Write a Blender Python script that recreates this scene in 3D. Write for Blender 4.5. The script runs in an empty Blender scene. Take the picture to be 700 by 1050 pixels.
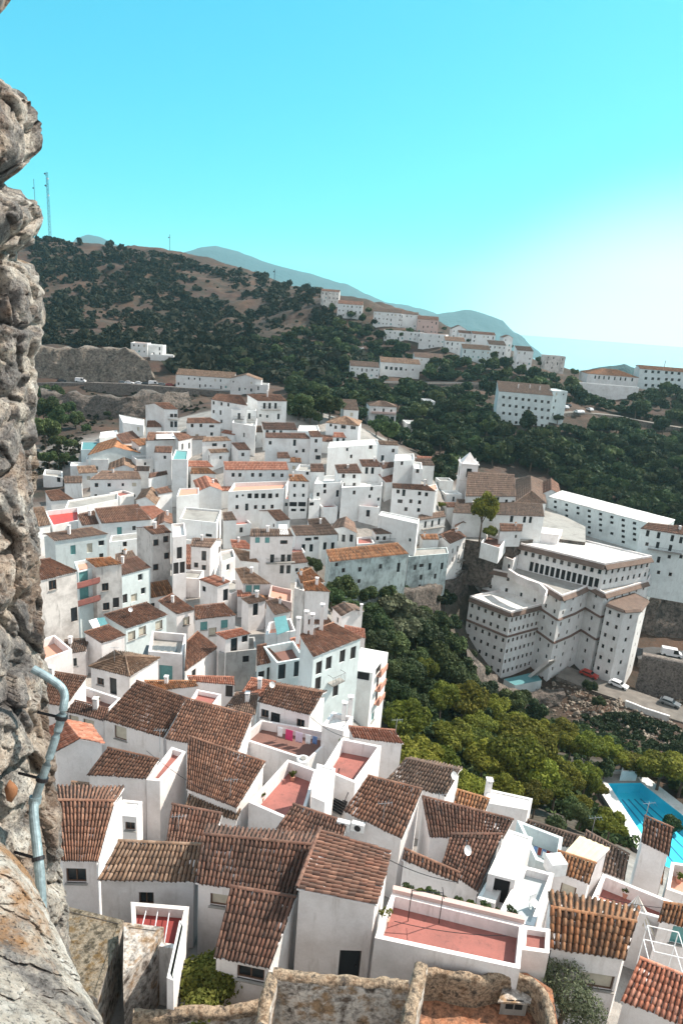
HAZE = 1.05e-4
import bpy, math, random
import numpy as np
from mathutils import Vector, noise as mnoise
random.seed(7); RNG = np.random.default_rng(7)
scn = bpy.context.scene
COL = scn.collection
# ------------------------------------------------------------------ camera
F = 680.0                                   # focal length in photo pixels (photo is 700 wide)
PIT = math.radians(16.78); ROL = math.radians(4.33)
CAM = np.array([0.0, 0.0, 100.0])
Fw = np.array([0, math.cos(PIT), -math.sin(PIT)])
R0 = np.array([1.0, 0, 0]); U0 = np.array([0, math.sin(PIT), math.cos(PIT)])
Xc = math.cos(ROL) * R0 + math.sin(ROL) * U0
Yc = -math.sin(ROL) * R0 + math.cos(ROL) * U0
def ray(p):
    return Fw + (p[0] - 350.0) / F * Xc - (p[1] - 525.0) / F * Yc
def at(px, py, d):
    return CAM + d * ray((px, py))
def onz(p, z):
    r = ray(p); t = (z - CAM[2]) / r[2]
    return CAM + t * r
def proj(P):
    v = np.asarray(P) - CAM; d = v @ Fw
    return (350 + F * (v @ Xc) / d, 525 - F * (v @ Yc) / d, d)
def zat(P, ypix):
    """height above plan point P at which it appears on picture row ypix"""
    lo, hi = P[2] - 60, P[2] + 80
    for _ in range(50):
        m = (lo + hi) / 2
        if proj((P[0], P[1], m))[1] > ypix: lo = m
        else: hi = m
    return m
cd = bpy.data.cameras.new("camera"); cam = bpy.data.objects.new("camera", cd); COL.objects.link(cam)
from mathutils import Matrix
cam.matrix_world = Matrix(((Xc[0], Yc[0], -Fw[0], CAM[0]), (Xc[1], Yc[1], -Fw[1], CAM[1]), (Xc[2], Yc[2], -Fw[2], CAM[2]), (0, 0, 0, 1)))
cd.sensor_fit = 'HORIZONTAL'; cd.sensor_width = 36; cd.lens = F / 700 * 36; cd.clip_start = .1; cd.clip_end = 30000
scn.camera = cam
# ------------------------------------------------------------------ terrain control points (picture x, y, depth, zone)  zone 1 = paved town, 0 = soil, 2 = dark ravine earth
CP = [
 (100,1000,34,1),(350,1000,36,1),(640,1040,38,1),(350,900,46,1),(150,900,46,1),(560,900,50,1),(690,930,54,1),(350,1200,24,1),(0,1200,26,1),(700,1200,28,1),
 (350,800,62,1),(150,800,60,1),(500,850,62,1),(640,890,64,1),(350,750,74,1),(110,740,74,1),(230,740,75,1),
 (320,700,88,1),(130,690,86,1),(60,690,84,1),(300,650,103,1),(130,640,104,1),(60,650,100,1),(370,710,90,1),
 (250,600,125,1),(120,600,118,1),(60,560,135,1),(330,620,118,1),(200,550,150,1),(100,520,160,1),(300,550,152,1),(400,560,158,1),
 (200,500,172,1),(300,505,168,1),(400,520,165,1),(450,540,165,1),(100,480,182,1),(220,450,188,1),(330,460,188,1),(430,480,182,1),
 (260,425,203,1),(150,440,208,1),(340,430,205,1),(60,500,175,0),(55,440,240,0),(90,445,240,0),
 (410,790,92,2),(400,700,112,2),(440,740,105,2),(360,640,122,2),(400,625,140,2),(450,620,160,2),(470,670,150,2),(520,730,150,2),(480,760,120,2),
 (560,830,88,2),(600,790,112,2),(560,750,135,2),(640,720,150,0),(600,735,145,0),(690,740,145,0),(560,700,160,0),
 (660,830,104,0),(640,790,120,0),(700,800,116,0),(700,860,96,0),(640,850,92,0),
 (600,690,166,0),(540,700,160,0),(690,705,160,0),(480,640,168,2),(660,715,158,0),(690,660,176,0),(690,640,184,0),
 (520,560,196,1),(480,530,200,1),(560,545,205,1),(620,560,205,1),(680,590,195,1),(700,540,225,0),
 (480,490,235,0),(600,500,246,0),(690,520,240,0),(600,470,270,0),(480,450,275,0),(690,470,290,0),(690,430,330,0),
 (600,430,300,0),(545,442,280,0),(510,442,280,0),(570,432,290,0),(620,402,375,0),(690,402,372,0),(560,395,360,0),(660,420,340,0),
 (390,440,270,0),(390,410,315,0),(430,400,345,0),(480,395,350,0),(430,372,385,0),(380,390,350,0),
 (350,330,440,0),(400,338,430,0),(450,350,420,0),(500,362,405,0),(540,375,400,0),(580,385,400,0),(470,378,372,0),(340,310,460,0),(340,350,410,0),(300,380,360,0),
 (50,246,650,0),(100,252,665,0),(160,258,690,0),(220,270,690,0),(280,287,650,0),(320,300,560,0),
 (60,300,520,0),(120,310,500,0),(200,310,520,0),(260,330,480,0),(60,345,400,0),(140,350,395,0),(200,360,385,0),
 (60,372,350,0),(130,372,345,0),(60,395,325,0),(110,398,322,0),(170,402,320,0),(240,398,325,0),(280,410,290,0),(330,410,290,0),(230,385,345,0),
 (60,415,292,0),(120,418,285,0),(180,420,270,0),(150,360,375,0),(250,370,365,0),
]
_q = []
for (x, y, d, k) in CP:
    P = at(x, y, d); _q.append((P[0], P[1], P[2], k))
for (x, y, z, k) in [(-700,900,90,0),(0,1100,40,0),(500,700,20,0),(-500,300,130,0),(-300,60,100,0),(-200,-60,95,0),(200,-60,70,0),(60,-60,80,1),(500,300,60,0),(400,60,30,0),
                     (-700,300,140,0),(-40,0,84,0),(-60,40,70,0),(0,-5,84,1),(0,-60,92,1),(-30,20,72,1),(200,600,30,0),(-200,900,60,0),(-100,900,50,0),(300,900,0,0),(900,600,0,0),(-900,1500,-40,0),(900,1500,-60,0),(0,1600,-60,0)]:
    _q.append((x, y, z, k))
_q = np.array(_q, float)
_S = 300.0
def _phi(r2):
    return np.where(r2 > 1e-12, r2 * np.log(np.maximum(r2, 1e-12)), 0.0)
_n = len(_q); _xy = _q[:, :2] / _S
_K = _phi(((_xy[:, None] - _xy[None]) ** 2).sum(-1)) + np.eye(_n) * 2e-4
_P = np.c_[np.ones(_n), _xy]
_M = np.block([[_K, _P], [_P.T, np.zeros((3, 3))]])
_w = np.linalg.solve(_M, np.r_[_q[:, 2], 0, 0, 0])
def tz_exact(x, y):
    x = np.atleast_1d(np.asarray(x, float)); y = np.atleast_1d(np.asarray(y, float))
    p = np.c_[x, y] / _S
    out = np.empty(len(p))
    for i in range(0, len(p), 20000):
        s = p[i:i+20000]
        k = _phi(((s[:, None] - _xy[None]) ** 2).sum(-1))
        out[i:i+20000] = k @ _w[:_n] + _w[_n] + s @ _w[_n+1:]
    r = np.hypot(x, y - 350)
    f = np.clip((r - 1000) / 900, 0, 1); f = f * f * (3 - 2 * f)
    out = out * (1 - f) + (-60.0) * f
    return np.clip(out, -120, 200)
_gx = np.arange(-520, 521, 2.0); _gy = np.arange(-40, 1121, 2.0); _GX, _GY = np.meshgrid(_gx, _gy)
_GZ = tz_exact(_GX.ravel(), _GY.ravel()).reshape(_GX.shape)
ZPOOL = float(at(655, 826, 104)[2]) + .6
POOL_PX = [(623,804),(690,905),(740,868),(657,803.5)]
_pp = np.array([onz(p, ZPOOL)[:2] for p in POOL_PX])
def _poly_dist(x, y, P):
    ins = np.ones(x.shape, bool); dm = np.full(x.shape, 1e9); n = len(P)
    for k in range(n):
        a, b = P[k], P[(k+1) % n]; e = b - a; L = np.linalg.norm(e); cr = (e[0] * (y - a[1]) - e[1] * (x - a[0])) / L; ins &= cr > 0
        u = np.clip(((x - a[0]) * e[0] + (y - a[1]) * e[1]) / L ** 2, 0, 1); dm = np.minimum(dm, np.hypot(x - a[0] - u * e[0], y - a[1] - u * e[1]))
    return np.where(ins, -dm, dm)
_pd = _poly_dist(_GX, _GY, _pp); _wf = np.clip(1 - (_pd - 5) / 7, 0, 1); _GZ = _GZ * (1 - _wf) + np.where(_pd < .5, ZPOOL - 3.2, ZPOOL - .45) * _wf
def tz(x, y):
    x = np.atleast_1d(np.asarray(x, float)); y = np.atleast_1d(np.asarray(y, float))
    fx = (x + 520) / 2; fy = (y + 40) / 2; ins = (fx >= 0) & (fx < len(_gx) - 1) & (fy >= 0) & (fy < len(_gy) - 1)
    ix = np.clip(fx.astype(int), 0, len(_gx) - 2); iy = np.clip(fy.astype(int), 0, len(_gy) - 2); u = fx - ix; v = fy - iy
    o = _GZ[iy, ix] * (1 - u) * (1 - v) + _GZ[iy, ix + 1] * u * (1 - v) + _GZ[iy + 1, ix] * (1 - u) * v + _GZ[iy + 1, ix + 1] * u * v
    if not ins.all(): o[~ins] = tz_exact(x[~ins], y[~ins])
    return o
def tz1(x, y):
    fx = (x + 520) / 2; fy = (y + 40) / 2; ix = int(fx); iy = int(fy)
    if fx < 0 or fy < 0 or ix >= len(_gx) - 1 or iy >= len(_gy) - 1: return float(tz_exact(x, y)[0])
    u = fx - ix; v = fy - iy; g = _GZ
    return float(g[iy, ix] * (1 - u) * (1 - v) + g[iy, ix + 1] * u * (1 - v) + g[iy + 1, ix] * (1 - u) * v + g[iy + 1, ix + 1] * u * v)
def zone(x, y):
    x = np.atleast_1d(x); y = np.atleast_1d(y); out = np.zeros((len(x), 3))
    for i in range(0, len(x), 20000):
        d2 = (x[i:i+20000, None] - _q[None, :, 0]) ** 2 + (y[i:i+20000, None] - _q[None, :, 1]) ** 2 + 4
        w = 1 / d2 ** 2; w /= w.sum(1, keepdims=True)
        for k in range(3): out[i:i+20000, k] = (w * (_q[None, :, 3] == k)).sum(1)
    return out
def hit(p, h=0.0, t0=12.0, t1=1200.0):
    """point where the sight line through picture point p is h above the ground"""
    r = ray(p); ts = np.geomspace(t0, t1, 260)
    P = CAM[None] + ts[:, None] * r[None]
    g = P[:, 2] - tz(P[:, 0], P[:, 1]) - h
    idx = np.where((g[:-1] > 0) & (g[1:] <= 0))[0]
    if len(idx) == 0:
        print("NOHIT", p, h); return CAM + 400 * r
    a, b = ts[idx[0]], ts[idx[0] + 1]
    for _ in range(14):
        m = (a + b) / 2; Q = CAM + m * r
        if Q[2] - tz1(Q[0], Q[1]) - h > 0: a = m
        else: b = m
    return CAM + a * r
# ------------------------------------------------------------------ material helpers
MATS = {}
class NT:
    def __init__(s, name):
        s.m = bpy.data.materials.new(name); s.m.use_nodes = True; s.t = s.m.node_tree; s.t.nodes.clear()
        s.out = s.t.nodes.new('ShaderNodeOutputMaterial'); s.b = s.n('ShaderNodeBsdfPrincipled'); s.l(s.b, 0, s.out, 0)
        MATS[name] = s.m
    def n(s, k, **kw):
        n = s.t.nodes.new(k)
        for a, b in kw.items():
            if a.startswith('i_'):
                key = a[2:]; key = int(key) if key.isdigit() else key.replace('_', ' ')
                n.inputs[key].default_value = b
            else: setattr(n, a, b)
        return n
    def l(s, a, ao, b, bi): s.t.links.new(a.outputs[ao], b.inputs[bi])
    def pos(s):
        g = s.n('ShaderNodeNewGeometry'); return g, 'Position'
    def noise(s, scale, detail=4, rough=.55, vec=None, stretch=None):
        v = vec or s.pos()
        if stretch:
            mp = s.n('ShaderNodeMapping'); mp.inputs['Scale'].default_value = stretch; s.l(v[0], v[1], mp, 0); v = (mp, 0)
        t = s.n('ShaderNodeTexNoise', i_Scale=scale, i_Detail=detail, i_Roughness=rough); s.l(v[0], v[1], t, 'Vector'); return t
    def ramp(s, src, so, stops):
        r = s.n('ShaderNodeValToRGB'); e = r.color_ramp.elements
        while len(e) < len(stops): e.new(.5)
        for k, (p, c) in enumerate(stops): e[k].position = p; e[k].color = (*c, 1)
        s.l(src, so, r, 0); return r
    def mix(s, fac, a, b, mode='MIX'):
        m = s.n('ShaderNodeMix', data_type='RGBA', blend_type=mode)
        for key, v in ((0, fac), (6, a), (7, b)):
            if isinstance(v, tuple) and hasattr(v[0], 'outputs'): s.l(v[0], v[1], m, key)
            elif isinstance(v, (int, float)): m.inputs[key].default_value = v
            else: m.inputs[key].default_value = (*v, 1)
        return (m, 2)
    def col(s, v): s.l(v[0], v[1], s.b, 'Base Color')
    def bump(s, src, so, strength=.4, dist=.05):
        b = s.n('ShaderNodeBump', i_Strength=strength, i_Distance=dist); s.l(src, so, b, 'Height'); s.l(b, 0, s.b, 'Normal')
def g3(v): return (v, v, v)
def mat_plain(name, c, rough=.7, metal=0.0, var=.12, scale=3.0):
    t = NT(name); n = t.noise(scale, 5)
    r = t.ramp(n, 0, [(.3, tuple(x * (1 - var) for x in c)), (.7, tuple(min(1, x * (1 + var)) for x in c))])
    t.col((r, 0)); t.b.inputs['Roughness'].default_value = rough; t.b.inputs['Metallic'].default_value = metal
    return t.m
def mat_plaster(name, base, stain, amt, streak=.5):
    t = NT(name)
    n1 = t.noise(.35, 6, .65); n2 = t.noise(1.3, 6, .7, stretch=(1.6, 1.6, .28)); n3 = t.noise(7, 4, .6)
    r1 = t.ramp(n1, 0, [(.45, g3(0)), (.68, g3(1))]); r2 = t.ramp(n2, 0, [(.52, g3(0)), (.7, g3(1))])
    m1 = t.n('ShaderNodeMath', operation='MULTIPLY'); t.l(r1, 0, m1, 0); m1.inputs[1].default_value = amt
    m2 = t.n('ShaderNodeMath', operation='MULTIPLY'); t.l(r2, 0, m2, 0); m2.inputs[1].default_value = amt * streak * 2
    mx = t.n('ShaderNodeMath', operation='MAXIMUM'); t.l(m1, 0, mx, 0); t.l(m2, 0, mx, 1)
    c = t.mix((mx, 0), base, stain)
    v = t.ramp(n3, 0, [(.3, g3(.93)), (.7, g3(1.0))]); c = t.mix(1.0, c, (v, 0), 'MULTIPLY')
    oi = t.n('ShaderNodeObjectInfo'); hv = t.n('ShaderNodeMapRange', i_3=.93, i_4=1.0); t.l(oi, 'Random', hv, 0)
    c = t.mix(1.0, c, (hv, 0), 'MULTIPLY')
    t.col(c); t.b.inputs['Roughness'].default_value = .85; t.bump(n3, 0, .35, .03); return t.m
mat_plaster('plaster', (.84, .80, .795), (.48, .43, .40), .55)
mat_plaster('plaster_cool', (.82, .83, .83), (.5, .47, .45), .5)
mat_plaster('plaster_old', (.72, .68, .65), (.28, .255, .24), .8, .6)
mat_plaster('plaster_grey', (.42, .41, .40), (.2, .19, .18), .8, .6)
mat_plaster('plaster_blue', (.70, .78, .79), (.38, .43, .44), .5)
mat_plaster('plaster_blue_old', (.60, .69, .69), (.15, .17, .17), .95, .6)
mat_plaster('plaster_pink', (.60, .44, .40), (.4, .3, .28), .4)
mat_plaster('white_roof', (.76, .76, .74), (.42, .40, .37), .65)
mat_plaster('terracotta_floor', (.34, .125, .105), (.18, .08, .07), .9)
mat_plaster('terracotta_pale', (.58, .30, .22), (.45, .25, .2), .5)
mat_plaster('brown_floor', (.2, .10, .08), (.12, .07, .06), .6)
mat_plaster('concrete', (.34, .33, .31), (.18, .17, .16), .7)
mat_plaster('blue_floor', (.46, .50, .51), (.3, .38, .4), .5)
def mat_tile(name, cols, dark=.5, moss=(.045, .035, .03)):
    t = NT(name)
    uv = t.n('ShaderNodeUVMap'); wn = t.n('ShaderNodeTexWhiteNoise', noise_dimensions='2D'); t.l(uv, 0, wn, 'Vector')
    st = [(i / max(1, len(cols) - 1), c) for i, c in enumerate(cols)]
    r = t.ramp(wn, 0, st)
    n1 = t.noise(.55, 5, .7); a = t.ramp(n1, 0, [(.42, g3(0)), (.68, g3(dark))])
    c = t.mix((a, 0), (r, 0), moss)
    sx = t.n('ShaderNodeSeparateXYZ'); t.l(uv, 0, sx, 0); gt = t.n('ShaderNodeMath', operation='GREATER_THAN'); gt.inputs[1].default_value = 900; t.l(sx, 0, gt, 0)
    gm = t.n('ShaderNodeMath', operation='MULTIPLY'); gm.inputs[1].default_value = .8; t.l(gt, 0, gm, 0); c = t.mix((gm, 0), c, (.03, .022, .018))  # channel faces darkened in colour: shade between cover tiles, plus dirt
    n2 = t.noise(5, 5, .7); b = t.ramp(n2, 0, [(.52, g3(0)), (.72, g3(.6))]); c = t.mix((b, 0), c, (.055, .043, .038))
    n3 = t.noise(2.2, 4, .7); b3 = t.ramp(n3, 0, [(.66, g3(0)), (.82, g3(.45))]); c = t.mix((b3, 0), c, (.42, .34, .27))
    oi = t.n('ShaderNodeObjectInfo'); hv = t.n('ShaderNodeMapRange', i_3=.52, i_4=1.0); t.l(oi, 'Random', hv, 0)
    c = t.mix(1.0, c, (hv, 0), 'MULTIPLY')
    t.col(c); t.b.inputs['Roughness'].default_value = .88; t.bump(n2, 0, .5, .02); return t.m
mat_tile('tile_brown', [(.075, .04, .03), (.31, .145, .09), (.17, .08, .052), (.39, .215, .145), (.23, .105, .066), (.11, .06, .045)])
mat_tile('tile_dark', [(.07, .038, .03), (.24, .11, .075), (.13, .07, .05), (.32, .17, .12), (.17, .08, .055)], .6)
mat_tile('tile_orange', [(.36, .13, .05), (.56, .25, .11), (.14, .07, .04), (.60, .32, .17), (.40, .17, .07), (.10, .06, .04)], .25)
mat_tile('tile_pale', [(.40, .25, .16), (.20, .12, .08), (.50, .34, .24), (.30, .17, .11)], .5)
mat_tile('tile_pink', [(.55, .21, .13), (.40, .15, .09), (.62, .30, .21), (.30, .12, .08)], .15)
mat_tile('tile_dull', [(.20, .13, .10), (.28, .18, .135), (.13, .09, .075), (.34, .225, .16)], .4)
t = NT('glass'); t.b.inputs['Base Color'].default_value = (.02, .025, .03, 1); t.b.inputs['Roughness'].default_value = .12
mat_plain('wood_brown', (.13, .07, .045), .6); mat_plain('frame_white', (.7, .7, .68), .5); mat_plain('shutter_green', (.12, .3, .3), .6)
mat_plain('blind', (.5, .46, .38), .7); mat_plain('shutter_dark', (.035, .03, .03), .6)
mat_plain('iron', (.03, .03, .035), .5, .6); mat_plain('steel', (.45, .46, .48), .35, .9, .2); mat_plain('white_metal', (.75, .75, .75), .5)
mat_plain('teal_canvas', (.08, .22, .24), .8); mat_plain('cream_sheet', (.72, .62, .42), .6); mat_plain('grey_sheet', (.11, .13, .14), .6)
mat_plain('trim_dark', (.13, .08, .065), .8, 0, .3); mat_plain('road_dust', (.15, .135, .12), .9, 0, .3, .5); mat_plain('asphalt', (.06, .06, .062), .85, 0, .25, .8)
mat_plain('fabric_pink', (.6, .05, .17), .9); mat_plain('fabric_lilac', (.62, .5, .62), .9); mat_plain('fabric_white', (.75, .75, .78), .9)
mat_plain('fabric_blue', (.12, .2, .4), .9); mat_plain('leafpot', (.09, .14, .04), .9); mat_plain('red_paint', (.4, .05, .04), .5)
mat_plain('car_white', (.75, .76, .78), .25, 0, .02); mat_plain('car_grey', (.2, .22, .24), .25, .3, .02); mat_plain('car_red', (.35, .04, .03), .25, 0, .02)
mat_plain('car_dark', (.03, .035, .045), .25, .2, .02); mat_plain('rubber', (.02, .02, .02), .8)
mat_plain('bark', (.11, .08, .06), .9, 0, .3, 8)
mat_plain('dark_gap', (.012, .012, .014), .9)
def mat_rock(name, c1, c2, c3, scale=1.0, bump=1.0, bd=.3):
    t = NT(name)
    n1 = t.noise(.35 * scale, 8, .65); n2 = t.noise(2.2 * scale, 8, .7); v = t.n('ShaderNodeTexVoronoi', i_Scale=.9 * scale, feature='DISTANCE_TO_EDGE')
    g, o = t.pos(); ds = t.noise(1.2 * scale, 3); ad = t.n('ShaderNodeMixRGB', blend_type='ADD'); ad.inputs[0].default_value = .8 / scale; t.l(g, o, ad, 1); t.l(ds, 'Color', ad, 2); t.l(ad, 0, v, 'Vector')
    n1 = t.noise(.7 * scale, 8, .7)
    a = t.ramp(n1, 0, [(.38, c1), (.5, c2), (.62, c3)])
    b = t.ramp(n2, 0, [(.34, g3(.3)), (.5, g3(.95)), (.68, g3(1.35))]); c = t.mix(1.0, (a, 0), (b, 0), 'MULTIPLY')
    cr = t.ramp(v, 0, [(0, g3(.25)), (.06, g3(1))]); c = t.mix(.45, c, (cr, 0), 'MULTIPLY')
    t.col(c); t.b.inputs['Roughness'].default_value = .95
    bb = t.n('ShaderNodeBump', i_Strength=bump, i_Distance=bd); t.l(n2, 0, bb, 'Height')
    t.l(bb, 0, t.b, 'Normal'); return t.m
mat_rock('rock_hill', (.16, .13, .11), (.26, .22, .18), (.10, .085, .075), .35, 1, 1.0)
mat_rock('rock_cliff', (.10, .085, .075), (.17, .14, .12), (.055, .05, .045), .5, 1, .8)
mat_rock('rubble_stone', (.22, .18, .15), (.36, .30, .24), (.12, .10, .085), 2.2, .9, .12)
mat_rock('retaining_stone', (.15, .13, .12), (.21, .18, .16), (.09, .08, .07), .9, .6, .15)
# ------------------------------------------------------------------ mesh builder and object tags
ORG = {}
class MB:
    def __init__(s): s.v = []; s.f = []; s.m = []; s.uv = []; s.mats = []
    def mi(s, m):
        if m not in s.mats: s.mats.append(m)
        return s.mats.index(m)
    def poly(s, pts, m, uv=None):
        i = len(s.v); s.v.extend([tuple(map(float, p)) for p in pts]); s.f.append(tuple(range(i, i + len(pts)))); s.m.append(s.mi(m))
        s.uv.append(uv if uv is not None else (0.5, 0.5))
    def prism(s, base, z0, z1, m, mtop=None, bottom=False):
        n = len(base)
        for k in range(n):
            a, b = base[k], base[(k + 1) % n]
            s.poly([(a[0], a[1], z0), (b[0], b[1], z0), (b[0], b[1], z1), (a[0], a[1], z1)], m)
        s.poly([(p[0], p[1], z1) for p in base], mtop or m)
        if bottom: s.poly([(p[0], p[1], z0) for p in reversed(base)], m)
    def box(s, c, ax, ay, az, m):
        """box centred at c with half-axes ax, ay, az"""
        c, ax, ay, az = map(lambda q: np.asarray(q, float), (c, ax, ay, az))
        P = lambda i, j, k: c + i * ax + j * ay + k * az
        for q in (((-1,-1,-1),(-1,1,-1),(1,1,-1),(1,-1,-1)), ((-1,-1,1),(1,-1,1),(1,1,1),(-1,1,1)), ((-1,-1,-1),(1,-1,-1),(1,-1,1),(-1,-1,1)),
                  ((1,1,-1),(-1,1,-1),(-1,1,1),(1,1,1)), ((-1,1,-1),(-1,-1,-1),(-1,-1,1),(-1,1,1)), ((1,-1,-1),(1,1,-1),(1,1,1),(1,-1,1))):
            s.poly([P(*r) for r in q], m)
    def tube(s, pts, r, m, n=6, taper=None):
        pts = [np.asarray(p, float) for p in pts]; rings = []
        for k, p in enumerate(pts):
            t = pts[min(k + 1, len(pts) - 1)] - pts[max(k - 1, 0)]; t /= np.linalg.norm(t) + 1e-9
            u = np.cross(t, (0, 0, 1)) if abs(t[2]) < .9 else np.cross(t, (1, 0, 0)); u /= np.linalg.norm(u); w = np.cross(t, u)
            rr = r if taper is None else r * (1 + (taper - 1) * k / (len(pts) - 1))
            rings.append([p + rr * (math.cos(2 * math.pi * j / n) * u + math.sin(2 * math.pi * j / n) * w) for j in range(n)])
        for k in range(len(rings) - 1):
            for j in range(n):
                s.poly([rings[k][j], rings[k][(j + 1) % n], rings[k + 1][(j + 1) % n], rings[k + 1][j]], m)
        s.poly(rings[-1], m); s.poly(list(reversed(rings[0])), m)
    def build(s, name, parent=None, origin=None, smooth=False):
        me = bpy.data.meshes.new(name); o = bpy.data.objects.new(name, me); COL.objects.link(o)
        off = np.zeros(3)
        if parent is not None: off = ORG[parent.name]; o.parent = parent
        elif origin is not None: off = np.asarray(origin, float); o.location = tuple(off)
        V = np.array(s.v, float) - off if s.v else np.zeros((0, 3))
        me.from_pydata(V.tolist(), [], s.f)
        for m in s.mats: me.materials.append(MATS[m])
        me.polygons.foreach_set('material_index', s.m)
        ul = me.uv_layers.new(name='UVMap')
        arr = np.repeat(np.array(s.uv, float).reshape(-1, 2), [len(f) for f in s.f], axis=0)
        ul.data.foreach_set('uv', arr.ravel())
        if smooth: me.polygons.foreach_set('use_smooth', [True] * len(s.f))
        me.update(); ORG[o.name] = off
        return o
def raw_mesh(name, V, Fc, mats, mi=None, uv=None, parent=None, origin=None, smooth=False):
    me = bpy.data.meshes.new(name); o = bpy.data.objects.new(name, me); COL.objects.link(o)
    off = np.zeros(3)
    if parent is not None: off = ORG[parent.name]; o.parent = parent
    elif origin is not None: off = np.asarray(origin, float); o.location = tuple(off)
    V = np.asarray(V, float) - off; Fc = np.asarray(Fc, np.int32); n = len(Fc); k = Fc.shape[1]
    me.vertices.add(len(V)); me.vertices.foreach_set('co', V.ravel())
    me.loops.add(n * k); me.loops.foreach_set('vertex_index', Fc.ravel())
    me.polygons.add(n); me.polygons.foreach_set('loop_start', np.arange(0, n * k, k, dtype=np.int32)); me.polygons.foreach_set('loop_total', np.full(n, k, np.int32))
    for m in mats: me.materials.append(MATS[m])
    if mi is not None: me.polygons.foreach_set('material_index', np.asarray(mi, np.int32))
    if uv is not None:
        ul = me.uv_layers.new(name='UVMap'); ul.data.foreach_set('uv', np.repeat(np.asarray(uv, float), k, axis=0).ravel())
    if smooth: me.polygons.foreach_set('use_smooth', [True] * n)
    me.update(calc_edges=True); me.validate(); ORG[o.name] = off
    return o
def tag(o, label=None, cat=None, group=None, kind=None):
    if label: o['label'] = label
    if cat: o['category'] = cat
    if group: o['group'] = group
    if kind: o['kind'] = kind
    return o
def empty(name, loc, label=None, cat=None, group=None):
    o = bpy.data.objects.new(name, None); COL.objects.link(o); o.location = tuple(map(float, loc)); ORG[o.name] = np.asarray(loc, float)
    return tag(o, label, cat, group)
def copy_tree(root, loc, rz=None, sc=None, label=None):
    r = root.copy(); COL.objects.link(r); r.location = tuple(map(float, loc))
    if rz is not None: r.rotation_euler.z = rz
    if sc is not None: r.scale = sc if hasattr(sc, '__len__') else (sc, sc, sc)
    if label: r['label'] = label
    for ch in list(root.children):
        c = ch.copy(); COL.objects.link(c); c.parent = r
        for g in ch.children:
            d = g.copy(); COL.objects.link(d); d.parent = c
    return r
# ------------------------------------------------------------------ clay tile sheets
def tile_sheet(A, B, Cq, D, mat, per=.27, row=.42, near=True, off=.05):
    """vertices, quads, uvs of a barrel tile sheet on quad A,B (eave) C,D (ridge)"""
    A, B, Cq, D = map(lambda q: np.asarray(q, float), (A, B, Cq, D))
    nrm = np.cross(B - A, D - A); nrm /= np.linalg.norm(nrm)
    if nrm[2] < 0: nrm = -nrm
    W = max(np.linalg.norm(B - A), np.linalg.norm(Cq - D)); L = max(np.linalg.norm(D - A), np.linalg.norm(Cq - B))
    nc = max(2, int(round(W / per))); nr = max(1, int(round(L / row))) if near else max(1, int(round(L / (row * 2.5))))
    if near: prof = [(0, -.01), (.08, .05), (.20, .09), (.35, .11), (.50, .09), (.62, .05), (.70, -.01), (.85, -.03), (1.0, -.01)]
    else: prof = [(0, 0), (.22, .08), (.5, .08), (.72, 0), (1.0, 0)]
    nseg = len(prof) - 1
    rs = np.random.default_rng(int(abs(A[0] * 13 + A[1] * 7)) % 100000)
    u = (np.arange(nc)[:, None] + np.array([p[0] for p in prof])[None]) / nc            # nc, np
    z = np.array([p[1] for p in prof])[None] * (per / .27)
    ph_ = rs.uniform(0, 6.28, 4)
    jit = rs.normal(0, .014 if near else .005, (nr, nc, 1)); jit2 = rs.normal(0, .012, (nr, nc, 1)) * (1 if near else 0)
    V = []; lift = .045 if near else .02
    for e in range(2):
        v = (np.arange(nr) + e) / nr
        v = np.clip(v - (.03 / L if e == 0 else 0), -.05, 1)
        uu = np.broadcast_to(u[None], (nr, nc, nseg + 1)) + (jit2 if e == 0 else jit2 * .5) / W
        vv = v[:, None, None] + (rs.normal(0, .02, (nr, nc, 1)) / L if (e == 0 and near) else 0)
        vv = np.broadcast_to(vv, uu.shape)
        zz = np.broadcast_to(z[None], uu.shape) + (lift if e == 0 else 0.0) + jit + off
        zz = zz + (.035 * np.sin(uu * 5 + ph_[0]) * np.sin(vv * 3.1 + ph_[1]) + .02 * np.sin(uu * 13 + ph_[2] + vv * 6)) * (1 if near else 0)
        P = ((1 - uu) * (1 - vv))[..., None] * A + (uu * (1 - vv))[..., None] * B + (uu * vv)[..., None] * Cq + ((1 - uu) * vv)[..., None] * D + zz[..., None] * nrm
        V.append(P)
    if near:   # small sag of the whole roof
        pass
    lo, hi = V[0].reshape(-1, 3), V[1].reshape(-1, 3); N = len(lo)
    drop = lo - nrm * (lift + .05)
    VV = np.concatenate([lo, hi, drop])
    idx = np.arange(nr * nc * (nseg + 1)).reshape(nr, nc, nseg + 1)
    a = idx[..., :-1].ravel(); b = idx[..., 1:].ravel()
    F1 = np.c_[a, b, b + N, a + N]; F2 = np.c_[a + 2 * N, b + 2 * N, b, a]
    ci = np.broadcast_to(np.arange(nc)[None, :, None], (nr, nc, nseg)).ravel(); ri = np.broadcast_to(np.arange(nr)[:, None, None], (nr, nc, nseg)).ravel()
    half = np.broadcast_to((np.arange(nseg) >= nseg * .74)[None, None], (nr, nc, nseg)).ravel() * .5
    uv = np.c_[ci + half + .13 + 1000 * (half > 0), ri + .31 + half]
    return VV, np.concatenate([F1, F2]), np.concatenate([uv, uv])
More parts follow.
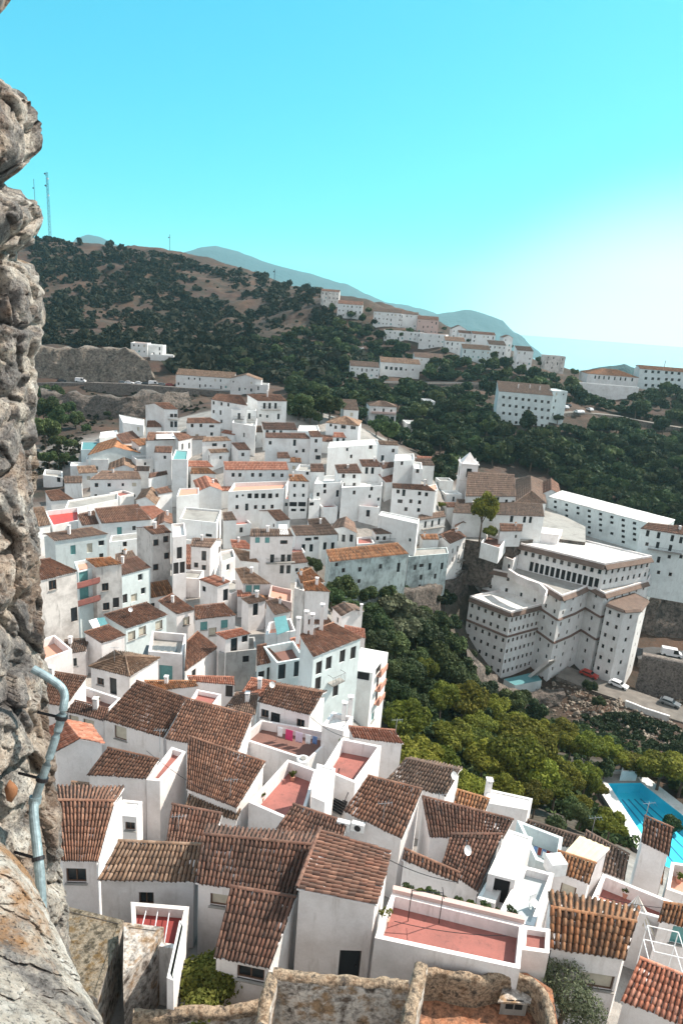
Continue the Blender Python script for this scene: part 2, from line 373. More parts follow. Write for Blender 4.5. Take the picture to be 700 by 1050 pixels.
def ridge_caps(P, Q, r=.1, near=True):
    P, Q = np.asarray(P, float), np.asarray(Q, float); L = np.linalg.norm(Q - P); n = max(1, int(L / .4)); t = (Q - P) / L
    s = np.cross(t, (0, 0, 1)); s /= np.linalg.norm(s) + 1e-9; up = np.cross(s, t)
    V, Fc, uv = [], [], []
    ang = [-1.3, -.65, 0, .65, 1.3]
    for k in range(n):
        for e, rr in ((0, r * 1.12), (1, r * .95)):
            c = P + t * (L * (k + e * 1.05) / n)
            for a in ang: V.append(c + rr * (math.sin(a) * s + math.cos(a) * up) + up * .04)
        b = k * 10
        for j in range(4): Fc.append((b + j, b + j + 1, b + 6 + j, b + 5 + j)); uv.append((k * 3.7 + .2, 91.3))
    return np.array(V), np.array(Fc), np.array(uv)
def merge(parts):
    V, Fc, U = [], [], []; n = 0
    for v, f, u in parts: V.append(v); Fc.append(f + n); U.append(u); n += len(v)
    return np.concatenate(V), np.concatenate(Fc), np.concatenate(U)
# ------------------------------------------------------------------ houses
GROUP = 'white houses of the hillside village'
HOUSES = {}
def win_obj(wallo, P, t, nrm, u0, u1, z0, z1, kind, near, dep=.16):
    """a window or door set back in its opening: P wall start, t along, nrm outward"""
    up = np.array([0, 0, 1.0]); o = np.array([P[0], P[1], 0.0])
    q = lambda u, z, d: o + t * u + up * z - nrm * d
    m = MB(); name = 'door' if kind in 'dD' else 'window'
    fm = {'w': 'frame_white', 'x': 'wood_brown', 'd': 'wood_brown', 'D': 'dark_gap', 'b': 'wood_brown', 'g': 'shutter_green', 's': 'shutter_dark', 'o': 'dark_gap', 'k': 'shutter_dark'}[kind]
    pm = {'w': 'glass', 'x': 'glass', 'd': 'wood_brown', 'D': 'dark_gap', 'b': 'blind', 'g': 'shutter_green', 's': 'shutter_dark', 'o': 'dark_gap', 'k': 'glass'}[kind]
    m.poly([q(u0, z0, dep), q(u1, z0, dep), q(u1, z1, dep), q(u0, z1, dep)], pm)
    w, h = u1 - u0, z1 - z0
    fr = MB(); fw = .07 if near else .09
    def bar(a, b, c, d, th=.05):
        cc = q((a + b) / 2, (c + d) / 2, dep - th / 2)
        fr.box(cc, t * (b - a) / 2, nrm * th / 2 * 1.0, up * (d - c) / 2, fm)
    if kind not in 'oD' and (near or kind in 'wx'):
        bar(u0, u0 + fw, z0, z1); bar(u1 - fw, u1, z0, z1); bar(u0 + fw, u1 - fw, z1 - fw, z1); bar(u0 + fw, u1 - fw, z0, z0 + fw)
        if near and w > .7 and kind in 'wx': bar((u0 + u1) / 2 - .03, (u0 + u1) / 2 + .03, z0 + fw, z1 - fw)
    wo = m.build(name, parent=wallo)
    if near and kind in 'wxbg':
        if fr.v: fr.build('frame', parent=wo)
        s = MB(); s.box(q((u0 + u1) / 2, z0 - .03, -.04), t * (w / 2 + .08), nrm * .09, up * .03, 'concrete'); s.build('sill', parent=wo)
    elif fr.v: fr.build('frame', parent=wo)
    if near and kind in 'dk' and h > 1.6:
        s = MB(); s.box(q(u0 + w * .82, z0 + h * .48, dep - .04), t * .03, nrm * .04, up * .06, 'iron'); s.build('handle', parent=wo)
    return wo
def panel(mb, P, Q, z0, z1, rects, mat, dep=.16):
    P = np.array([P[0], P[1], 0.0]); Q = np.array([Q[0], Q[1], 0.0]); L = np.linalg.norm(Q - P)
    if L < .05: return
    t = (Q - P) / L; nrm = np.array([t[1], -t[0], 0]); up = np.array([0, 0, 1.0])
    us = sorted({0.0, L, *[r[0] for r in rects], *[r[1] for r in rects]}); zs = sorted({z0, z1, *[r[2] for r in rects], *[r[3] for r in rects]})
    q = lambda u, z, d=0: P + t * u + up * z - nrm * d
    if not rects: mb.poly([q(0, z0), q(L, z0), q(L, z1), q(0, z1)], mat); return
    for i in range(len(us) - 1):
        run = None
        for j in range(len(zs) - 1):
            uc, zc = (us[i] + us[i+1]) / 2, (zs[j] + zs[j+1]) / 2
            if any(r[0] < uc < r[1] and r[2] < zc < r[3] for r in rects):
                if run is not None: mb.poly([q(us[i], run), q(us[i+1], run), q(us[i+1], zs[j]), q(us[i], zs[j])], mat); run = None
            elif run is None: run = zs[j]
        if run is not None: mb.poly([q(us[i], run), q(us[i+1], run), q(us[i+1], z1), q(us[i], z1)], mat)
    for (a, b, c, d, *_) in rects:
        mb.poly([q(a, c), q(a, c, dep), q(a, d, dep), q(a, d)], mat); mb.poly([q(b, c, dep), q(b, c), q(b, d), q(b, d, dep)], mat)
        mb.poly([q(a, c), q(b, c), q(b, c, dep), q(a, c, dep)], mat); mb.poly([q(a, d, dep), q(b, d, dep), q(b, d), q(a, d)], mat)
SZ = {'w': (.9, 1.15), 'x': (.9, 1.15), 'd': (.95, 2.1), 'D': (1.1, 2.1), 'b': (1.1, 1.3), 'g': (1.0, 1.3), 's': (.85, 1.5), 'o': (.8, .9), 'k': (.9, 2.0)}
def walls_with_windows(foot, z0, ztops, mat, wins, auto, near, grd, rs, storey=2.9):
    fs = 1.0 if grd < 110 else .85
    """foot: ccw footprint, ztops: wall top at every side; wins: picture points; returns mesh builder and window list"""
    n = len(foot); mb = MB(); R = [[] for _ in range(n)]; info = []
    for k in range(n):
        P, Q = np.array(foot[k][:2]), np.array(foot[(k + 1) % n][:2]); L = np.linalg.norm(Q - P); t = (Q - P) / max(L, 1e-6)
        info.append((P, Q, L, np.array([t[0], t[1], 0]), np.array([t[1], -t[0], 0])))
    for w in wins:
        px, py, kind = w[:3]; sw, sh = (w[3] * fs, w[4] * fs) if len(w) > 4 else (SZ[kind][0] * fs, SZ[kind][1] * fs)
        r = ray((px, py)); best = None
        for k, (P, Q, L, t, nr) in enumerate(info):
            dn = r @ nr
            if dn >= -1e-4: continue
            tt = ((np.array([P[0], P[1], 0]) - CAM) @ nr) / dn
            X = CAM + tt * r; u = (X[:2] - P) @ t[:2]
            if tt > 0 and -.3 < u < L + .3 and z0 < X[2] < ztops[k] + .3 and (best is None or tt < best[0]): best = (tt, k, u, X[2])
        if best is None: continue
        _, k, u, z = best; L = info[k][2]
        if L < sw + .3: sw = L - .3
        if sw < .3: continue
        u = min(max(u, sw / 2 + .12), L - sw / 2 - .12); z = min(z, ztops[k] - sh / 2 - .12)
        rc = (u - sw / 2, u + sw / 2, z - sh / 2, z + sh / 2, kind)
        if any(rc[0] < b[1] + .05 and b[0] < rc[1] + .05 and rc[2] < b[3] + .05 and b[2] < rc[3] + .05 for b in R[k]): continue
        R[k].append(rc)
    if auto:
        for k, (P, Q, L, t, nr) in enumerate(info):
            if R[k] or L < 2.2: continue
            mid = np.array([(P[0] + Q[0]) / 2, (P[1] + Q[1]) / 2, ztops[k] - 2])
            if (CAM - mid) @ nr <= 0: continue
            gr = min(tz1(*P), tz1(*Q)); rows = max(1, int((ztops[k] - gr) / storey)); cols = max(1, int(L / 2.5))
            for r_ in range(min(rows, 5)):
                zc = ztops[k] - 1.35 - r_ * storey
                for c in range(cols):
                    if rs.random() > auto: continue
                    u = (c + .5) * L / cols + rs.uniform(-.25, .25); kd = rs.choice(list('wwxsskog')) if r_ else rs.choice(list('wxwskob'))
                    sw, sh = SZ[kd][0] * fs * rs.uniform(.8, 1.1), SZ[kd][1] * fs * rs.uniform(.85, 1.08)
                    if kd == 'k' : zz = zc - .35
                    else: zz = zc
                    if zz - sh / 2 < z0 + .3 or zz + sh / 2 > ztops[k] - .15 or u - sw / 2 < .15 or u + sw / 2 > L - .15: continue
                    R[k].append((u - sw / 2, u + sw / 2, zz - sh / 2, zz + sh / 2, kd))
    for k, (P, Q, L, t, nr) in enumerate(info):
        panel(mb, P, Q, z0, ztops[k], R[k], mat)
    wl = [(info[k][0], info[k][3], info[k][4], *rc) for k in range(n) for rc in R[k]]
    return mb, wl
def chimney(parent, P, hgt=1.1, w=.42, mat='plaster', style=0):
    m = MB(); x, y, z = P; b = [(x - w/2, y - w/2), (x + w/2, y - w/2), (x + w/2, y + w/2), (x - w/2, y + w/2)]
    m.prism(b, z - .5, z + hgt, mat)
    for (dx, dy) in ((-1,-1),(1,-1),(1,1),(-1,1)):
        c = np.array([x + dx * w * .36, y + dy * w * .36, z + hgt + .1]); m.box(c, (.05,0,0), (0,.05,0), (0,0,.1), mat)
    s = w * .62
    if style == 0:
        m.prism([(x - s, y - s), (x + s, y - s), (x + s, y + s), (x - s, y + s)], z + hgt + .2, z + hgt + .28, mat, bottom=True)
    else:
        tp = (x, y, z + hgt + .5); cr = [(x - s, y - s, z + hgt + .2), (x + s, y - s, z + hgt + .2), (x + s, y + s, z + hgt + .2), (x - s, y + s, z + hgt + .2)]
        for i in range(4): m.poly([cr[i], cr[(i + 1) % 4], tp], 'tile_orange')
        m.poly(cr[::-1], mat)
    return m.build('chimney', parent=parent)
def antenna(parent, P, h=2.2, dish=False):
    m = MB(); x, y, z = P; m.tube([(x, y, z - .3), (x, y, z + h)], .025, 'steel', 5)
    if dish:
        ring = []
        c = np.array([x, y - .15, z + h * .6]); d = np.array([.5, -.6, .55]); d /= np.linalg.norm(d); u = np.cross(d, (0, 0, 1)); u /= np.linalg.norm(u); w = np.cross(u, d)
        rings = [[c + d * (.16 * rr * rr) + rr * .3 * (math.cos(a) * u + math.sin(a) * w) for a in np.linspace(0, 2 * math.pi, 14, endpoint=False)] for rr in (.01, .5, 1)]
        for k in range(2):
            for j in range(14): m.poly([rings[k][j], rings[k][(j+1) % 14], rings[k+1][(j+1) % 14], rings[k+1][j]], 'white_metal')
        m.tube([c, c + d * .4], .015, 'steel', 4); return m.build('satellite_dish', parent=parent)
    m.tube([(x - .45, y - .1, z + h - .1), (x + .5, y + .1, z + h - .1)], .014, 'steel', 4)
    for q in np.linspace(-.4, .45, 5): m.tube([(x + q, y - .2 - q * .1, z + h - .09), (x + q, y + .2 + q * .1, z + h - .09)], .008, 'steel', 4)
    return m.build('antenna', parent=parent)
def inset(foot, d):
    f = np.array([p[:2] for p in foot]); n = len(f); out = []
    for k in range(n):
        a, b, c = f[k - 1], f[k], f[(k + 1) % n]
        t1 = (b - a) / (np.linalg.norm(b - a) + 1e-9); t2 = (c - b) / (np.linalg.norm(c - b) + 1e-9)
        n1 = np.array([-t1[1], t1[0]]); n2 = np.array([-t2[1], t2[0]])
        m = n1 + n2; l = np.linalg.norm(m); m = m / l if l > .2 else n1
        out.append(b + m * d / max(.5, m @ n1))
    return out
def house(key, label, q, kind='gable', h=5., s=.32, roof='tile_brown', wall='plaster', wins=(), auto=0., chim=(), ant=(), ph=1.0, back=1.0,
          floor=None, group=GROUP, z=None, name='house', cat='house', per=.245, zp=None, yaw=None, L=8.0, down=None, sheet=None, storey=2.9, balc=(), rot=False):
    rs = random.Random(hash_(key)); A, B = q[0], q[1]; C2 = q[2]; D2 = q[3] if len(q) > 3 else None
    if z is not None: PA = onz(A, z)
    elif zp is not None: PA = hit(zp, 0); zz = zat(PA, A[1]); PA = onz(A, zz)
    else: PA = hit(A, h)
    zE = PA[2]; PB = onz(B, zE)
    depth = proj(PA)[2]; near = depth < 100
    if wall == 'plaster' and depth > 120: wall = 'plaster_cool'
    ab = PB[:2] - PA[:2]; W = np.linalg.norm(ab); t = ab / W; nv = np.array([-t[1], t[0]])
    if kind in ('gable', 'shed'):
        def onslope(p):
            r = ray(p); g = r[2] - s * (r[:2] @ nv); c0 = CAM[2] - zE - s * ((CAM[:2] - PA[:2]) @ nv)
            return CAM + (-c0 / g) * r
        PC = onslope(C2); PD = onslope(D2) if D2 else PA + (PC - PB)
    else:
        PC = onz(C2, zE); PD = onz(D2, zE) if D2 else PA + (PC - PB)
    if yaw is not None:      # seen almost level: turn and depth given in metres
        t = np.array([math.cos(yaw), math.sin(yaw)]); nv = np.array([-t[1], t[0]]); lo, hi = .5, 80.
        for _ in range(40):
            W = (lo + hi) / 2
            if proj((*(PA[:2] + t * W), zE))[0] < B[0]: lo = W
            else: hi = W
        PB = np.array([*(PA[:2] + t * W), zE]); lift_ = s * L if kind in ('gable', 'shed') else 0.0
        if kind == 'gable': lift_ = s * L / 2
        LL_ = L / 2 if kind == 'gable' else L
        PC = np.array([*(PB[:2] + nv * LL_), zE + lift_]); PD = np.array([*(PA[:2] + nv * LL_), zE + lift_])
    foot = [PA, PB, PC, PD]
    dist = max(((PC[:2] - PA[:2]) @ nv), 0)
    if W > 70 or dist > 45 or W < 1: print('BIG', key, W, dist)
    if DEBUG: print('%-6s d=%5.1f W=%5.1f L=%5.1f z=%5.1f gnd=%5.1f' % (key, depth, W, dist, zE, tz1(PA[0], PA[1])))
    base = np.array([np.mean([p[0] for p in foot]), np.mean([p[1] for p in foot])]); 
    root = empty(name, (base[0], base[1], tz1(*base)), label, cat, group)
    big = MB(); z_top = zE
    tiles = []; roofo = None
    def low(ft): 
        g = min(tz1(p[0], p[1]) for p in ft) - .8
        return min(g, zE - 1.5) if down is None else zE - down
    if kind in ('gable', 'shed'):
        PD_, PC_ = PD, PC
        if kind == 'gable':
            PB2 = PC + (PC - PB) * back; PA2 = PD + (PD - PA) * back
            PB2[2] = PC[2] - (PC[2] - PB[2]) * back; PA2[2] = PD[2] - (PD[2] - PA[2]) * back
            fp = inset([PA, PB, PB2, PA2], .14)
        else: fp = inset([PA, PB, PC, PD], .10)
        z0 = low(fp)
        zt = [zE, zE, zE, zE] if kind == 'gable' else [zE, zE, min(PC[2], PD[2]), zE]
        if kind == 'shed' and s < 0: zt = [min(PC[2], PD[2], zE)] * 4
        mb, wl = walls_with_windows(fp, z0, [q_ - .02 for q_ in zt], wall, wins, auto, near, depth, rs, storey)
        if kind == 'gable':
            r1 = np.r_[(fp[1] + fp[2]) / 2, 0]; r0 = np.r_[(fp[0] + fp[3]) / 2, 0]
            c_ = PC.copy(); d_ = PD.copy()
            pk1 = np.array([*(c_[:2] + (np.mean([fp[1], fp[2]], axis=0) - c_[:2])), PC[2] - .03]); pk0 = np.array([*np.mean([fp[0], fp[3]], axis=0), PD[2] - .03])
            mb.poly([(*fp[1], zE - .02), (*fp[2], min(zE, PB2[2]) - .02), tuple(pk1)], wall); mb.poly([(*fp[3], zE - .02), (*fp[0], zE - .02), tuple(pk0)], wall)
        else:
            if s >= 0:
                mb.poly([(*fp[1], zE - .02), (*fp[2], zE - .02), (*fp[2], PC[2] - .03)], wall); mb.poly([(*fp[3], zE - .02), (*fp[0], zE - .02), (*fp[3], PD[2] - .03)], wall)
            else:
                mb.poly([(*fp[0], PD[2] - .02), (*fp[1], PC[2] - .02), (*fp[1], zE - .03), (*fp[0], zE - .03)], wall)
                mb.poly([(*fp[1], PC[2] - .02), (*fp[2], PC[2] - .02), (*fp[1], zE - .03)], wall); mb.poly([(*fp[3], PC[2] - .02), (*fp[0], PD[2] - .02), (*fp[0], zE - .03)], wall)
        slabs = [(PA, PB, PC, PD)] + ([(PB2, PA2, PD, PC)] if kind == 'gable' else [])
    elif kind in ('hip', 'end'):
        fp = inset(foot, .14); z0 = low(fp)
        mb, wl = walls_with_windows(fp, z0, [zE - .02] * 4, wall, wins, auto, near, depth, rs, storey)
        if kind == 'end':
            w2 = W / 2; zr = zE + s * w2
            r0 = (PA + PB) / 2; r1 = (PD + PC) / 2; r0[2] = zr; r1[2] = zr
            slabs = [(PB, PC, r1, r0), (PD, PA, r0, r1)]
            for a, b in ((fp[0], fp[1]), (fp[2], fp[3])): mb.poly([(*a, zE - .02), (*b, zE - .02), (*((a + b) / 2), zr - .04)], wall)
        else:
            L1 = np.linalg.norm(PC[:2] - PB[:2]); cen = (PA + PB + PC + PD) / 4
            if W >= L1: w2 = L1 / 2; ax = (PB + PC) / 2 - (PA + PD) / 2
            else: w2 = W / 2; ax = (PD + PC) / 2 - (PA + PB) / 2
            LL = np.linalg.norm(ax); hl = max(LL / 2 - w2, .1); ax = ax / LL
            r0 = cen - ax * hl; r1 = cen + ax * hl; r0[2] = r1[2] = zE + s * w2
            if W >= L1: slabs = [(PA, PB, r1, r0), (PB, PC, r1, r1), (PC, PD, r0, r1), (PD, PA, r0, r0)]
            else: slabs = [(PA, PB, r0, r0), (PB, PC, r1, r0), (PC, PD, r1, r1), (PD, PA, r0, r1)]
    else:   # flat with parapet
        fp = [p[:2] for p in foot]; z0 = low(fp)
        mb, wl = walls_with_windows(fp, z0, [zE - .02] * 4, wall, wins, auto, near, depth, rs, storey)
        th = .22; inn = inset(fp, th)
        pm = MB()
        for k in range(4):
            a, b, c, d = fp[k], fp[(k+1) % 4], inn[(k+1) % 4], inn[k]
            pm.poly([(*a, zE), (*b, zE), (*c, zE), (*d, zE)], wall if ph > .1 else (floor or wall))
            pm.poly([(*a, zE - .02), (*b, zE - .02), (*b, zE), (*a, zE)], wall)
            pm.poly([(*c, zE), (*c, zE - ph - .05), (*d, zE - ph - .05), (*d, zE)], wall)
        fl = MB(); fl.poly([(*p, zE - ph) for p in inn], floor or 'white_roof')
        slabs = []
    wallo = mb.build('wall', parent=root)
    if kind == 'flat': pm.build('parapet', parent=root); fl.build('terrace_floor' if ph > .5 else 'flat_roof', parent=root)
    for (P, t3, n3, a, b, c, d, kd) in wl: win_obj(wallo, P, t3, n3, a, b, c, d, kd, near)
    zf = lambda P: P
    if slabs:
        mbr = MB(); roofm = sheet or roof
        for k, sl in enumerate(slabs):
            sl = [np.asarray(p, float) for p in sl]
            if rot: sl = [sl[1], sl[2], sl[3], sl[0]]
            if sheet:
                nn = 5; a, b, c, d = sl
                for i in range(nn * 2):
                    f0, f1 = i / nn / 2, (i + 1) / nn / 2
                    zz = np.array([0, 0, .06 + (.04 if i % 2 else 0)])
                    mbr.poly([a + (b - a) * f0 + zz, a + (b - a) * f1 + zz, d + (c - d) * f1 + zz, d + (c - d) * f0 + zz], sheet)
            else:
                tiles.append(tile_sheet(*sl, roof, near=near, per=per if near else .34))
            dz = np.array([0, 0, -.07]); tp = np.array([0, 0, .0])
            us = [p for i, p in enumerate(sl) if i == 0 or np.linalg.norm(p - sl[i-1]) > .01]
            mbr.poly([p + tp for p in us], 'plaster'); mbr.poly([p + dz for p in reversed(us)], 'plaster')
            for i in range(len(us)): mbr.poly([us[i] + dz, us[(i+1) % len(us)] + dz, us[(i+1) % len(us)] + tp, us[i] + tp], 'plaster')
        if not sheet:
            cps = []
            if kind == 'gable': cps.append((PD, PC))
            elif kind == 'shed' and s > 0: cps.append((PD, PC))
            elif kind == 'end': cps.append((r0, r1))
            elif kind == 'hip':
                cps += [(PA, r0), (PB, r0 if W < L1 else r1)] + ([(PC, r1)]) + [(PD, r1 if W < L1 else r0)]
                if np.linalg.norm(r1 - r0) > .5: cps.append((r0, r1))
            for a, b in cps:
                if np.linalg.norm(np.asarray(b) - np.asarray(a)) > .4: tiles.append(ridge_caps(np.asarray(a) + (0, 0, .06), np.asarray(b) + (0, 0, .06)))
            V, Fc, U = merge(tiles)
            roofo = raw_mesh('roof', V, Fc, [roof], uv=U, parent=root)
            sb = mbr.build('roof_board', parent=roofo)
        else: roofo = mbr.build('roof', parent=root)
    if roofo is None: roofo = root.children[-1] if False else wallo
    if slabs and not sheet and depth < 175 and yaw is None:
        sl = [np.asarray(p, float) for p in slabs[0]]
        def on_slab(u, v): return (sl[0] * (1 - u) + sl[1] * u) * (1 - v) + (sl[3] * (1 - u) + sl[2] * u) * v
        if not chim and depth > 62 and rs.random() < .5: chimney(roofo, on_slab(rs.uniform(.15, .85), rs.uniform(.6, .85)), rs.uniform(.6, 1.0), rs.uniform(.35, .5), style=rs.choice([0, 0, 1]))
        if not ant and rs.random() < .28: antenna(roofo, on_slab(rs.uniform(.1, .9), rs.uniform(.3, .9)), rs.uniform(1.3, 2.2), dish=rs.random() < .12)
    for c in chim:
        P = hit_roof(c, slabs, zE - (ph if kind == 'flat' else 0)); hh = c[2] if len(c) > 2 else 1.1
        if P is not None: chimney(roofo, P, hh, style=rs.choice([0, 0, 1]) if hh < 1.5 else 0)
    for c in ant:
        P = hit_roof(c, slabs, zE); 
        if P is not None: antenna(roofo, P, 1.8, dish=(len(c) > 2))
    for (px, py, w, dep, bm) in balc:
        best = None; r = ray((px, py))
        for k in range(len(fp)):
            P, Q = np.array(fp[k]), np.array(fp[(k+1) % len(fp)]); L = np.linalg.norm(Q - P); tt_ = (Q - P) / L; nr = np.array([tt_[1], -tt_[0], 0])
            if r @ nr >= -1e-4: continue
            tt = ((np.array([*P, 0]) - CAM) @ nr) / (r @ nr); X = CAM + tt * r; u = (X[:2] - P) @ tt_
            if 0 < u < L and (best is None or tt < best[0]): best = (tt, X, np.array([*tt_, 0]), nr)
        if best:
            _, X, tt3, nr = best; bb = MB(); bb.box(X + nr * dep / 2, tt3 * w / 2, nr * dep / 2, (0, 0, .07), bm if bm != 'iron' else 'concrete')
            b = bb.build('balcony', parent=wallo); rr = MB()
            if bm == 'iron':
                for u in np.linspace(-w/2, w/2, int(w / .25) + 2): rr.tube([X + nr * dep + tt3 * u, X + nr * dep + tt3 * u + (0, 0, 1.0)], .015, 'iron', 4)
                for (a, c_) in (((-w/2, dep), (w/2, dep)), ((-w/2, 0), (-w/2, dep)), ((w/2, 0), (w/2, dep))):
                    rr.tube([X + tt3 * a[0] + nr * a[1] + (0, 0, 1.0), X + tt3 * c_[0] + nr * c_[1] + (0, 0, 1.0)], .025, 'iron', 4)
                rr.build('railing', parent=b)
            else:
                rr.box(X + nr * dep + (0, 0, .45), tt3 * w / 2, nr * .05, (0, 0, .38), bm); rr.build('railing', parent=b)
    HOUSES[key] = dict(root=root, wall=wallo, z=zE, foot=foot, fp=fp, roof=roofo, depth=depth)
    return root
def hash_(k):
    v = 7
    for c in k: v = (v * 131 + ord(c)) % 1000003
    return v
def hit_roof(c, slabs, z):
    r = ray(c[:2]); best = None
    for sl in slabs:
        a, b, d = map(lambda q_: np.asarray(q_, float), (sl[0], sl[1], sl[3] if np.linalg.norm(np.asarray(sl[3]) - sl[0]) > .3 else sl[2]))
        n = np.cross(b - a, d - a); dn = r @ n
        if abs(dn) < 1e-6: continue
        t = ((a - CAM) @ n) / dn
        X = CAM + t * r
        pts = [np.asarray(p)[:2] for p in sl]; ins = True
        for i in range(4):
            e = pts[(i+1) % 4] - pts[i]
            if np.linalg.norm(e) < .01: continue
            w = X[:2] - pts[i]
            if e[0] * w[1] - e[1] * w[0] < -.6 * np.linalg.norm(e): ins = False
        if t > 0 and ins and (best is None or t < best[0]): best = (t, X)
    if best: return best[1]
    return onz(c[:2], z)
DEBUG = False
# ------------------------------------------------------------------ world, sun, haze
SUN_AZ, SUN_EL = math.radians(66), math.radians(47)     # to the right of the view direction
w = bpy.data.worlds.new("World"); scn.world = w; w.use_nodes = True; nt = w.node_tree; nt.nodes.clear()
N = lambda k: nt.nodes.new(k)
out = N('ShaderNodeOutputWorld'); bg = N('ShaderNodeBackground'); sky = N('ShaderNodeTexSky')
sky.sky_type = 'NISHITA'; sky.sun_disc = False; sky.sun_elevation = SUN_EL; sky.sun_rotation = SUN_AZ; sky.air_density = 1.0; sky.dust_density = 0; sky.ozone_density = 1.0
bg.inputs['Strength'].default_value = .15
tint = N('ShaderNodeMix'); tint.data_type = 'RGBA'; tint.blend_type = 'MULTIPLY'; tint.inputs[0].default_value = 1.0
tint.inputs[7].default_value = SKY_TINT = (.11, 1.22, 1.36, 1) 
gmm = N('ShaderNodeGamma'); gmm.inputs[1].default_value = .6; nt.links.new(sky.outputs[0], gmm.inputs[0]); nt.links.new(gmm.outputs[0], tint.inputs[6])
# hot glow round the sun side of the sky
tc = N('ShaderNodeTexCoord'); dp = N('ShaderNodeVectorMath'); dp.operation = 'DOT_PRODUCT'
ga, ge = math.radians(27), math.radians(-16); dp.inputs[1].default_value = (math.sin(ga) * math.cos(ge), math.cos(ga) * math.cos(ge), math.sin(ge))
nt.links.new(tc.outputs['Generated'], dp.inputs[0])
mr = N('ShaderNodeMapRange'); mr.interpolation_type = 'SMOOTHERSTEP'; mr.inputs[1].default_value = .865; mr.inputs[2].default_value = .975; nt.links.new(dp.outputs['Value'], mr.inputs[0])
gl = N('ShaderNodeMix'); gl.data_type = 'RGBA'; gl.inputs[7].default_value = (5.0, 5.4, 5.3, 1)
nt.links.new(mr.outputs[0], gl.inputs[0]); nt.links.new(tint.outputs[2], gl.inputs[6])
dp2 = N('ShaderNodeVectorMath'); dp2.operation = 'DOT_PRODUCT'; dp2.inputs[1].default_value = (0, -.95, .3); nt.links.new(tc.outputs['Generated'], dp2.inputs[0])  # neutral pale sky added unseen behind the camera to whiten shaded walls
mr2 = N('ShaderNodeMapRange'); mr2.interpolation_type = 'SMOOTHERSTEP'; mr2.inputs[1].default_value = -.45; mr2.inputs[2].default_value = .35; nt.links.new(dp2.outputs['Value'], mr2.inputs[0])
g2 = N('ShaderNodeMix'); g2.data_type = 'RGBA'; g2.inputs[7].default_value = (3.3, 3.3, 3.5, 1); nt.links.new(mr2.outputs[0], g2.inputs[0]); nt.links.new(gl.outputs[2], g2.inputs[6])
nt.links.new(g2.outputs[2], bg.inputs[0]); nt.links.new(bg.outputs[0], out.inputs[0])
sl = bpy.data.lights.new('sun', 'SUN'); so = bpy.data.objects.new('sun', sl); COL.objects.link(so)
sl.energy = 4.7; sl.angle = math.radians(.55); sl.color = (1.0, .90, .78)
sd = Vector((math.sin(SUN_AZ) * math.cos(SUN_EL), math.cos(SUN_AZ) * math.cos(SUN_EL), math.sin(SUN_EL)))
so.rotation_euler = (-sd).to_track_quat('-Z', 'Y').to_euler(); so.location = (60, 40, 200)
vs = scn.view_settings; scn.display_settings.display_device = 'sRGB'; vs.view_transform = 'Standard'; vs.look = 'None'; vs.exposure = 0.88; vs.gamma = 1
vs.use_curve_mapping = False
scn.cycles.max_bounces = 6; scn.cycles.diffuse_bounces = 4; scn.cycles.glossy_bounces = 2; scn.cycles.transmission_bounces = 2; scn.cycles.volume_bounces = 1; scn.cycles.transparent_max_bounces = 8
scn.cycles.use_denoising = True; scn.cycles.caustics_reflective = False; scn.cycles.caustics_refractive = False
# ------------------------------------------------------------------ terrain sheet
def axis(lo, hi, fine_lo, fine_hi, st):
    a = [fine_lo]; 
    while a[-1] < fine_hi: a.append(a[-1] + st)
    s = st
    while a[-1] < hi: s *= 1.09; a.append(a[-1] + s)
    s = st; b = [fine_lo]
    while b[-1] > lo: s *= 1.09; b.append(b[-1] - s)
    return np.array(b[::-1][:-1] + a)
xs = axis(-9000, 9000, -330, 260, 2.6); ys = axis(-1500, 11000, -10, 720, 2.6)
X, Y = np.meshgrid(xs, ys); Zt = tz(X.ravel(), Y.ravel())
zn = zone(X.ravel(), Y.ravel()); r0 = np.hypot(X.ravel(), Y.ravel())
def fnoise(x, y, sc, oct=4, seed=0):
    o = np.zeros(len(x)); a = 1
    rg = np.random.default_rng(seed)
    for k in range(oct):
        for j in range(3):
            th = rg.uniform(0, 6.28); ph = rg.uniform(0, 6.28, 2); f = (2 ** k) / sc * rg.uniform(.7, 1.3)
            o += a * np.sin((x * math.cos(th) + y * math.sin(th)) * f * 6.28 + ph[0] + 1.3 * np.sin((x * math.sin(th) - y * math.cos(th)) * f * 4 + ph[1])) / 3
        a *= .5
    return o
bump = fnoise(X.ravel(), Y.ravel(), 45, 5, 3) * 1.6 * zn[:, 0] + fnoise(X.ravel(), Y.ravel(), 14, 4, 5) * .8 * zn[:, 2] 
bump *= np.clip((r0 - 60) / 60, 0, 1) * np.clip(r0 / 300, .25, 1.4)
Zt = Zt + bump
def ground(x, y): return tz1(x, y)
ny, nx = X.shape; idx = np.arange(nx * ny).reshape(ny, nx)
Fq = np.stack([idx[:-1, :-1], idx[:-1, 1:], idx[1:, 1:], idx[1:, :-1]], -1).reshape(-1, 4)
t = NT('ground_mix')
at_ = t.n('ShaderNodeAttribute', attribute_name='zone'); sp = t.n('ShaderNodeSeparateColor'); t.l(at_, 'Color', sp, 0)
n1 = t.noise(.02, 8, .65); n2 = t.noise(.35, 7, .7); n3 = t.noise(.09, 6, .7)
soil = t.ramp(n1, 0, [(.34, (.018, .014, .011)), (.47, (.05, .024, .017)), (.58, (.085, .046, .028)), (.68, (.028, .022, .016))])
gr = t.ramp(n2, 0, [(.35, (.014, .016, .009)), (.6, (.05, .03, .02))]); m1 = t.ramp(n3, 0, [(.4, g3(0)), (.6, g3(1))])
c0 = t.mix((m1, 0), (soil, 0), (gr, 0)); town = t.ramp(n2, 0, [(.35, (.2, .19, .18)), (.65, (.34, .32, .3))])
dark = t.ramp(n2, 0, [(.35, (.03, .028, .022)), (.65, (.10, .085, .065))])
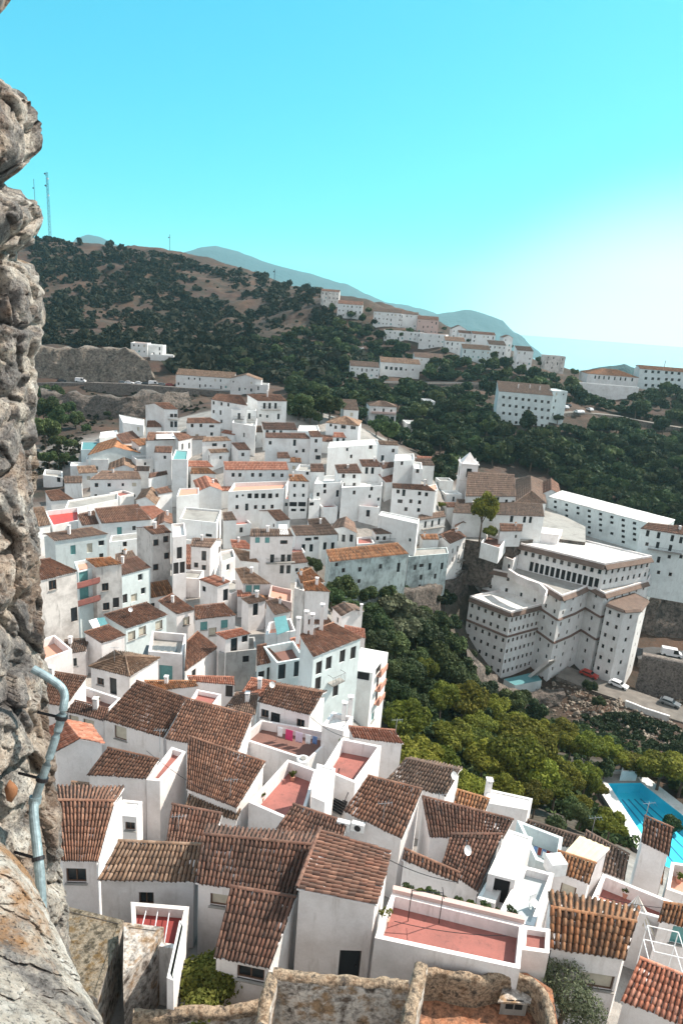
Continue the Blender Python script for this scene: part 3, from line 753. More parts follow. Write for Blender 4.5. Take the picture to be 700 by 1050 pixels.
c = t.mix((sp, 1), c0, (town, 0)); c = t.mix((sp, 2), c, (dark, 0)); t.col(c); t.b.inputs['Roughness'].default_value = .95
t.bump(n2, 0, .8, .6)
gr_o = raw_mesh('ground', np.c_[X.ravel(), Y.ravel(), Zt], Fq, ['ground_mix'], smooth=True)
ca = gr_o.data.color_attributes.new('zone', 'FLOAT_COLOR', 'POINT'); ca.data.foreach_set('color', np.c_[zn, np.ones(len(zn))].ravel().astype(np.float32))
tag(gr_o, 'steep valley ground under the village and hillside', kind='structure')
# ------------------------------------------------------------------ haze
t = NT('haze_air'); t.t.nodes.remove(t.b); pv = t.n('ShaderNodeVolumePrincipled'); pv.inputs['Density'].default_value = HAZE; pv.inputs['Color'].default_value = (.60, .93, 1.0, 1); pv.inputs['Anisotropy'].default_value = .45
t.l(pv, 0, t.out, 'Volume')
m = MB(); m.box((0, 4200, 340), (9500, 0, 0), (0, 6900, 0), (0, 0, 462), 'haze_air'); hz = m.build('haze'); tag(hz, 'thin blue air between the castle and the mountains', kind='stuff')
# ------------------------------------------------------------------ distant mountains
t = NT('mountain_haze_tint'); n1 = t.noise(.0016, 8, .6); n2 = t.noise(.012, 6, .7)
a = t.ramp(n1, 0, [(.35, (.006, .03, .038)), (.6, (.02, .05, .055))]); t.col((a, 0)); t.b.inputs['Roughness'].default_value = 1; t.bump(n2, 0, 1, 20)  # blue-green of the hazy distance put into the base colour
def mountain(name, prof, dist, label, width, seed, mat='mountain_haze_tint'):
    px = np.array([p[0] for p in prof], float); py = np.array([p[1] for p in prof], float)
    q = np.linspace(px[0], px[-1], 240); yy = np.interp(q, px, py)
    rows = 34; V = []
    rg = np.random.default_rng(seed); top = np.array([at(a, b, dist) for a, b in zip(q, yy)])
    ext = 1.0
    nse = fnoise(top[:, 0], top[:, 1], dist * .07, 5, seed) * dist * .0012
    for k in range(-rows // 2, rows // 2 + 1):
        s = k / (rows / 2); pt = top.copy(); pt[:, 1] += s * width
        nn = fnoise(pt[:, 0], pt[:, 1] * 1.3, dist * .10, 5, seed + 1)
        h = top[:, 2] + 80 + nse
        f = (1 - abs(s)) ** 1.25
        pt[:, 2] = -80 + h * f + nn * dist * .010 * min(1, 3.2 * abs(s)) * (1 - abs(s)) - 15 * (abs(s) > .97)
        V.append(pt)
    V = np.array(V); r, c_ = V.shape[:2]; idx = np.arange(r * c_).reshape(r, c_)
    Fq = np.stack([idx[:-1, :-1], idx[:-1, 1:], idx[1:, 1:], idx[1:, :-1]], -1).reshape(-1, 4)
    o = raw_mesh(name, V.reshape(-1, 3), Fq, [mat], smooth=True); tag(o, label, kind='structure'); return o
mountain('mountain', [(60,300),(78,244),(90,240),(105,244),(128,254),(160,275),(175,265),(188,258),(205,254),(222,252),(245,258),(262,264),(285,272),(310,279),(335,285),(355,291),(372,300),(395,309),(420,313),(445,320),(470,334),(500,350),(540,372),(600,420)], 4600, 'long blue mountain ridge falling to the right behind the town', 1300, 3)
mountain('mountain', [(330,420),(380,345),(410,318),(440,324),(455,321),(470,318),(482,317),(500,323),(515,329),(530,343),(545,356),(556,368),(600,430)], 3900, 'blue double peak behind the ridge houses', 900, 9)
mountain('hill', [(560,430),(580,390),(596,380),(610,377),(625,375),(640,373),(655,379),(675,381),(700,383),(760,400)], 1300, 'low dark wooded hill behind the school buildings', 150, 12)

t = NT('sea_water'); t.b.inputs['Base Color'].default_value = (.25, .4, .45, 1); t.b.inputs['Roughness'].default_value = .22; t.b.inputs['IOR'].default_value = 1.33
m = MB(); m.poly([(-9300, 1900, -52), (9300, 1900, -52), (9300, 10950, -52), (-9300, 10950, -52)], 'sea_water'); tag(m.build('sea'), 'calm hazy sea reaching to the horizon', kind='structure')
H = house
# ---- nearest rows, bottom of the picture
H('n1', 'white house with barred window beside the castle rock at lower left', [(62,883),(101,884),(118,823),(50,822)], 'gable', 5, wins=[(70,898,'x',1.1,1.0),(71,912,'k',.9,1.2)], roof='tile_brown', back=.6)
H('n2', 'low white house whose pale sun-bleached tile roof lies below the dark ridge roof', [(100,903),(200,905),(207,868),(121,864)], 'shed', 4.5, roof='tile_pale', s=.28, wins=[(150,922,'x',.8,.9)])
H('n3', 'wide white house under a dark weathered roof with pale ridge, behind the patio', [(200,906),(304,921),(320,868),(208,857)], 'gable', 5.5, roof='tile_dark', wins=[(228,924,'b',1.3,.8)], back=.45)
H('n4', 'lower house with dark tile roof above the round bush', [(219,982),(277,994),(303,922),(236,911)], 'shed', 4.2, roof='tile_dark', s=.3, wins=[(257,999,'x',1.3,.8)], wall='plaster')
H('n5', 'tall pale house with curved eave and sideways-laid dark tiles in the centre foreground', [(386,929),(401,873),(328,851),(304,912)], 'shed', 6.2, roof='tile_dark', s=.22, wins=[(358,992,'k',1.1,2.2)])
H('n6', 'long white wing with a narrow brown tile strip right of the curved-eave house', [(412,882),(470,906),(471,897),(414,872)], 'shed', 5, roof='tile_brown', s=.25)
H('n7', 'red roof terrace with potted plants along its pink back wall', [(384,962),(533,994),(537,948),(402,915)], 'flat', 4.6, floor='terracotta_floor', ph=.75, wall='plaster', name='roof_terrace', cat='terrace')
H('n8', 'small red landing with low walls between red terrace and ridged-tile house', [(534,974),(563,978),(564,953),(536,949)], 'flat', 4.9, floor='terracotta_floor', wall='plaster', ph=.35, name='roof_terrace', cat='terrace')
H('n9', 'white house with bold orange-brown barrel tiles and one shuttered window behind the olive tree', [(563,973),(641,985),(652,947),(563.6,932)], 'gable', 5.0, roof='tile_orange', s=.3, wins=[(613,1007,'b',1.7,1.0)], back=.75, per=.34)
H('n10', 'pale wall with clean salmon tile roof in the lower right corner', [(636,1027),(742,1068),(745,1020),(655,984)], 'shed', 3.4, roof='tile_pink', s=.3, per=.26)
H('n11', 'white house with blue window and short orange tile roof at the right edge', [(674,945),(720,955),(726,934),(679,927)], 'shed', 5.0, roof='tile_orange', s=.3, wins=[(697,960,'g')])
H('n12', 'long brown roof strip with rows of tiles behind the pale-blue patio', [(590,885),(640,903),(645,878),(600,853)], 'shed', 4.2, roof='tile_dull', s=.3)
H('n13', 'small white hut with flat orange tile roof and brown shuttered window', [(566,893),(604,907),(611,887),(571,874)], 'shed', 5.4, roof='tile_orange', s=.22, wins=[(582,914,'b',.9,.9)])
H('n14', 'lean-to with cream corrugated sheet roof behind the orange-roofed hut', [(578,876),(607,888),(625,871),(594,858)], 'shed', 5.9, roof='tile_orange', sheet='cream_sheet', s=.22)
H('n15', 'slim tall white house with steep rusty tile roof beside the swimming pool', [(657,864),(686,878),(690,851),(660,838)], 'shed', 7.2, roof='tile_brown', s=.4, ant=[(660,845)])
H('n16', 'tiny annex with broken orange tiles at the foot of the slim house', [(653,898),(679,908),(682,885),(656,877)], 'shed', 4.2, roof='tile_orange', s=.4)
H('n17', 'long red terrace strip with white parapets between the hut and the slim house', [(606,922),(682,944),(690,925),(618,896)], 'flat', 4.0, floor='terracotta_floor', name='roof_terrace', cat='terrace')
H('n18', 'pale orange terrace corner at the right edge below the slim house', [(683,912),(720,925),(730,890),(688,884)], 'flat', 4.4, floor='terracotta_pale', name='roof_terrace', cat='terrace')
H('n19', 'pale blue sunken terrace with clothes drying beyond the white slab roof', [(549,882),(572,890),(577,859),(530,841),(1,1)][:4], 'flat', 5.0, floor='blue_floor', wall='plaster_blue', ph=1.3, name='roof_terrace', cat='terrace')
H('n20', 'long bluish courtyard floor with chairs in front of the sunken terrace', [(508,942),(547,950),(568,896),(537,888)], 'flat', 4.3, floor='blue_floor', wall='plaster', ph=.5, name='roof_terrace', cat='terrace')
H('n21', 'white house with long bare slab roof in the middle of the courtyard', [(500,896),(528,903),(546,859),(522,851)], 'flat', 5.6, floor='white_roof', ph=.06, wins=[(513,915,'D',.9,1.8)])
H('n22', 'small white awning box in front of the slab-roofed house', [(489,921),(507,927),(518,905),(501,900)], 'flat', 4.2, floor='white_roof', ph=.05)
H('n23', 'long white house with dark double-pitched roof left of the slab roof', [(440,859),(516,860),(526,842),(432,818)], 'shed', 5.0, roof='tile_dark', s=.3)
H('n24', 'lower dark tile roof wedge stepping down from the dark double roof', [(452,888),(490,916),(515,857),(462,857)], 'shed', 4.3, roof='tile_dark', s=.25)
H('n25', 'little orange tiled house beside the white capped wall above the pines', [(464,827),(496,836),(502,821),(468,811)], 'shed', 4.6, roof='tile_orange', s=.3)
H('n26', 'white block with thin slab roof jutting towards the pine trees', [(497,823),(541,831),(546,819),(500,809)], 'flat', 4.8, floor='white_roof', ph=.08, chim=[(500,812,.9)])
H('n27', 'narrow tile strip running right of the white slab block', [(527,860),(600,872),(603,862),(540,842)], 'shed', 3.8, roof='tile_dull', s=.3)
# ---- stairs and terraces in the middle foreground
H('e7', 'house with pale brown tile roof at the edge of the pine grove', [(396,800),(457,817),(471,791),(415,779)], 'gable', 4.8, roof='tile_dull', s=.3, back=.25, ant=[(462,806,1)])
H('e6', 'house with mottled dark tile roof and bright right wall below the staircase', [(352,832),(412,861),(433,811),(377,797)], 'shed', 5.6, roof='tile_brown', s=.3, ant=[(392,846)])
H('e10', 'low house with grey-brown tiles and an air conditioner behind the centre house', [(283,851),(348,872),(356,845),(300,826)], 'shed', 4.6, roof='tile_dark', s=.25, wins=[(352,862,'b',.8,.7)])
H('e2', 'large dull red terrace left of the outdoor staircase', [(255,823),(308,846),(325,790),(295,779)], 'flat', 4.4, floor='terracotta_floor', ph=1.1, name='roof_terrace', cat='terrace')
H('e4', 'upper red-brown terrace right of the outdoor staircase', [(330,789),(364,803),(391,765),(350,757)], 'flat', 5.6, floor='terracotta_floor', ph=1.2, name='roof_terrace', cat='terrace')
H('e5', 'white house with light pinkish tile roof at the drop to the pine grove', [(362,757),(414,763),(405,750),(357,746)], 'shed', 6.4, roof='tile_pink', s=.25, ant=[(405,756)])
H('e1', 'white house with tiled roof whose terrace has washing on the line', [(264.5,720),(318,734),(331,711.5),(275,702)], 'gable', 6.2, roof='tile_brown', s=.32, back=.35, wins=[(271.5,732,'x',.8,.9),(282,741,'k',.95,2.1),(308,742,'x',.8,.9)])
H('e1t', 'roof terrace with washing line of pink and lilac clothes', [(245,757),(316,780),(346,752),(268,738)], 'flat', 4.2, floor='brown_floor', ph=.95, name='roof_terrace', cat='terrace')
H('e8', 'low white parapet house with white chimneys between laundry house and tower', [(330,744),(352,750),(362,735),(341,730)], 'flat', 6.0, floor='white_roof', ph=.4, chim=[(352,738,1.6),(358,735,1.9)])
# ---- left foreground
H('d1', 'white cube house with ribbed dark tile roof left of the big roofs', [(89,795),(150,799),(163,780),(110,768)], 'shed', 5.4, roof='tile_brown', s=.35)
H('d1b', 'tall narrow white house with bright right wall and small balustraded roof', [(150,800),(164,801),(191,771),(176,766)], 'flat', 5.8, floor='terracotta_floor', ph=.5, wins=[(139,846,'x')], ant=[(164,768)])
H('d2', 'white gabled house with plain red roof just right of the castle wall', [(57,772),(107,763),(92,744),(40,750)], 'end', 5.8, roof='tile_pink', s=.45)
H('d2b', 'tiny shed with mossy tiles between the gabled house and the cube house', [(66,822),(88,823),(92,805),(73,803)], 'shed', 3.2, roof='tile_pale', s=.35)
H('d3', 'white house wall with door in the gap under the narrow balustraded house', [(118,836),(140,838),(146,822),(126,820)], 'flat', 4.0, floor='white_roof', ph=.1, wins=[(138,848,'x',.7,.7)])
H('r4', 'strip of pale grey tiles under the wide dark roof', [(190,826),(243,842),(247,832),(194,815)], 'shed', 4.0, roof='tile_pale', s=.25)
H('r3', 'long house with wide dark brown roof below the orange ridge band', [(191,809),(243,829),(272,783),(193,756)], 'shed', 5.0, roof='tile_brown', s=.3, ant=[(236,820)])
H('r5', 'dark-roofed house wedged behind the wide pale ridge roof', [(170,866),(215,872),(228,836),(176,826)], 'shed', 4.2, roof='tile_dark', s=.3)
H('r1', 'long white house under the biggest brown roof, left half, with three blinds', [(105.5,738),(168,757),(191,717),(140,699)], 'shed', 5.2, roof='tile_brown', s=.32, wins=[(91.4,742,'b'),(123.6,752,'b',1.3,1.4)])
H('r1b', 'right half of the biggest brown roof, ending by the laundry terrace', [(169,758),(244,772),(259,735),(191,717)], 'shed', 5.1, roof='tile_brown', s=.32)
H('k1w', 'low white wing with blinds and dark eave strip under the small terrace', [(68,730),(108,740),(112,728),(72,718)], 'shed', 4.0, roof='tile_dark', s=.2, wins=[(68,738,'b'),(91,744,'b',1.2,1.3)])
H('k1b', 'small terrace with dark red floor in front of the hipped roof', [(70,716),(109,730),(124,716),(85,703)], 'flat', 4.6, floor='brown_floor', name='roof_terrace', cat='terrace')
H('k1a', 'white house with hipped straw-brown roof, a door and one small window', [(91,684),(133,694.5),(164,675),(118,668)], 'hip', 6.0, roof='tile_pale', s=.32, wins=[(103,699,'x',.9,.9),(116,704,'k',.9,2.1)])
H('k1c', 'house with dark tile roof behind the metal drainpipe', [(36,720),(68,725),(89,695),(44,688)], 'shed', 4.4, roof='tile_brown', s=.32)
H('k1d', 'pale terracotta terrace with high white walls beside the castle wall', [(36,680),(74,666),(56,651),(20,664)], 'flat', 4.5, floor='terracotta_pale', name='roof_terrace', cat='terrace')
H('k1e', 'jumble of small sheds with brown tiles under the stained tall walls', [(62,672),(88,668),(92,655),(66,657)], 'shed', 3.4, roof='tile_dull', s=.3, auto=.5)
H('k2a', 'low white house with thin dull orange roof right of the orange strip', [(194,699),(241,703),(240,695),(192,694)], 'shed', 4.2, roof='tile_pink', s=.2, wins=[(235,708,'s')])
H('k2b', 'low building with orange tile strip above the biggest brown roof', [(158,709),(203,704),(201,699),(148,699)], 'shed', 4.0, roof='tile_orange', s=.2)
H('k2c', 'little red terrace in the crook of the biggest brown roof', [(190,726),(214,730),(227,712),(202,707)], 'flat', 3.4, floor='terracotta_floor', ph=.5, name='roof_terrace', cat='terrace')
H('k2d', 'house with flat-looking grey-brown roof left of the laundry house', [(230,726),(262,734),(265,713),(242,711)], 'shed', 4.0, roof='tile_dull', s=.2)
H('k2e', 'house with faded pink tiles and a round chimney behind the laundry house', [(246,713),(268,715),(283,700),(257,696)], 'shed', 4.2, roof='tile_pink', s=.22, chim=[(266,706,1.0)])
# ---- second belt
H('g2b', 'long brown-roofed house whose bright right wall carries a row of windows', [(189,689),(224,664),(203,648),(191,659)], 'shed', 5.2, roof='tile_brown', s=.35, auto=.9)
H('g2c', 'white terrace building with railings and a grey awning', [(152,668),(187,671),(191,650),(156,647)], 'flat', 6.0, floor='concrete', wins=[(170,690,'g',1.6,2)], auto=.6)
H('g2ca', 'grey corrugated awning in front of the railed terrace building', [(146,672),(180,675),(182,664),(150,662)], 'shed', 4.8, roof='tile_dark', sheet='grey_sheet', s=.2)
H('g2d', 'stained grey concrete building with walled yard on top', [(224,670),(263,666),(261,653),(228,656)], 'flat', 5.6, floor='concrete', wall='plaster_grey', wins=[(252,676,'o')])
H('g2d2', 'hut with bright red tile roof on the grey concrete building', [(231,656),(257,650),(248,645),(221,650)], 'shed', 7.4, roof='tile_pink', s=.25, wins=[(240,661,'k'),(251,655,'o')])
H('g2e', 'white-blue house with small triangular brown roof right of the grey building', [(263,683),(288,677),(273,661),(263,663)], 'shed', 6.0, roof='tile_brown', s=.3, wall='plaster_blue', wins=[(277,691,'k',.9,1.8),(268,692,'o')])
H('g2f', 'pale blue house with sunken dark red terrace below the solar canopy', [(284,680),(312,675),(301,657),(270,663)], 'flat', 6.6, floor='brown_floor', wall='plaster_blue', wins=[(289,689,'k',.9,1.9),(305,686,'k',.9,2)])
H('g2g', 'white house with a teal canopy on its brown rooftop', [(272,651),(303,647),(298,634),(276,638)], 'flat', 7.0, floor='brown_floor', auto=.4)
H('g2h', 'narrow strip of salmon roof sloping beside the four white chimneys', [(311,675),(322,673),(305,654),(297,656)], 'shed', 6.4, roof='tile_pink', s=.25, wall='plaster_blue')
H('g3a', 'big pale blue house with wide brown roof, four white chimneys and a balcony', [(321,674),(371.4,654),(342,639),(307,652)], 'shed', 9.5, roof='tile_brown', s=.32, wall='plaster_blue',
  wins=[(327,685,'s'),(337,680,'s'),(351,673,'s'),(362,669.6,'s'),(326,701,'s'),(344,708,'s'),(342,691,'k',.9,2)], chim=[(305,655,2.2),(313,650,2.4),(319,651,2.2),(329,646,2.8)], balc=[(342,698,1.8,.8,'iron')])
H('g3b', 'tall corner tower house with white roof, salmon front roof and stacked balconies', [(358,686),(382,690),(398,669),(370,664)], 'flat', 10, zp=(365,737), floor='white_roof', ph=.1, wall='plaster_cool', wins=[(369,690,'D',2.4,1.1),(388,684,'D',2,1.2),(387,700,'k'),(386,714,'k'),(363,696,'o'),(382,735,'g')],
  balc=[(387,704,2.2,.7,'terracotta_pale'),(386,718,2.2,.7,'terracotta_pale'),(389,689,2.4,.6,'terracotta_pale')], chim=[(363,680,1.0)], storey=2.7)
H('g3c', 'tall slender white house with orange double roof standing over the trees', [(312,606),(339,607),(326,595),(310,598)], 'shed', 9.5, roof='tile_orange', s=.3)
H('g3c2', 'upper orange roof step of the slender white house', [(308,598),(333,597),(319,583),(305,589)], 'gable', 10, roof='tile_orange', s=.3, back=.4)
H('g3c3', 'stained grey stair tower leaning on the slender white house', [(302,603),(312,606),(311,594),(303,593)], 'flat', 9.5, wall='plaster_old', floor='concrete', ph=.4)
H('g3d', 'small white gabled house on the brink above the ravine', [(340,623),(350,632.5),(362,626),(352,618)], 'gable', 5.4, roof='tile_dull', s=.3, wins=[(346,636,'s',.6,1)], chim=[(370,627,1.0)])
H('g3e', 'faded pink lean-to roofs below the small gabled house', [(352,650),(375,655),(374,646),(353,642)], 'shed', 4.4, roof='tile_pink', s=.2)
H('g3f', 'brown lean-to between the slender house and the four chimneys', [(312,640),(343,642),(331,626),(314,628)], 'shed', 4.6, roof='tile_brown', s=.3)
H('g2i', 'white house with brown roof and a shaded doorway above the long ramp', [(255,620),(273,616),(266,610),(247,614)], 'shed', 4.6, roof='tile_dull', s=.3, wins=[(262,624,'k'),(258,624,'o')])
H('g2j', 'house with dull roof and bright windowed right wall behind the teal canopy', [(281,631),(299,627),(284,614),(272,617)], 'shed', 6.0, roof='tile_dull', s=.3, auto=.8)
H('g2k', 'white house with salmon flat roof and grey awning near the spiral of roofs', [(204,594.5),(223,602),(236,597),(219,590)], 'shed', 6.2, roof='tile_pink', s=.15, wins=[(209,604,'o'),(232,610,'k')])
H('g2l', 'broad pale orange pitched roof with green awning on its front', [(249,599.5),(278,599),(253,582),(241,584)], 'shed', 5.4, roof='tile_pale', s=.3, wins=[(255,604,'g'),(263,604,'g')])
H('g2m', 'small salmon lean-to left of the peach terrace', [(243,612),(260,613),(256,606),(243,606)], 'shed', 3.6, roof='tile_pink', s=.2)
H('g2n', 'peach coloured terrace with low walls below the three-door house', [(275,612),(299,618),(300,605),(278,600)], 'flat', 4.8, floor='terracotta_pale', wall='plaster_pink', ph=.7, name='roof_terrace', cat='terrace')
H('g2a', 'long low white house with brown roof and two teal windows', [(200,636),(242.5,631),(230,619),(199,622)], 'shed', 4.6, roof='tile_brown', s=.3, wins=[(209,642,'g'),(230,640,'g'),(208,649,'b'),(218,648,'b')])
H('g1i', 'white house with brown roof between the two long brown roofs', [(181,630.5),(200,625),(177,609),(162,617)], 'shed', 5.0, roof='tile_brown', s=.3, wins=[(191,637,'b')])
H('g1g', 'pale blue house with long rich brown roof at left centre', [(129,645),(172,630.5),(151,618),(106,631)], 'shed', 5.6, roof='tile_brown', s=.33, wall='plaster_blue', wins=[(135,652,'b'),(146,647,'b'),(163,641,'b')])
H('g1h', 'house with brown roof and a white and teal skylight sheet', [(104,660),(129,651.5),(112,641),(86,649)], 'shed', 4.8, roof='tile_brown', s=.33)
H('g1a', 'tall stained white house with one window beside the castle wall', [(36,597),(80,586),(52,573),(20,578)], 'shed', 12, roof='tile_brown', s=.3, wall='plaster_old', wins=[(54,600,'x',1,1.3),(77,630,'k'),(89,628,'k')])
H('g1b', 'pale blue recessed house with two red-floored balconies', [(80,586.5),(98,582),(92,573),(76,576)], 'flat', 12, wall='plaster_blue', floor='terracotta_pale', ph=.5, wins=[(83,593,'g',1.3,1.8),(92,591,'k'),(86,608,'g',1.3,1.8)], balc=[(88,598,3.6,1,'terracotta_floor'),(89,616,3.6,1,'terracotta_floor')])
H('g1c', 'tall weather-stained grey-white house with orange ridge strip', [(98,582),(126,578.5),(114,572),(88,574)], 'shed', 12.5, roof='tile_orange', wall='plaster_old', s=.25, wins=[(108,602,'x'),(109,622,'x'),(119,618,'s')])
H('g1d', 'pale blue house with dark brown roof left of the tall four-window house', [(124,590.5),(155,582),(141,571),(116,577)], 'shed', 8.5, roof='tile_dark', wall='plaster_blue', s=.3, wins=[(144,592,'w'),(137.5,613,'b'),(147,606,'w'),(128,614,'s')])
H('g1e', 'tall grey-white gabled house with four small windows at left centre', [(155.7,548.5),(176,546),(168.6,539),(147,541)], 'gable', 12, roof='tile_brown', wall='plaster_old', s=.35, wins=[(160,556.5,'x'),(170,553,'x'),(171,570,'x'),(158,582,'x')])
H('g1f', 'tall bright white flat-topped house joined to the four-window house', [(177,551),(191,549),(189,536),(176,537)], 'flat', 13, floor='white_roof', ph=.5, wins=[(182.5,547,'s'),(184,567,'s',.9,2),(180,583,'s',.9,2),(187,582,'s',.9,2),(190,580,'s')])
H('m2b', 'white house with brown shutters and dull roof at the village centre', [(195,560.5),(216,562),(222,553.5),(197,552.5)], 'gable', 8.0, roof='tile_dull', s=.3, wins=[(209,570,'x',1,2.2),(225,564,'x',.9,1.6),(201,579.5,'x'),(209,582,'x')])
H('m2c', 'house with cluttered round terrace top beside the brown-shuttered house', [(227,576.5),(241.5,571),(239,563),(225,566)], 'flat', 8.0, floor='concrete', ph=.4, auto=.8)
H('m2d', 'white house with large pale orange roof below the pink gable', [(246,575),(266,577),(258,567),(238,562)], 'shed', 5.4, roof='tile_pale', s=.3)
H('m2d2', 'pink tiled roof step above the large pale orange roof', [(238,562),(262,564),(252,555),(236,554)], 'shed', 5.6, roof='tile_pink', s=.25)
H('m2e', 'large white three-storey house with solar panel and balcony doors', [(256,550.5),(301,550),(297,543),(257,543)], 'shed', 10, roof='tile_dull', s=.25, wins=[(290,573,'k'),(297.5,573,'k'),(279,573,'k'),(289,584,'k'),(297,584,'k'),(291,556,'x',1.6,.9),(264,553,'g'),(274,554,'g')], balc=[(291,576,4,.7,'iron'),(278,577,2,.7,'iron')])
H('m2f', 'small gabled house with brown roof above the solar-panelled house', [(283,534.5),(298,533),(288,523),(274,524)], 'gable', 6, roof='tile_brown', s=.3, auto=.4)
H('m2g', 'white house with long balcony and dull roof above the ravine trees', [(303,549.5),(329,549),(319,539),(298,540)], 'shed', 6.4, roof='tile_dull', s=.3, wins=[(316,553,'x',1.6,.8),(324,552,'x',1.2,.8),(311,562,'k'),(319,562,'k')])
H('m2h', 'white house with brown roof left of the big orange-roofed hall', [(320,549.5),(347,548),(333,531),(315,533)], 'shed', 6.4, roof='tile_dull', s=.3, wins=[(323,552,'o'),(333,560,'k'),(341,560,'k')])
H('m2i', 'broad white house with four dark openings in a row and a row of small windows', [(234,504),(291,501),(296,493),(240,495)], 'flat', 10, floor='terracotta_pale', wins=[(256,508.5,'o',1.2,1.4),(263,508.5,'o',1.2,1.4),(270,508.5,'o',1.2,1.4),(277,508.5,'o',1.2,1.4),(243,509,'o',.7,.9),(249,508,'o',.6,.6),(243,520,'x'),(253,520,'k'),(262,520,'x'),(270,520,'x'),(279,519.5,'x'),(284,508,'x')])
H('m2j', 'long white house with straight terracotta roof and six upper windows', [(230.5,482),(296,482),(293.6,474),(229,473.6)], 'shed', 9, roof='tile_pink', s=.28, wins=[(239,487,'x'),(246,487,'x'),(259,487,'x'),(267,487,'x'),(280,487,'x'),(289,487.5,'x'),(264,496,'o',2.4,1.1),(282,496,'o',2,1.1)])
H('m2k', 'white gabled house with orange verge left of the four-opening house', [(203,504),(228,503),(222,492),(198,493)], 'end', 7.5, roof='tile_pink', s=.4)
H('m2l', 'plain pinkish-white block at the left of the orange-verged gable', [(181,509),(204,506.5),(204,500),(184,501)], 'flat', 9, floor='terracotta_pale', ph=.3)
H('m2m', 'white stepped house with small dull roof below the orange-verged gable', [(229,534),(243,533.5),(238,525),(228,526)], 'shed', 6.5, roof='tile_dull', s=.3, wins=[(225,545,'x')])
H('m2n', 'long blank white wall house under the orange-verged gable', [(184,532),(222,536),(227,523),(190,520)], 'flat', 7, floor='concrete', ph=.4, wins=[(205,525,'g',.7,1.4),(214,549,'x',1.6,.8)])
H('m2o', 'white house with orange roof over three garage-like openings', [(297,493.5),(317,494),(310,487),(296,487)], 'shed', 9.5, roof='tile_orange', s=.3, wins=[(302,498,'w'),(311,498,'w'),(302,508,'w'),(311,508,'w'),(300,517,'o',2.1,1.3),(309.6,517,'o',2.1,1.3),(301,523,'o',1.4,.8),(310,523,'o',1.4,.8)])
H('m2p', 'small white wing with one dark opening right of the garage-like openings', [(317,513),(328,512),(328,505),(318,506)], 'flat', 6, floor='white_roof', ph=.4, wins=[(318,517,'o',1.4,1)])
# ---- upper village
H('u2a', 'high white house with twin pitched roofs at the top of the village', [(216,409.5),(254,416),(247,405.5),(222,404)], 'gable', 8, roof='tile_brown', s=.3, wins=[(219,413,'x'),(227,414,'x'),(234,415,'x'),(219,422,'x'),(226,423,'s',.8,1.6),(227,432,'x')])
H('u2b', 'white house with three tall balcony doors at the top right of the village', [(264,411),(294.5,411.5),(288,405),(253,404.5)], 'shed', 8, roof='tile_brown', s=.3, wins=[(271,416,'k'),(276.5,416,'k'),(282.5,416,'k'),(267,426,'w'),(285.5,427,'k'),(274,427,'w')], balc=[(277,420,6,.8,'iron')], chim=[(274,407,1.6)])
H('u2c', 'white block with two balcony doors below the twin-roofed house', [(237,420),(263,421),(262,413),(240,413)], 'flat', 7.5, floor='white_roof', ph=.5, wins=[(245,426.5,'k'),(255.5,426.5,'k')], balc=[(250,430,6,.8,'iron')])
H('u2d', 'plain white stepped block below the two balcony doors', [(238,433),(262,437),(264,429),(241,427)], 'flat', 7, floor='white_roof', wins=[(250,446,'w',.7,1.6),(250,450,'x')])
H('u2e', 'white house with dark tile roof and bright skylight', [(270,440.5),(305,441),(302,434),(268,433)], 'shed', 6, roof='tile_dark', s=.28, wins=[(274,442,'k'),(281,442,'k'),(288,442,'k')])
H('u2f', 'long white house with narrow dark eave and tall centre window', [(272,449),(319,450),(313,444.5),(272,444)], 'shed', 9, roof='tile_dark', s=.25, wins=[(277,454,'x'),(302,454,'k'),(266,453,'w'),(267,465,'x'),(301,471,'x',1.1,1.6),(311,462,'x'),(274,453,'x'),(304,463,'o')])
H('u2g', 'white cubic house with small brown roof at the right of the long dark eave', [(305,442),(328,442),(326,436),(307,436)], 'flat', 7, floor='white_roof', ph=.4, auto=.3)
H('u2g2', 'white house corner with brown awning roof and balconies', [(318,448),(331,448.5),(327,442),(316,442)], 'shed', 8, roof='tile_brown', s=.25, wins=[(324,452,'x'),(324,462,'x'),(326,469,'x',1.6,1.4)])
H('u2h', 'white house with broad low dark roof left of the plain stepped block', [(191,434),(227,434),(216,428.5),(192,429)], 'shed', 8.5, roof='tile_brown', s=.28, wins=[(202,447,'b'),(217,437,'x',1.6,.8),(217,445,'x'),(202,456,'b'),(197,436,'x'),(206,435,'x')])
H('u2i', 'squat white house with pale rim roof and four windows in a square', [(207,453),(237,452),(233,448),(209,448.5)], 'shed', 7, roof='tile_pale', s=.2, wins=[(220,456,'x',1.6,1),(230,457,'x'),(220,466,'x'),(230,466,'x')])
H('u2j', 'small white house with near-black lean-to roof', [(244,461.5),(257,461.5),(251,454),(237,454.5)], 'shed', 5, roof='tile_dark', s=.3, wins=[(249,466,'x'),(252,466,'x')])
H('u2k', 'white corner house with brown roof and arched windows on its right wall', [(183,452.5),(198,449),(190,443),(178,445)], 'shed', 8, roof='tile_brown', s=.3, wins=[(187,458,'k'),(194,457,'k')])
H('u2l', 'small house with pale pink roof, upper of the stacked pair', [(193,478.5),(219,479),(213,473),(193,473)], 'shed', 5, roof='tile_pink', s=.3)
H('u2m', 'small house with orange roof, lower of the stacked pair', [(195,486),(222,486),(214,480),(196,480)], 'gable', 5, roof='tile_orange', s=.3, back=.3)
H('u2n', 'white house with dark hollow roof terrace right of the terracotta-roofed row', [(284,470),(298,470),(295,464),(284,464)], 'shed', 5.5, roof='tile_dark', s=.3)
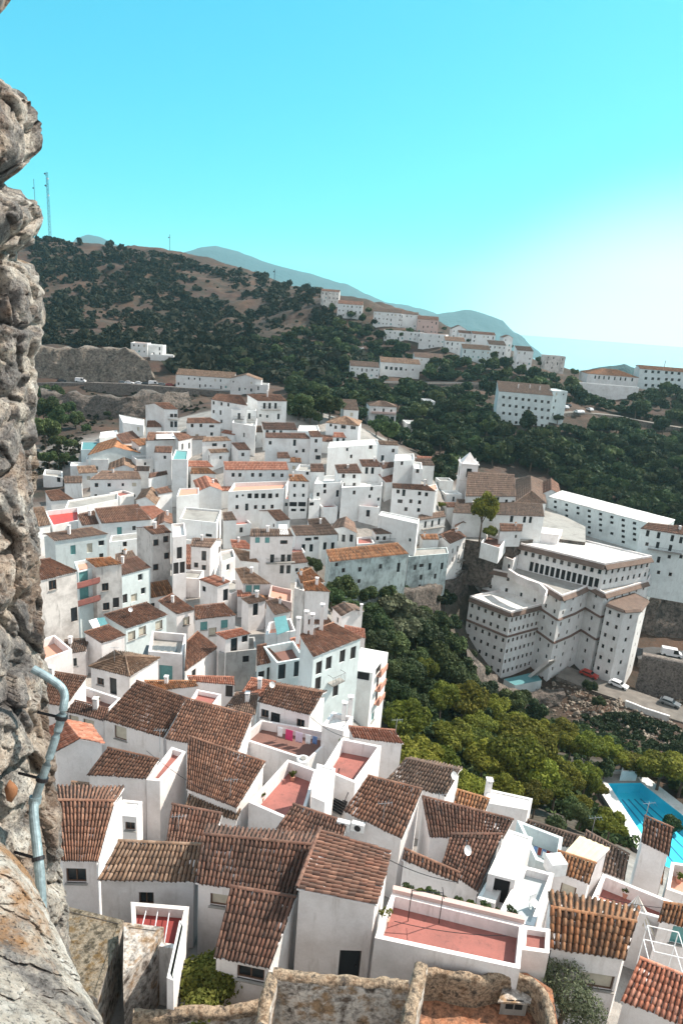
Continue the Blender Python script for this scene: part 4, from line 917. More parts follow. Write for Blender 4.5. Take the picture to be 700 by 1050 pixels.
H('u2o', 'low white block with scooped walls beside the black-roofed terrace', [(303,482),(323,484),(324,477),(307,476)], 'flat', 7, floor='concrete', ph=.6, wins=[(315,485,'o')])
H('u1a', 'white gabled house with loggia balconies and a white dome tank', [(168,419.5),(183,420),(174,413),(158,413.5)], 'gable', 9.5, roof='tile_brown', s=.3, wins=[(176,426,'x',1,1.2),(180,426,'x',1,1.2),(176,435,'k'),(180.5,435,'k')], balc=[(178,430,3.2,.7,'iron')])
H('u1b', 'white house with bright white flat top and brown rim roof', [(149,452),(189,450.5),(187,444),(152,443.5)], 'shed', 8.5, roof='tile_brown', s=.25, wins=[(186,457,'k')])
H('u1c', 'low white shed row below the quarry slope', [(126,433),(147,436),(148,430),(122,425)], 'flat', 5, floor='white_roof', ph=.2, auto=.3)
H('u1c2', 'small white house with brown lean-to between shed row and loggia house', [(150,438),(166,438),(162,431.5),(151,431.5)], 'shed', 6, roof='tile_brown', s=.3, auto=.4)
H('u1d', 'house with dark brown roof behind the big bluish gable', [(126,455),(147,452.5),(136,442),(119,446)], 'shed', 5, roof='tile_dark', s=.3)
H('u1e', 'big bluish-white gable house with orange verge at the upper left', [(90,467),(144,465),(146,455),(100,455)], 'end', 7, roof='tile_orange', wall='plaster_blue', s=.3, wins=[(135,460,'x',2,1)])
H('u1f', 'bluish flat house with teal tank shed at the upper left edge', [(83,461),(103,461),(104,453),(84,453)], 'flat', 6, wall='plaster_blue', floor='teal_canvas', ph=.2)
H('u1g', 'white box with flat roof above the teal tank shed', [(102,449),(121,447),(120,441),(103,443)], 'flat', 5, floor='white_roof', ph=.2)
H('u1h', 'small white flat house with one window left of the orange-brown gable', [(88,471),(111,471),(112,466),(90,466)], 'flat', 6, floor='white_roof', ph=.3, wins=[(99,480,'x')])
H('u1i', 'low gable house with orange-brown roof under the big bluish gable', [(111,482),(144,483),(141,474),(113,474)], 'end', 4.5, roof='tile_pale', s=.35)
H('u1j', 'wide low house with dull brown roof and pink terrace furniture', [(91,492),(145,491.5),(142,484),(104,483)], 'gable', 6, roof='tile_dull', s=.3, auto=.6, back=.5)
H('u1k', 'tall white tower-like house with small brown roof and a single window', [(158,464),(176,464.5),(177,458),(159,458)], 'shed', 9, roof='tile_brown', s=.3, wins=[(169,469,'w')])
H('u1l', 'lower step of the tower-like house with brown awning', [(152,490.5),(172,486.5),(171,483),(153,486)], 'shed', 8, roof='tile_brown', s=.3)
H('u1m', 'tall blank white house with green roof terrace', [(176,471),(192,471),(193,462),(180,461)], 'flat', 12, floor='shutter_green', ph=.3)
H('u1n', 'ruined low white hut on the scrubby slope at far left', [(44,487),(64,489.5),(64,483),(46,481)], 'flat', 3.4, floor='concrete', wins=[(60,488,'D',1.2,1.5)])
H('m1a', 'rough low house with brown roof by the scrubby slope', [(52,514),(76,512),(61,502),(46,504)], 'shed', 3.6, roof='tile_brown', s=.3)
H('m1b', 'long white house with grey concrete roof and pale parapet', [(66,523),(121,512),(121,505),(70,513)], 'flat', 5, floor='concrete', ph=.4)
H('m1c', 'cream house with very broad brown roof and green shutter in the upper left', [(104,537),(155,533),(142,517.5),(97,522)], 'shed', 7, roof='tile_brown', s=.3, wins=[(122.5,545,'g',1.1,2.2),(137.5,541.5,'s',.8,1.1)])
H('m1d', 'brown-roofed neighbour left of the very broad roof', [(84,539),(105,537),(97,524),(79,528)], 'shed', 6, roof='tile_brown', s=.3)
H('m1e', 'house with pink-beige gable roof right of the very broad roof', [(156,533),(169,525),(159,519),(143,520)], 'shed', 7, roof='tile_pink', s=.3)
H('m1f', 'walled terrace with red umbrellas at far left', [(54,539),(82,533),(80,520),(46,524)], 'flat', 5.5, floor='red_paint', ph=1.0, name='roof_terrace', cat='terrace')
H('m1g', 'house with pinkish brown roof half hidden by the castle wall', [(36,541),(52,538),(45,520),(34,521)], 'shed', 6, roof='tile_pale', s=.3)
H('m1h', 'long pale blue house with dull ridge roof and three windows', [(56,555),(111,547.5),(95,541),(47,548)], 'gable', 9.5, roof='tile_dull', wall='plaster_blue', s=.28, back=.4, wins=[(75,564,'g',1,2),(92,562,'b',1.1,2),(104,557,'w',1.3,1.2),(104,571,'s')], chim=[(71,548,1.4)])
H('m1i', 'low white wall house right below the long pale blue house', [(112,556),(152,551),(150,545),(114,549)], 'flat', 6, floor='concrete', ph=.3, wins=[(128,558,'x'),(127,566,'x')])
H('m1j', 'bright white gable without windows in the upper left quarter', [(139,513),(160,518),(166,507),(146,503)], 'end', 7, roof='tile_pale', s=.45)
H('m1j2', 'white house with small brown roof right of the windowless gable', [(162,507),(177,504.5),(172,499),(159,502)], 'shed', 8, roof='tile_brown', s=.3)
H('m1k', 'white jagged-gabled house beneath the windowless gable', [(159,540),(177,538),(176,527),(162,529)], 'end', 7, roof='tile_brown', s=.4, wins=[(166,530,'o')])
H('m1l', 'thin terrace house with grey roof between pale blue and stained houses', [(118,576),(140,571),(136,565),(118,569)], 'shed', 6, roof='tile_dull', s=.2)
# ---- right part of the village
H('u3a', 'detached white house with pale hipped roof at the village top right', [(333.5,433.5),(368,437),(371,432),(341,429)], 'hip', 6.5, roof='tile_pale', s=.36, wins=[(339,435.5,'o'),(352,437.5,'x',1.6,1.2),(362,438,'x',1.8,1.1),(344,438,'x')])
H('u3b', 'small house with pinkish roof below the detached hipped house', [(341,448.5),(355,449),(352,444),(342,443.5)], 'shed', 5, roof='tile_pink', s=.3, wins=[(346,452,'k'),(352,452,'k')])
H('u3c', 'long high white wall house below the hipped house', [(336,459),(388,455.5),(387,450),(338,453)], 'flat', 9, floor='white_roof', ph=.4, wins=[(380,458,'x',1.4,1.2),(360,468,'x'),(356,461,'w')])
H('u3d', 'white house with beige side wall and pinkish roof', [(389,456),(409,457),(407,453),(387,452)], 'shed', 7, roof='tile_pale', s=.25, wins=[(403,462,'x'),(392,470,'k')])
H('u3e', 'tall stepped white house at the right rim of the village, upper step', [(404,472.5),(425,471.5),(424,465),(405,466)], 'flat', 10, floor='white_roof', ph=.5, wins=[(412,475,'x'),(411,479,'w')])
H('u3e2', 'lower right step of the tall stepped white house', [(424,480),(433,481),(432,474),(423,473)], 'flat', 10, floor='white_roof', ph=.5, wins=[(428,482,'x')])
H('u3f', 'white house with dark roof and skylight, left of a matching neighbour', [(371,478.5),(393,479),(386,471.5),(368,471.5)], 'shed', 7, roof='tile_dark', s=.3, wins=[(376,480.5,'k'),(382,481,'k')])
H('u3g', 'white house with short dark roof, right of the skylight roof', [(392,481),(407,478.5),(405,474),(388,475)], 'shed', 7, roof='tile_dark', s=.3, auto=.4)
H('u3h', 'white house with dark sunken roof and four windows', [(346,485.5),(371,485.5),(366,476),(343,477)], 'shed', 9, roof='tile_dark', s=.3, wins=[(352,488,'x'),(363,488.5,'x'),(352,497,'x'),(363,497,'x')])
H('u3i', 'white house with two dark roofs near the village centre right', [(318,484),(333,484),(331,476),(318,476)], 'shed', 8, roof='tile_dark', s=.3, auto=.4)
H('u3j', 'white cliffside house with five scattered windows above the dark rocks', [(322,496),(350,494.5),(352,487),(326,488)], 'flat', 9, floor='white_roof', wins=[(333,496,'x'),(333,504,'x'),(346,506,'k'),(326,507,'x')])
H('u3k', 'broad white cliffside house next to the rocks, with small square windows', [(350,500),(392,498),(392,489),(352,491)], 'flat', 9, floor='white_roof', wins=[(363,505,'x'),(363,497,'x'),(381,500,'x'),(379,509,'w'),(388,512,'w')])
H('m3a', 'white house with long brown roof and many windows near the ravine rim', [(402,500.5),(447,504),(438,497.5),(402,496)], 'shed', 8, roof='tile_brown', s=.3, wins=[(410,514,'x',1.4,1.1),(421,514,'x'),(430,515,'x'),(416,522,'x'),(429,523,'x'),(408,504,'x'),(430,506,'x'),(437,507,'x'),(414,504,'k')], chim=[(435,498,1.3)])
H('m3a2', 'bright white gable wall beside the many-windowed house', [(440,504),(449,502),(447,496),(438,498)], 'flat', 8, floor='terracotta_pale', ph=.2)
H('m3r', 'curved white retaining house front below the many-windowed house', [(388,528),(428,537),(430,532),(391,524)], 'flat', 8, floor='white_roof', ph=.3, auto=.15)
H('m3b', 'balcony house with grey-brown curved eave on the ravine rim', [(428,534),(457,530),(455,524.5),(429,528.5)], 'shed', 6.5, roof='tile_dull', s=.25, wins=[(436,538,'k'),(443,537,'k'),(450,535,'k')], balc=[(443,541,7,.9,'iron')])
H('m3c', 'little white house with near-black roof under the balcony house', [(413,544.5),(428,543.5),(422,537.5),(408,538)], 'shed', 5.5, roof='tile_dark', s=.3, wins=[(419,549,'x',1,1.6)])
H('m3d', 'white house with dull roof and glazed balcony left of the near-black roof', [(385,548),(410,547),(403,541.5),(381,542.5)], 'shed', 5.5, roof='tile_dull', s=.3, wins=[(387,552,'x'),(401,552,'k'),(394,552,'x')], balc=[(398,555,5,.9,'iron')])
H('m3e', 'low terracotta terrace behind the long orange-brown roof', [(366,558),(384,557),(380,550),(366,551)], 'flat', 4, floor='terracotta_floor', ph=.5, name='roof_terrace', cat='terrace')
H('m3f', 'white gabled house with balconies left of the terracotta terrace', [(338,543),(366,547),(363,536),(346,533)], 'end', 6, roof='tile_dull', s=.35, wins=[(345,551,'k'),(352,552,'k'),(360,552,'k')])
H('m3g', 'long stained pale-blue hall with wide orange-brown roof on the ravine rim', [(338,576.5),(419,568),(408,557),(334,564.5)], 'shed', 7, down=10, roof='tile_orange', wall='plaster_blue_old', s=.3, wins=[(345,579,'s',.8,.9),(352,585,'s',.9,1.1),(369,584,'s',.9,1.2),(390,581,'s',.9,1.2),(408.5,582,'k',.9,2.4),(368,596,'s',.8,1)])
H('m3h', 'stained pale-blue flat house with eight dark windows joined to the hall', [(419,571),(460,567.5),(458,561),(419,563)], 'flat', 7.5, down=11, floor='concrete', wall='plaster_blue_old', ph=.3, wins=[(425.5,582,'s'),(432,580,'s',1.4,1),(440.5,581,'k',.9,2),(453,580.5,'k',.9,2),(431.5,592,'s'),(446,591,'s'),(430,602,'s')])
H('m3i', 'white house with orange roof and an outdoor stair behind the stained flat house', [(433,553.5),(450,553.5),(448,548),(430,548.5)], 'shed', 5.5, roof='tile_orange', s=.3, auto=.3)
H('m3j', 'tall white corner house with stacked right-hand balconies above the cliff', [(461,558),(478,550.5),(468,542),(451,549)], 'gable', 12, roof='tile_brown', s=.28, back=.2, wins=[(464,565,'s'),(469,563,'k'),(475,560,'k'),(464,574,'s'),(470,572,'k'),(474,578,'k')], balc=[(471,575,3,.8,'iron'),(470,586,3,.8,'iron')])
H('m3k', 'white gable house with brown roof closing the village at the church side', [(466,541),(482,538),(484,529),(469,531)], 'end', 7, roof='tile_brown', s=.35, auto=.4)
H('m3l', 'small brown-roofed house right of the closing gable', [(482,538),(492,535.5),(485,529),(475,531)], 'shed', 6.5, roof='tile_brown', s=.3, wins=[(486,542,'k')])
# ------------------------------------------------------------------ houses on the far ridge and slopes
RG = 'houses along the far ridge'
def R_(key, label, q, kind, h, **kw):
    kw.setdefault('wall', 'plaster_cool'); kw.setdefault('auto', .75); kw.setdefault('yaw', (hash_(key) % 100) / 100 * .7 - .45); kw.setdefault('L', 9 if kind != 'shed' else 7); return house(key, label, q, kind, h, group=RG, **kw)
R_('ra', 'brownish house at the left end of the far ridge row', [(329,298),(348,303),(349,297),(333,292)], 'gable', 9, roof='tile_brown', wall='plaster_old')
R_('ra2', 'small low brown block under the leftmost ridge house', [(331,306),(353,311),(353,305),(333,301)], 'flat', 5, wall='plaster_old', floor='concrete')
R_('rb', 'white ridge house with windowed right wall, second from the left', [(346,311),(372,317),(370,310),(350,306)], 'shed', 9, roof='tile_brown')
R_('rc', 'big pale ridge house with pinkish hipped roof and many windows', [(383,319),(412,322),(410,315),(388,313)], 'shed', 10, roof='tile_dull')
R_('rc2', 'pale ridge house touching the big pinkish-roofed one on its right', [(405,321),(429,325),(427,319),(408,316)], 'gable', 9, roof='tile_dull')
R_('rd', 'rosy ridge block with a stepped roofline in the middle of the row', [(428,327),(450,333),(448,325),(430,321)], 'shed', 9, roof='tile_brown', wall='plaster_pink')
R_('re', 'long white retaining house below the middle of the ridge', [(394,338),(432,342),(430,336),(397,333)], 'flat', 6, floor='concrete')
R_('re2', 'white ridge house front right of the long retaining house', [(430,341),(457,346),(455,339),(432,336)], 'flat', 8, floor='terracotta_pale')
R_('rg', 'white ridge house with small orange top beside the pale green one', [(456,349),(477,351),(475,344),(458,342)], 'shed', 8, roof='tile_pale')
R_('rh', 'pale green-white ridge house with straight orange roof', [(474,357),(503,359),(501,354),(477,352)], 'shed', 8, roof='tile_pale', wall='plaster_blue')
R_('ri', 'dark-roofed house standing above the pale green-white one', [(470,341),(488,344),(486,336),(473,333)], 'gable', 7, roof='tile_dark')
R_('rj', 'wide brown-roofed house at the right crest of the ridge', [(484,342),(508,346),(507,338),(487,335)], 'gable', 8, roof='tile_brown')
R_('rk', 'small grey gabled ridge house against the blue mountain', [(463,337),(478,339),(477,333),(465,331)], 'end', 6, roof='tile_dull', s=.5)
R_('rl', 'white ridge house stepping down right of the pale green one', [(501,353),(519,357),(517,350),(503,348)], 'shed', 8, roof='tile_dull')
R_('rm', 'little grey house at the right tip of the ridge row', [(516,346),(526,350),(525,344),(518,341)], 'end', 6, roof='tile_dull', s=.5)
R_('rn', 'tall white house alone right of the ridge row', [(530,359),(547,364),(546,357),(532,353)], 'shed', 10, roof='tile_dull')
R_('ro', 'rosy grey house on the skyline between ridge and school', [(560,364),(580,366),(579,361),(563,359)], 'flat', 9, wall='plaster_old', floor='concrete')
R_('rp', 'long white villa with arches and straight orange roof', [(390,371),(431,374),(430,369),(392,366)], 'shed', 7, roof='tile_pale', wins=[(396,377,'k',1.6,2),(401,377.5,'k',1.6,2),(406,378,'k',1.6,2),(411,378,'k',1.6,2),(416,379,'x'),(423,379,'x')])
R_('rq', 'white villa with pinkish roof joined behind the arched villa', [(425,366),(455,368),(453,362),(427,360)], 'shed', 7, roof='tile_dull')
R_('rr', 'low white arcaded house left of the arched villa', [(359,375),(389,378),(388,373),(361,371)], 'shed', 6, roof='tile_dull', auto=.9)
R_('rs', 'tiny white hut among the trees above the arcaded house', [(364,356),(373,358),(373,354),(365,353)], 'flat', 4, floor='white_roof')
R_('va', 'white villa with hipped pinkish roof and arched porch in the woods', [(378.5,416),(407,418),(405,413),(383,411)], 'hip', 8, roof='tile_dull', s=.35, wins=[(386,428,'k',1.8,1.8),(394,429,'k',1.8,1.8),(402,429,'k',1.8,1.8),(384,420,'x'),(393,421,'k'),(401,421,'x')], balc=[(393,424,10,1,'plaster_pink')])
R_('vb', 'small white hut in the woods right of the hipped villa', [(436,411),(446,412),(446,409),(438,408)], 'flat', 4, floor='white_roof', auto=0)
R_('vc', 'flat white pool house at the wood edge below the villa', [(417,434),(429,435),(429,432),(419,431)], 'flat', 3.5, floor='white_roof', auto=0)
R_('vd', 'small pinkish hut above the detached hipped house', [(352,420),(368,422),(366,417),(354,416)], 'shed', 4, roof='tile_dull', auto=.2)
R_('ba', 'large pale apartment block with four rows of windows on the wooded slope', [(511,401),(567,407.5),(567,398),(519,394)], 'shed', 14, roof='tile_dull', s=.22, wall='plaster_blue', down=19, auto=0, yaw=-.12, L=14,
   wins=[(x, 401.5 + (x - 511) * .115 + r * 8.2 + 5, 'x', 1.3, 1.4) for r in range(4) for x in (516, 522.5, 529, 536, 542, 549, 555.5, 562)], chim=[(531,398,1.5),(553,400,1.5),(543,398,1.2)])
R_('bb', 'narrow flat end wing of the apartment block on the slope', [(567,400.5),(582,402),(580,396),(567,395)], 'flat', 14, wall='plaster_blue', floor='white_roof', down=17, ph=.3, auto=.8, yaw=.25, L=10)
R_('sa', 'low school hall with hipped orange roof on the right skyline', [(602,383),(655,387.5),(650,380),(606,377)], 'hip', 6.5, roof='tile_orange', s=.3, auto=0, yaw=-.1, L=20, wins=[(x, 386 + (x - 602) * .07, 'k', 1.0, 2.2) for x in (610, 614, 619, 624, 630, 636, 641, 648)])
R_('sb', 'pale school building with rows of windows at the right skyline', [(656,378),(712,381),(710,374),(662,373)], 'gable', 11, roof='tile_orange', s=.25, wall='plaster_blue', back=.5, auto=0, yaw=-.1, L=14, wins=[(x, 380.5 + r * 7 + (x - 656) * .05, 'x', 1.8, 1.8) for r in range(3) for x in (662, 669, 675, 683, 689, 696)], chim=[(681,375,3.2)])
R_('sc', 'long white terrace wall in front of the low school hall', [(592,392),(655,399),(655,396),(594,389)], 'flat', 5, floor='concrete', auto=0, ph=.6, yaw=-.1, L=4)
R_('la', 'long white farmhouse with orange roofs beside the parked cars', [(180,384),(240,389),(240,384),(184,379)], 'shed', 8, roof='tile_pale', auto=.6)
R_('lb', 'white end wing of the long farmhouse', [(236,388),(268,391),(272,385),(240,381)], 'end', 8, roof='tile_pale', s=.3, auto=.5)
R_('lc', 'small white annex stepping down from the long farmhouse', [(262,394),(275,395),(275,390),(264,389)], 'flat', 5, floor='concrete', auto=.3)
R_('ld', 'white hillside house with terraces above the quarry, left block', [(134,351),(151,352),(151,347),(136,346)], 'flat', 8, floor='terracotta_pale', auto=.9)
R_('le', 'white hillside house above the quarry, right block', [(148,353),(167,353),(165,348),(150,347)], 'flat', 7, floor='white_roof', auto=.7)
R_('lf', 'long low white garden wall house right of the quarry', [(154,363),(178,364),(177,361),(156,360)], 'flat', 4, floor='white_roof', auto=0)
# ------------------------------------------------------------------ quarry faces and stone walls
def cliff(name, bottoms, tops, mat, label, cat, thick=3.0, rough=.8, seed=1, kind=None, group=None, lean=.25, d0=None):
    bx = [p[0] for p in bottoms]; P = [hit(p) if d0 is None else at(*p, d0) for p in bottoms]
    n = 60; tt = np.linspace(0, len(P) - 1, n); P = np.array(P); Pi = np.stack([np.interp(tt, range(len(P)), P[:, k]) for k in range(3)], 1)
    ti = np.interp(tt, range(len(P)), tops); mrows = 14; V = []
    cen = Pi.mean(0)
    for i in range(n):
        b = Pi[i]; z1 = zat(b, ti[i]); dirn = np.array([b[0] - CAM[0], b[1] - CAM[1], 0]); dirn /= np.linalg.norm(dirn)
        for j in range(mrows):
            f = j / (mrows - 3) if j < mrows - 2 else 1.0
            p = b + dirn * (f * lean * (z1 - b[2])) + (0, 0, f * (z1 - b[2]) - (1.5 if j == 0 else 0))
            if j >= mrows - 2: p = p + dirn * thick * (j - mrows + 3) - (0, 0, 0 if j < mrows - 1 else 6)
            q = p * .13 + seed; nn = np.array(mnoise.noise_vector(Vector(q))) + .5 * np.array(mnoise.noise_vector(Vector(q * 2.7)))
            V.append(p + nn * rough)
    idx = np.arange(n * mrows).reshape(n, mrows)
    Fq = np.stack([idx[:-1, :-1], idx[1:, :-1], idx[1:, 1:], idx[:-1, 1:]], -1).reshape(-1, 4)
    o = raw_mesh(name, np.array(V), Fq, [mat], smooth=rough < 1); tag(o, label, cat, group, kind); return o
cliff('quarry_face', [(36,390),(70,389),(100,389),(130,390),(150,391),(160,393)], [355,357,357,358,372,388], 'rock_hill', 'grey quarry rock face above the road with parked cars', 'rock face', 6, 1.6, 2)
cliff('retaining_wall', [(86,401),(120,403),(150,405),(180,406),(204,406)], [392,393,395,397,399], 'retaining_stone', 'stone retaining wall holding up the road with parked cars', 'retaining wall', 2, .2, 3, lean=.1)
cliff('retaining_wall', [(378,396),(420,397),(460,398),(500,398),(512,399)], [392,393,393.5,394,394], 'retaining_stone', 'long stone wall along the wooded slope left of the apartment block', 'retaining wall', 2, .1, 4, lean=.05)
cliff('rock_outcrop', [(44,425),(90,428),(130,430),(170,424),(195,418)], [404,408,408,406,404], 'rock_cliff', 'brown broken rock slope below the road retaining wall', 'rock', 4, 1.8, 6, lean=.8)
cliff('rock_outcrop', [(320,526),(340,528),(360,530),(378,530)], [515,513,514,517], 'rock_cliff', 'dark rocks exposed under the white cliffside houses', 'rock', 3, 1.0, 7, lean=.3)
cliff('rock_outcrop', [(410,625),(440,628),(462,625),(474,615),(478,600)], [608,606,600,585,562], 'rock_cliff', 'dark cliff under the tall corner house with stacked balconies', 'rock', 3, 1.2, 8, lean=.2)
cliff('rock_outcrop', [(475,708),(495,718),(518,726),(545,730),(575,724)], [682,703,716,722,716], 'rock_cliff', 'brown cliff below the left wing of the big white residence', 'rock', 4, 1.6, 9, lean=.5)
cliff('rock_outcrop', [(655,650),(668,655),(685,655),(710,655)], [620,608,600,590], 'rock_cliff', 'dark rocks behind the road right of the big white residence', 'rock', 4, 1.6, 10, lean=.4)
# road shelf with parked cars
def ribbon(name, px, width, mat, label, kind='structure', lift=.12, n=60, h=0):
    P = np.array([hit(p, h) for p in px]); tt = np.linspace(0, len(P) - 1, n); Pi = np.stack([np.interp(tt, range(len(P)), P[:, k]) for k in range(3)], 1)
    for _ in range(6): Pi[1:-1] = (Pi[:-2] + Pi[1:-1] * 2 + Pi[2:]) / 4
    T = np.gradient(Pi[:, :2], axis=0); T /= np.linalg.norm(T, axis=1)[:, None]; Nn = np.c_[-T[:, 1], T[:, 0]]
    m = MB()
    zl = Pi[:, 2] + lift + .9
    L = np.c_[Pi[:, :2] + Nn * width / 2, zl]; Rr = np.c_[Pi[:, :2] - Nn * width / 2, zl]
    for i in range(n - 1):
        m.poly([L[i], Rr[i], Rr[i+1], L[i+1]], mat); dn = np.array([0, 0, 4.0])
        m.poly([Rr[i], Rr[i] - dn, Rr[i+1] - dn, Rr[i+1]], 'retaining_stone'); m.poly([L[i] - dn, L[i], L[i+1], L[i+1] - dn], 'retaining_stone')
    o = m.build(name); tag(o, label, kind=kind); return Pi, T, zl
RD = ribbon('road', [(36,394),(75,394),(110,395),(150,397),(200,400),(250,404)], 7, 'asphalt', 'narrow road with parked cars under the quarry')
RD2 = ribbon('road', [(552,432),(575,424),(600,425),(632,428),(660,434),(720,444)], 6, 'road_dust', 'pale road descending right of the apartment block')
RD3 = ribbon('road', [(575,692),(610,706),(640,716),(672,728),(715,742)], 7, 'road_dust', 'dusty street at the foot of the big residence')
RD4 = ribbon('road', [(650,672),(672,674),(700,678),(740,684)], 8, 'asphalt', 'dark road with a white van right of the big residence')
RD5 = ribbon('road', [(360,392.5),(420,393.5),(470,394),(510,395)], 5, 'asphalt', 'upper road along the wooded slope')
# ------------------------------------------------------------------ cars
def car(paint, van=False, name='parked_car'):
    root = empty(name, (0, 0, 0))
    L, W, Hh = (4.3, 1.75, 1.42) if not van else (5.0, 1.9, 2.1)
    prof = [(-L/2, .35), (-L/2, .85), (-L/2+.25, 1.0), (-L/2+.6, Hh-.05), (-L/2+1.0, Hh), (.35, Hh), (.95, .98), (L/2-.15, .85), (L/2, .65), (L/2, .35)] if not van else \
           [(-L/2, .35), (-L/2, 1.9), (-L/2+.1, Hh), (1.2, Hh), (1.75, 1.25), (L/2-.1, 1.0), (L/2, .8), (L/2, .35)]
    m = MB()
    def yy(z): return W/2 * (1 if z < 1.0 else 1 - .17 * (z - 1.0) / (Hh - 1.0))
    n = len(prof)
    for k in range(n):
        a, b = prof[k], prof[(k+1) % n]
        m.poly([(a[0], -yy(a[1]), a[1]), (a[0], yy(a[1]), a[1]), (b[0], yy(b[1]), b[1]), (b[0], -yy(b[1]), b[1])], paint)
    for s in (1, -1): m.poly([(p[0], s * yy(p[1]), p[1]) for p in (prof if s < 0 else prof[::-1])], paint)
    m.build('body', parent=root)
    g = MB()
    for s in (1, -1):
        y1, y2 = s * (yy(1.02) + .012), s * (yy(Hh - .12) + .012)
        x0, x1, x2, x3 = (-L/2+.5, .75, .25, -L/2+.75) if not van else (.3, 1.62, 1.25, .3)
        g.poly([(x0, y1, 1.02), (x1, y1, 1.02), (x2, y2, Hh-.12), (x3, y2, Hh-.12)][::s], 'glass')
    a, b = (prof[5], prof[6]) if not van else (prof[3], prof[4])
    o = .012
    g.poly([(a[0]+.06+o, -.7, a[1]-.06+o), (a[0]+.06+o, .7, a[1]-.06+o), (b[0]-.04+o, .75, b[1]+.05+o), (b[0]-.04+o, -.75, b[1]+.05+o)], 'glass')
    if not van: g.poly([(-L/2+.3-o, -.7, 1.08), (-L/2+.3-o, .7, 1.08), (-L/2+.57-o, .65, Hh-.12), (-L/2+.57-o, -.65, Hh-.12)][::-1], 'glass')
    g.build('windows', parent=root)
    for sx in (-1, 1):
        for sy in (-1, 1):
            w = MB(); c = (sx * (L/2 - .8), sy * (W/2 - .08), .33); w.tube([(c[0], c[1] - .1, c[2]), (c[0], c[1] + .1, c[2])], .33, 'rubber', 12); w.build('wheel', parent=root)
        h = MB(); h.box((L/2 + .0, sx * .62, .68), (.02, 0, 0), (0, .16, 0), (0, 0, .08), 'white_metal'); h.build('headlight', parent=root)
    return root
protos = {}
def put_car(P, ang, paint, label, group, van=False):
    key = (paint, van)
    if key not in protos: r = protos[key] = car(paint, van, 'parked_van' if van else 'parked_car'); r.location = tuple(P); r.rotation_euler.z = ang
    else: r = copy_tree(protos[key], P, ang)
    tag(r, label, 'van' if van else 'car', group); return r
def road_pt(RDx, px):
    Pi, T, zl = RDx; best = min(range(len(Pi)), key=lambda i: abs(proj((Pi[i][0], Pi[i][1], zl[i]))[0] - px))
    return np.array([Pi[best][0], Pi[best][1], zl[best] + .01]), math.atan2(T[best][1], T[best][0])
CG = 'cars parked along the quarry road'
for px, paint, van, lab in [(82,'car_white',True,'white van alone at the left of the parked row under the quarry'),(126,'car_grey',False,'grey car leftmost of the row beside the quarry end'),(133,'car_white',False,'white car second in the row beside the quarry end'),
        (141,'car_white',False,'white car in the middle of the row, left of the tall van'),(149,'car_dark',False,'dark car just left of the tall white van'),(158,'car_white',True,'tall white van in the middle of the parked row'),
        (167,'car_grey',False,'grey car just right of the tall white van'),(175,'car_red',False,'red car near the long farmhouse'),(184,'car_dark',False,'dark car rightmost before the farmhouse trees'),(64,'car_dark',False,'dark car left of the lone white van')]:
    P, a = road_pt(RD, px); put_car(P + np.array([0, 1.6, 0]), a + .06, paint, lab, CG, van)
CG2 = 'cars parked beside the apartment block'
for px, paint, lab, off in [(588,'car_white','white car lowest beside the apartment block',-4),(593,'car_white','white car just right of the lowest white car',-3),(583,'car_white','white car at the top of the pale road by the apartment block',5),(586,'car_dark','dark car at the top of the pale road',8),(607,'car_white','white car alone on the bend of the pale road',4)]:
    P, a = road_pt(RD2, px); P = P + np.array([0, off, 0]); P[2] = max(tz1(P[0], P[1]) + .9, P[2]); put_car(P, a + 1.2, paint, lab, CG2)
P, a = road_pt(RD4, 688); put_car(P, a, 'car_white', 'white van on the dark road right of the big residence', 'vehicles near the big residence', True)
for px, paint, lab, off in [(600,'car_red','red car at the foot of the big residence',3.2),(630,'car_white','white car by the corner tower of the big residence',3.2),(684,'car_grey','grey car at the right end of the dusty street',3)]:
    P, a = road_pt(RD3, px); nv = np.array([-math.sin(a), math.cos(a), 0]); put_car(P + nv * off * .8, a, paint, lab, 'vehicles near the big residence')
# ------------------------------------------------------------------ masts
def mast(px, ybot, ytop, w, label, lattice=True):
    b = hit((px, ybot), 0) if ybot > 270 else at(px, ybot, 655)
    z1 = zat(b, ytop); r = empty('radio_mast', (b[0], b[1], b[2] - 2), label, 'mast'); m = MB(); H_ = z1 - b[2]
    if lattice:
        for dx, dy in ((-w, -w), (w, -w), (w, w), (-w, w)): m.tube([(b[0] + dx, b[1] + dy, b[2] - 3), (b[0] + dx * .6, b[1] + dy * .6, z1)], .13, 'iron', 4)
        k = 0; z = b[2]
        while z < z1 - 2:
            s = -1 if k % 2 else 1; m.tube([(b[0] - w * s, b[1] - w, z), (b[0] + w * s, b[1] - w, z + 2.4)], .09, 'iron', 4); m.tube([(b[0] - w, b[1] - w, z), (b[0] + w, b[1] - w, z)], .09, 'iron', 4); z += 2.4; k += 1
    else: m.tube([(b[0], b[1], b[2] - 3), (b[0], b[1], z1)], .22, 'iron', 5)
    m.build('lattice' if lattice else 'pole', parent=r)
    for k, f in enumerate((.97, .9, .8, .66) if lattice else (.85,)):
        d = MB(); zz = b[2] + H_ * f; d.tube([(b[0] + (w + .3) * (1 if k % 2 else -1), b[1] - w - .1, zz), (b[0] + (w + .3) * (1 if k % 2 else -1), b[1] - w - .8, zz)], .8 if lattice else .6, 'white_metal' if k % 2 else 'iron', 10); d.build('antenna_dish', parent=r)
    return r
mast(51.5, 246, 176, 1.0, 'tall lattice radio mast with dishes on the left hilltop')
mast(38, 246, 183, .3, 'thin pole mast left of the tall lattice mast', False)
mast(174, 262, 240, .3, 'slender mast on the ridge line between hill and blue mountain', False)
mast(281, 292, 276, .3, 'short power pole on the ridge right of the slender mast', False)
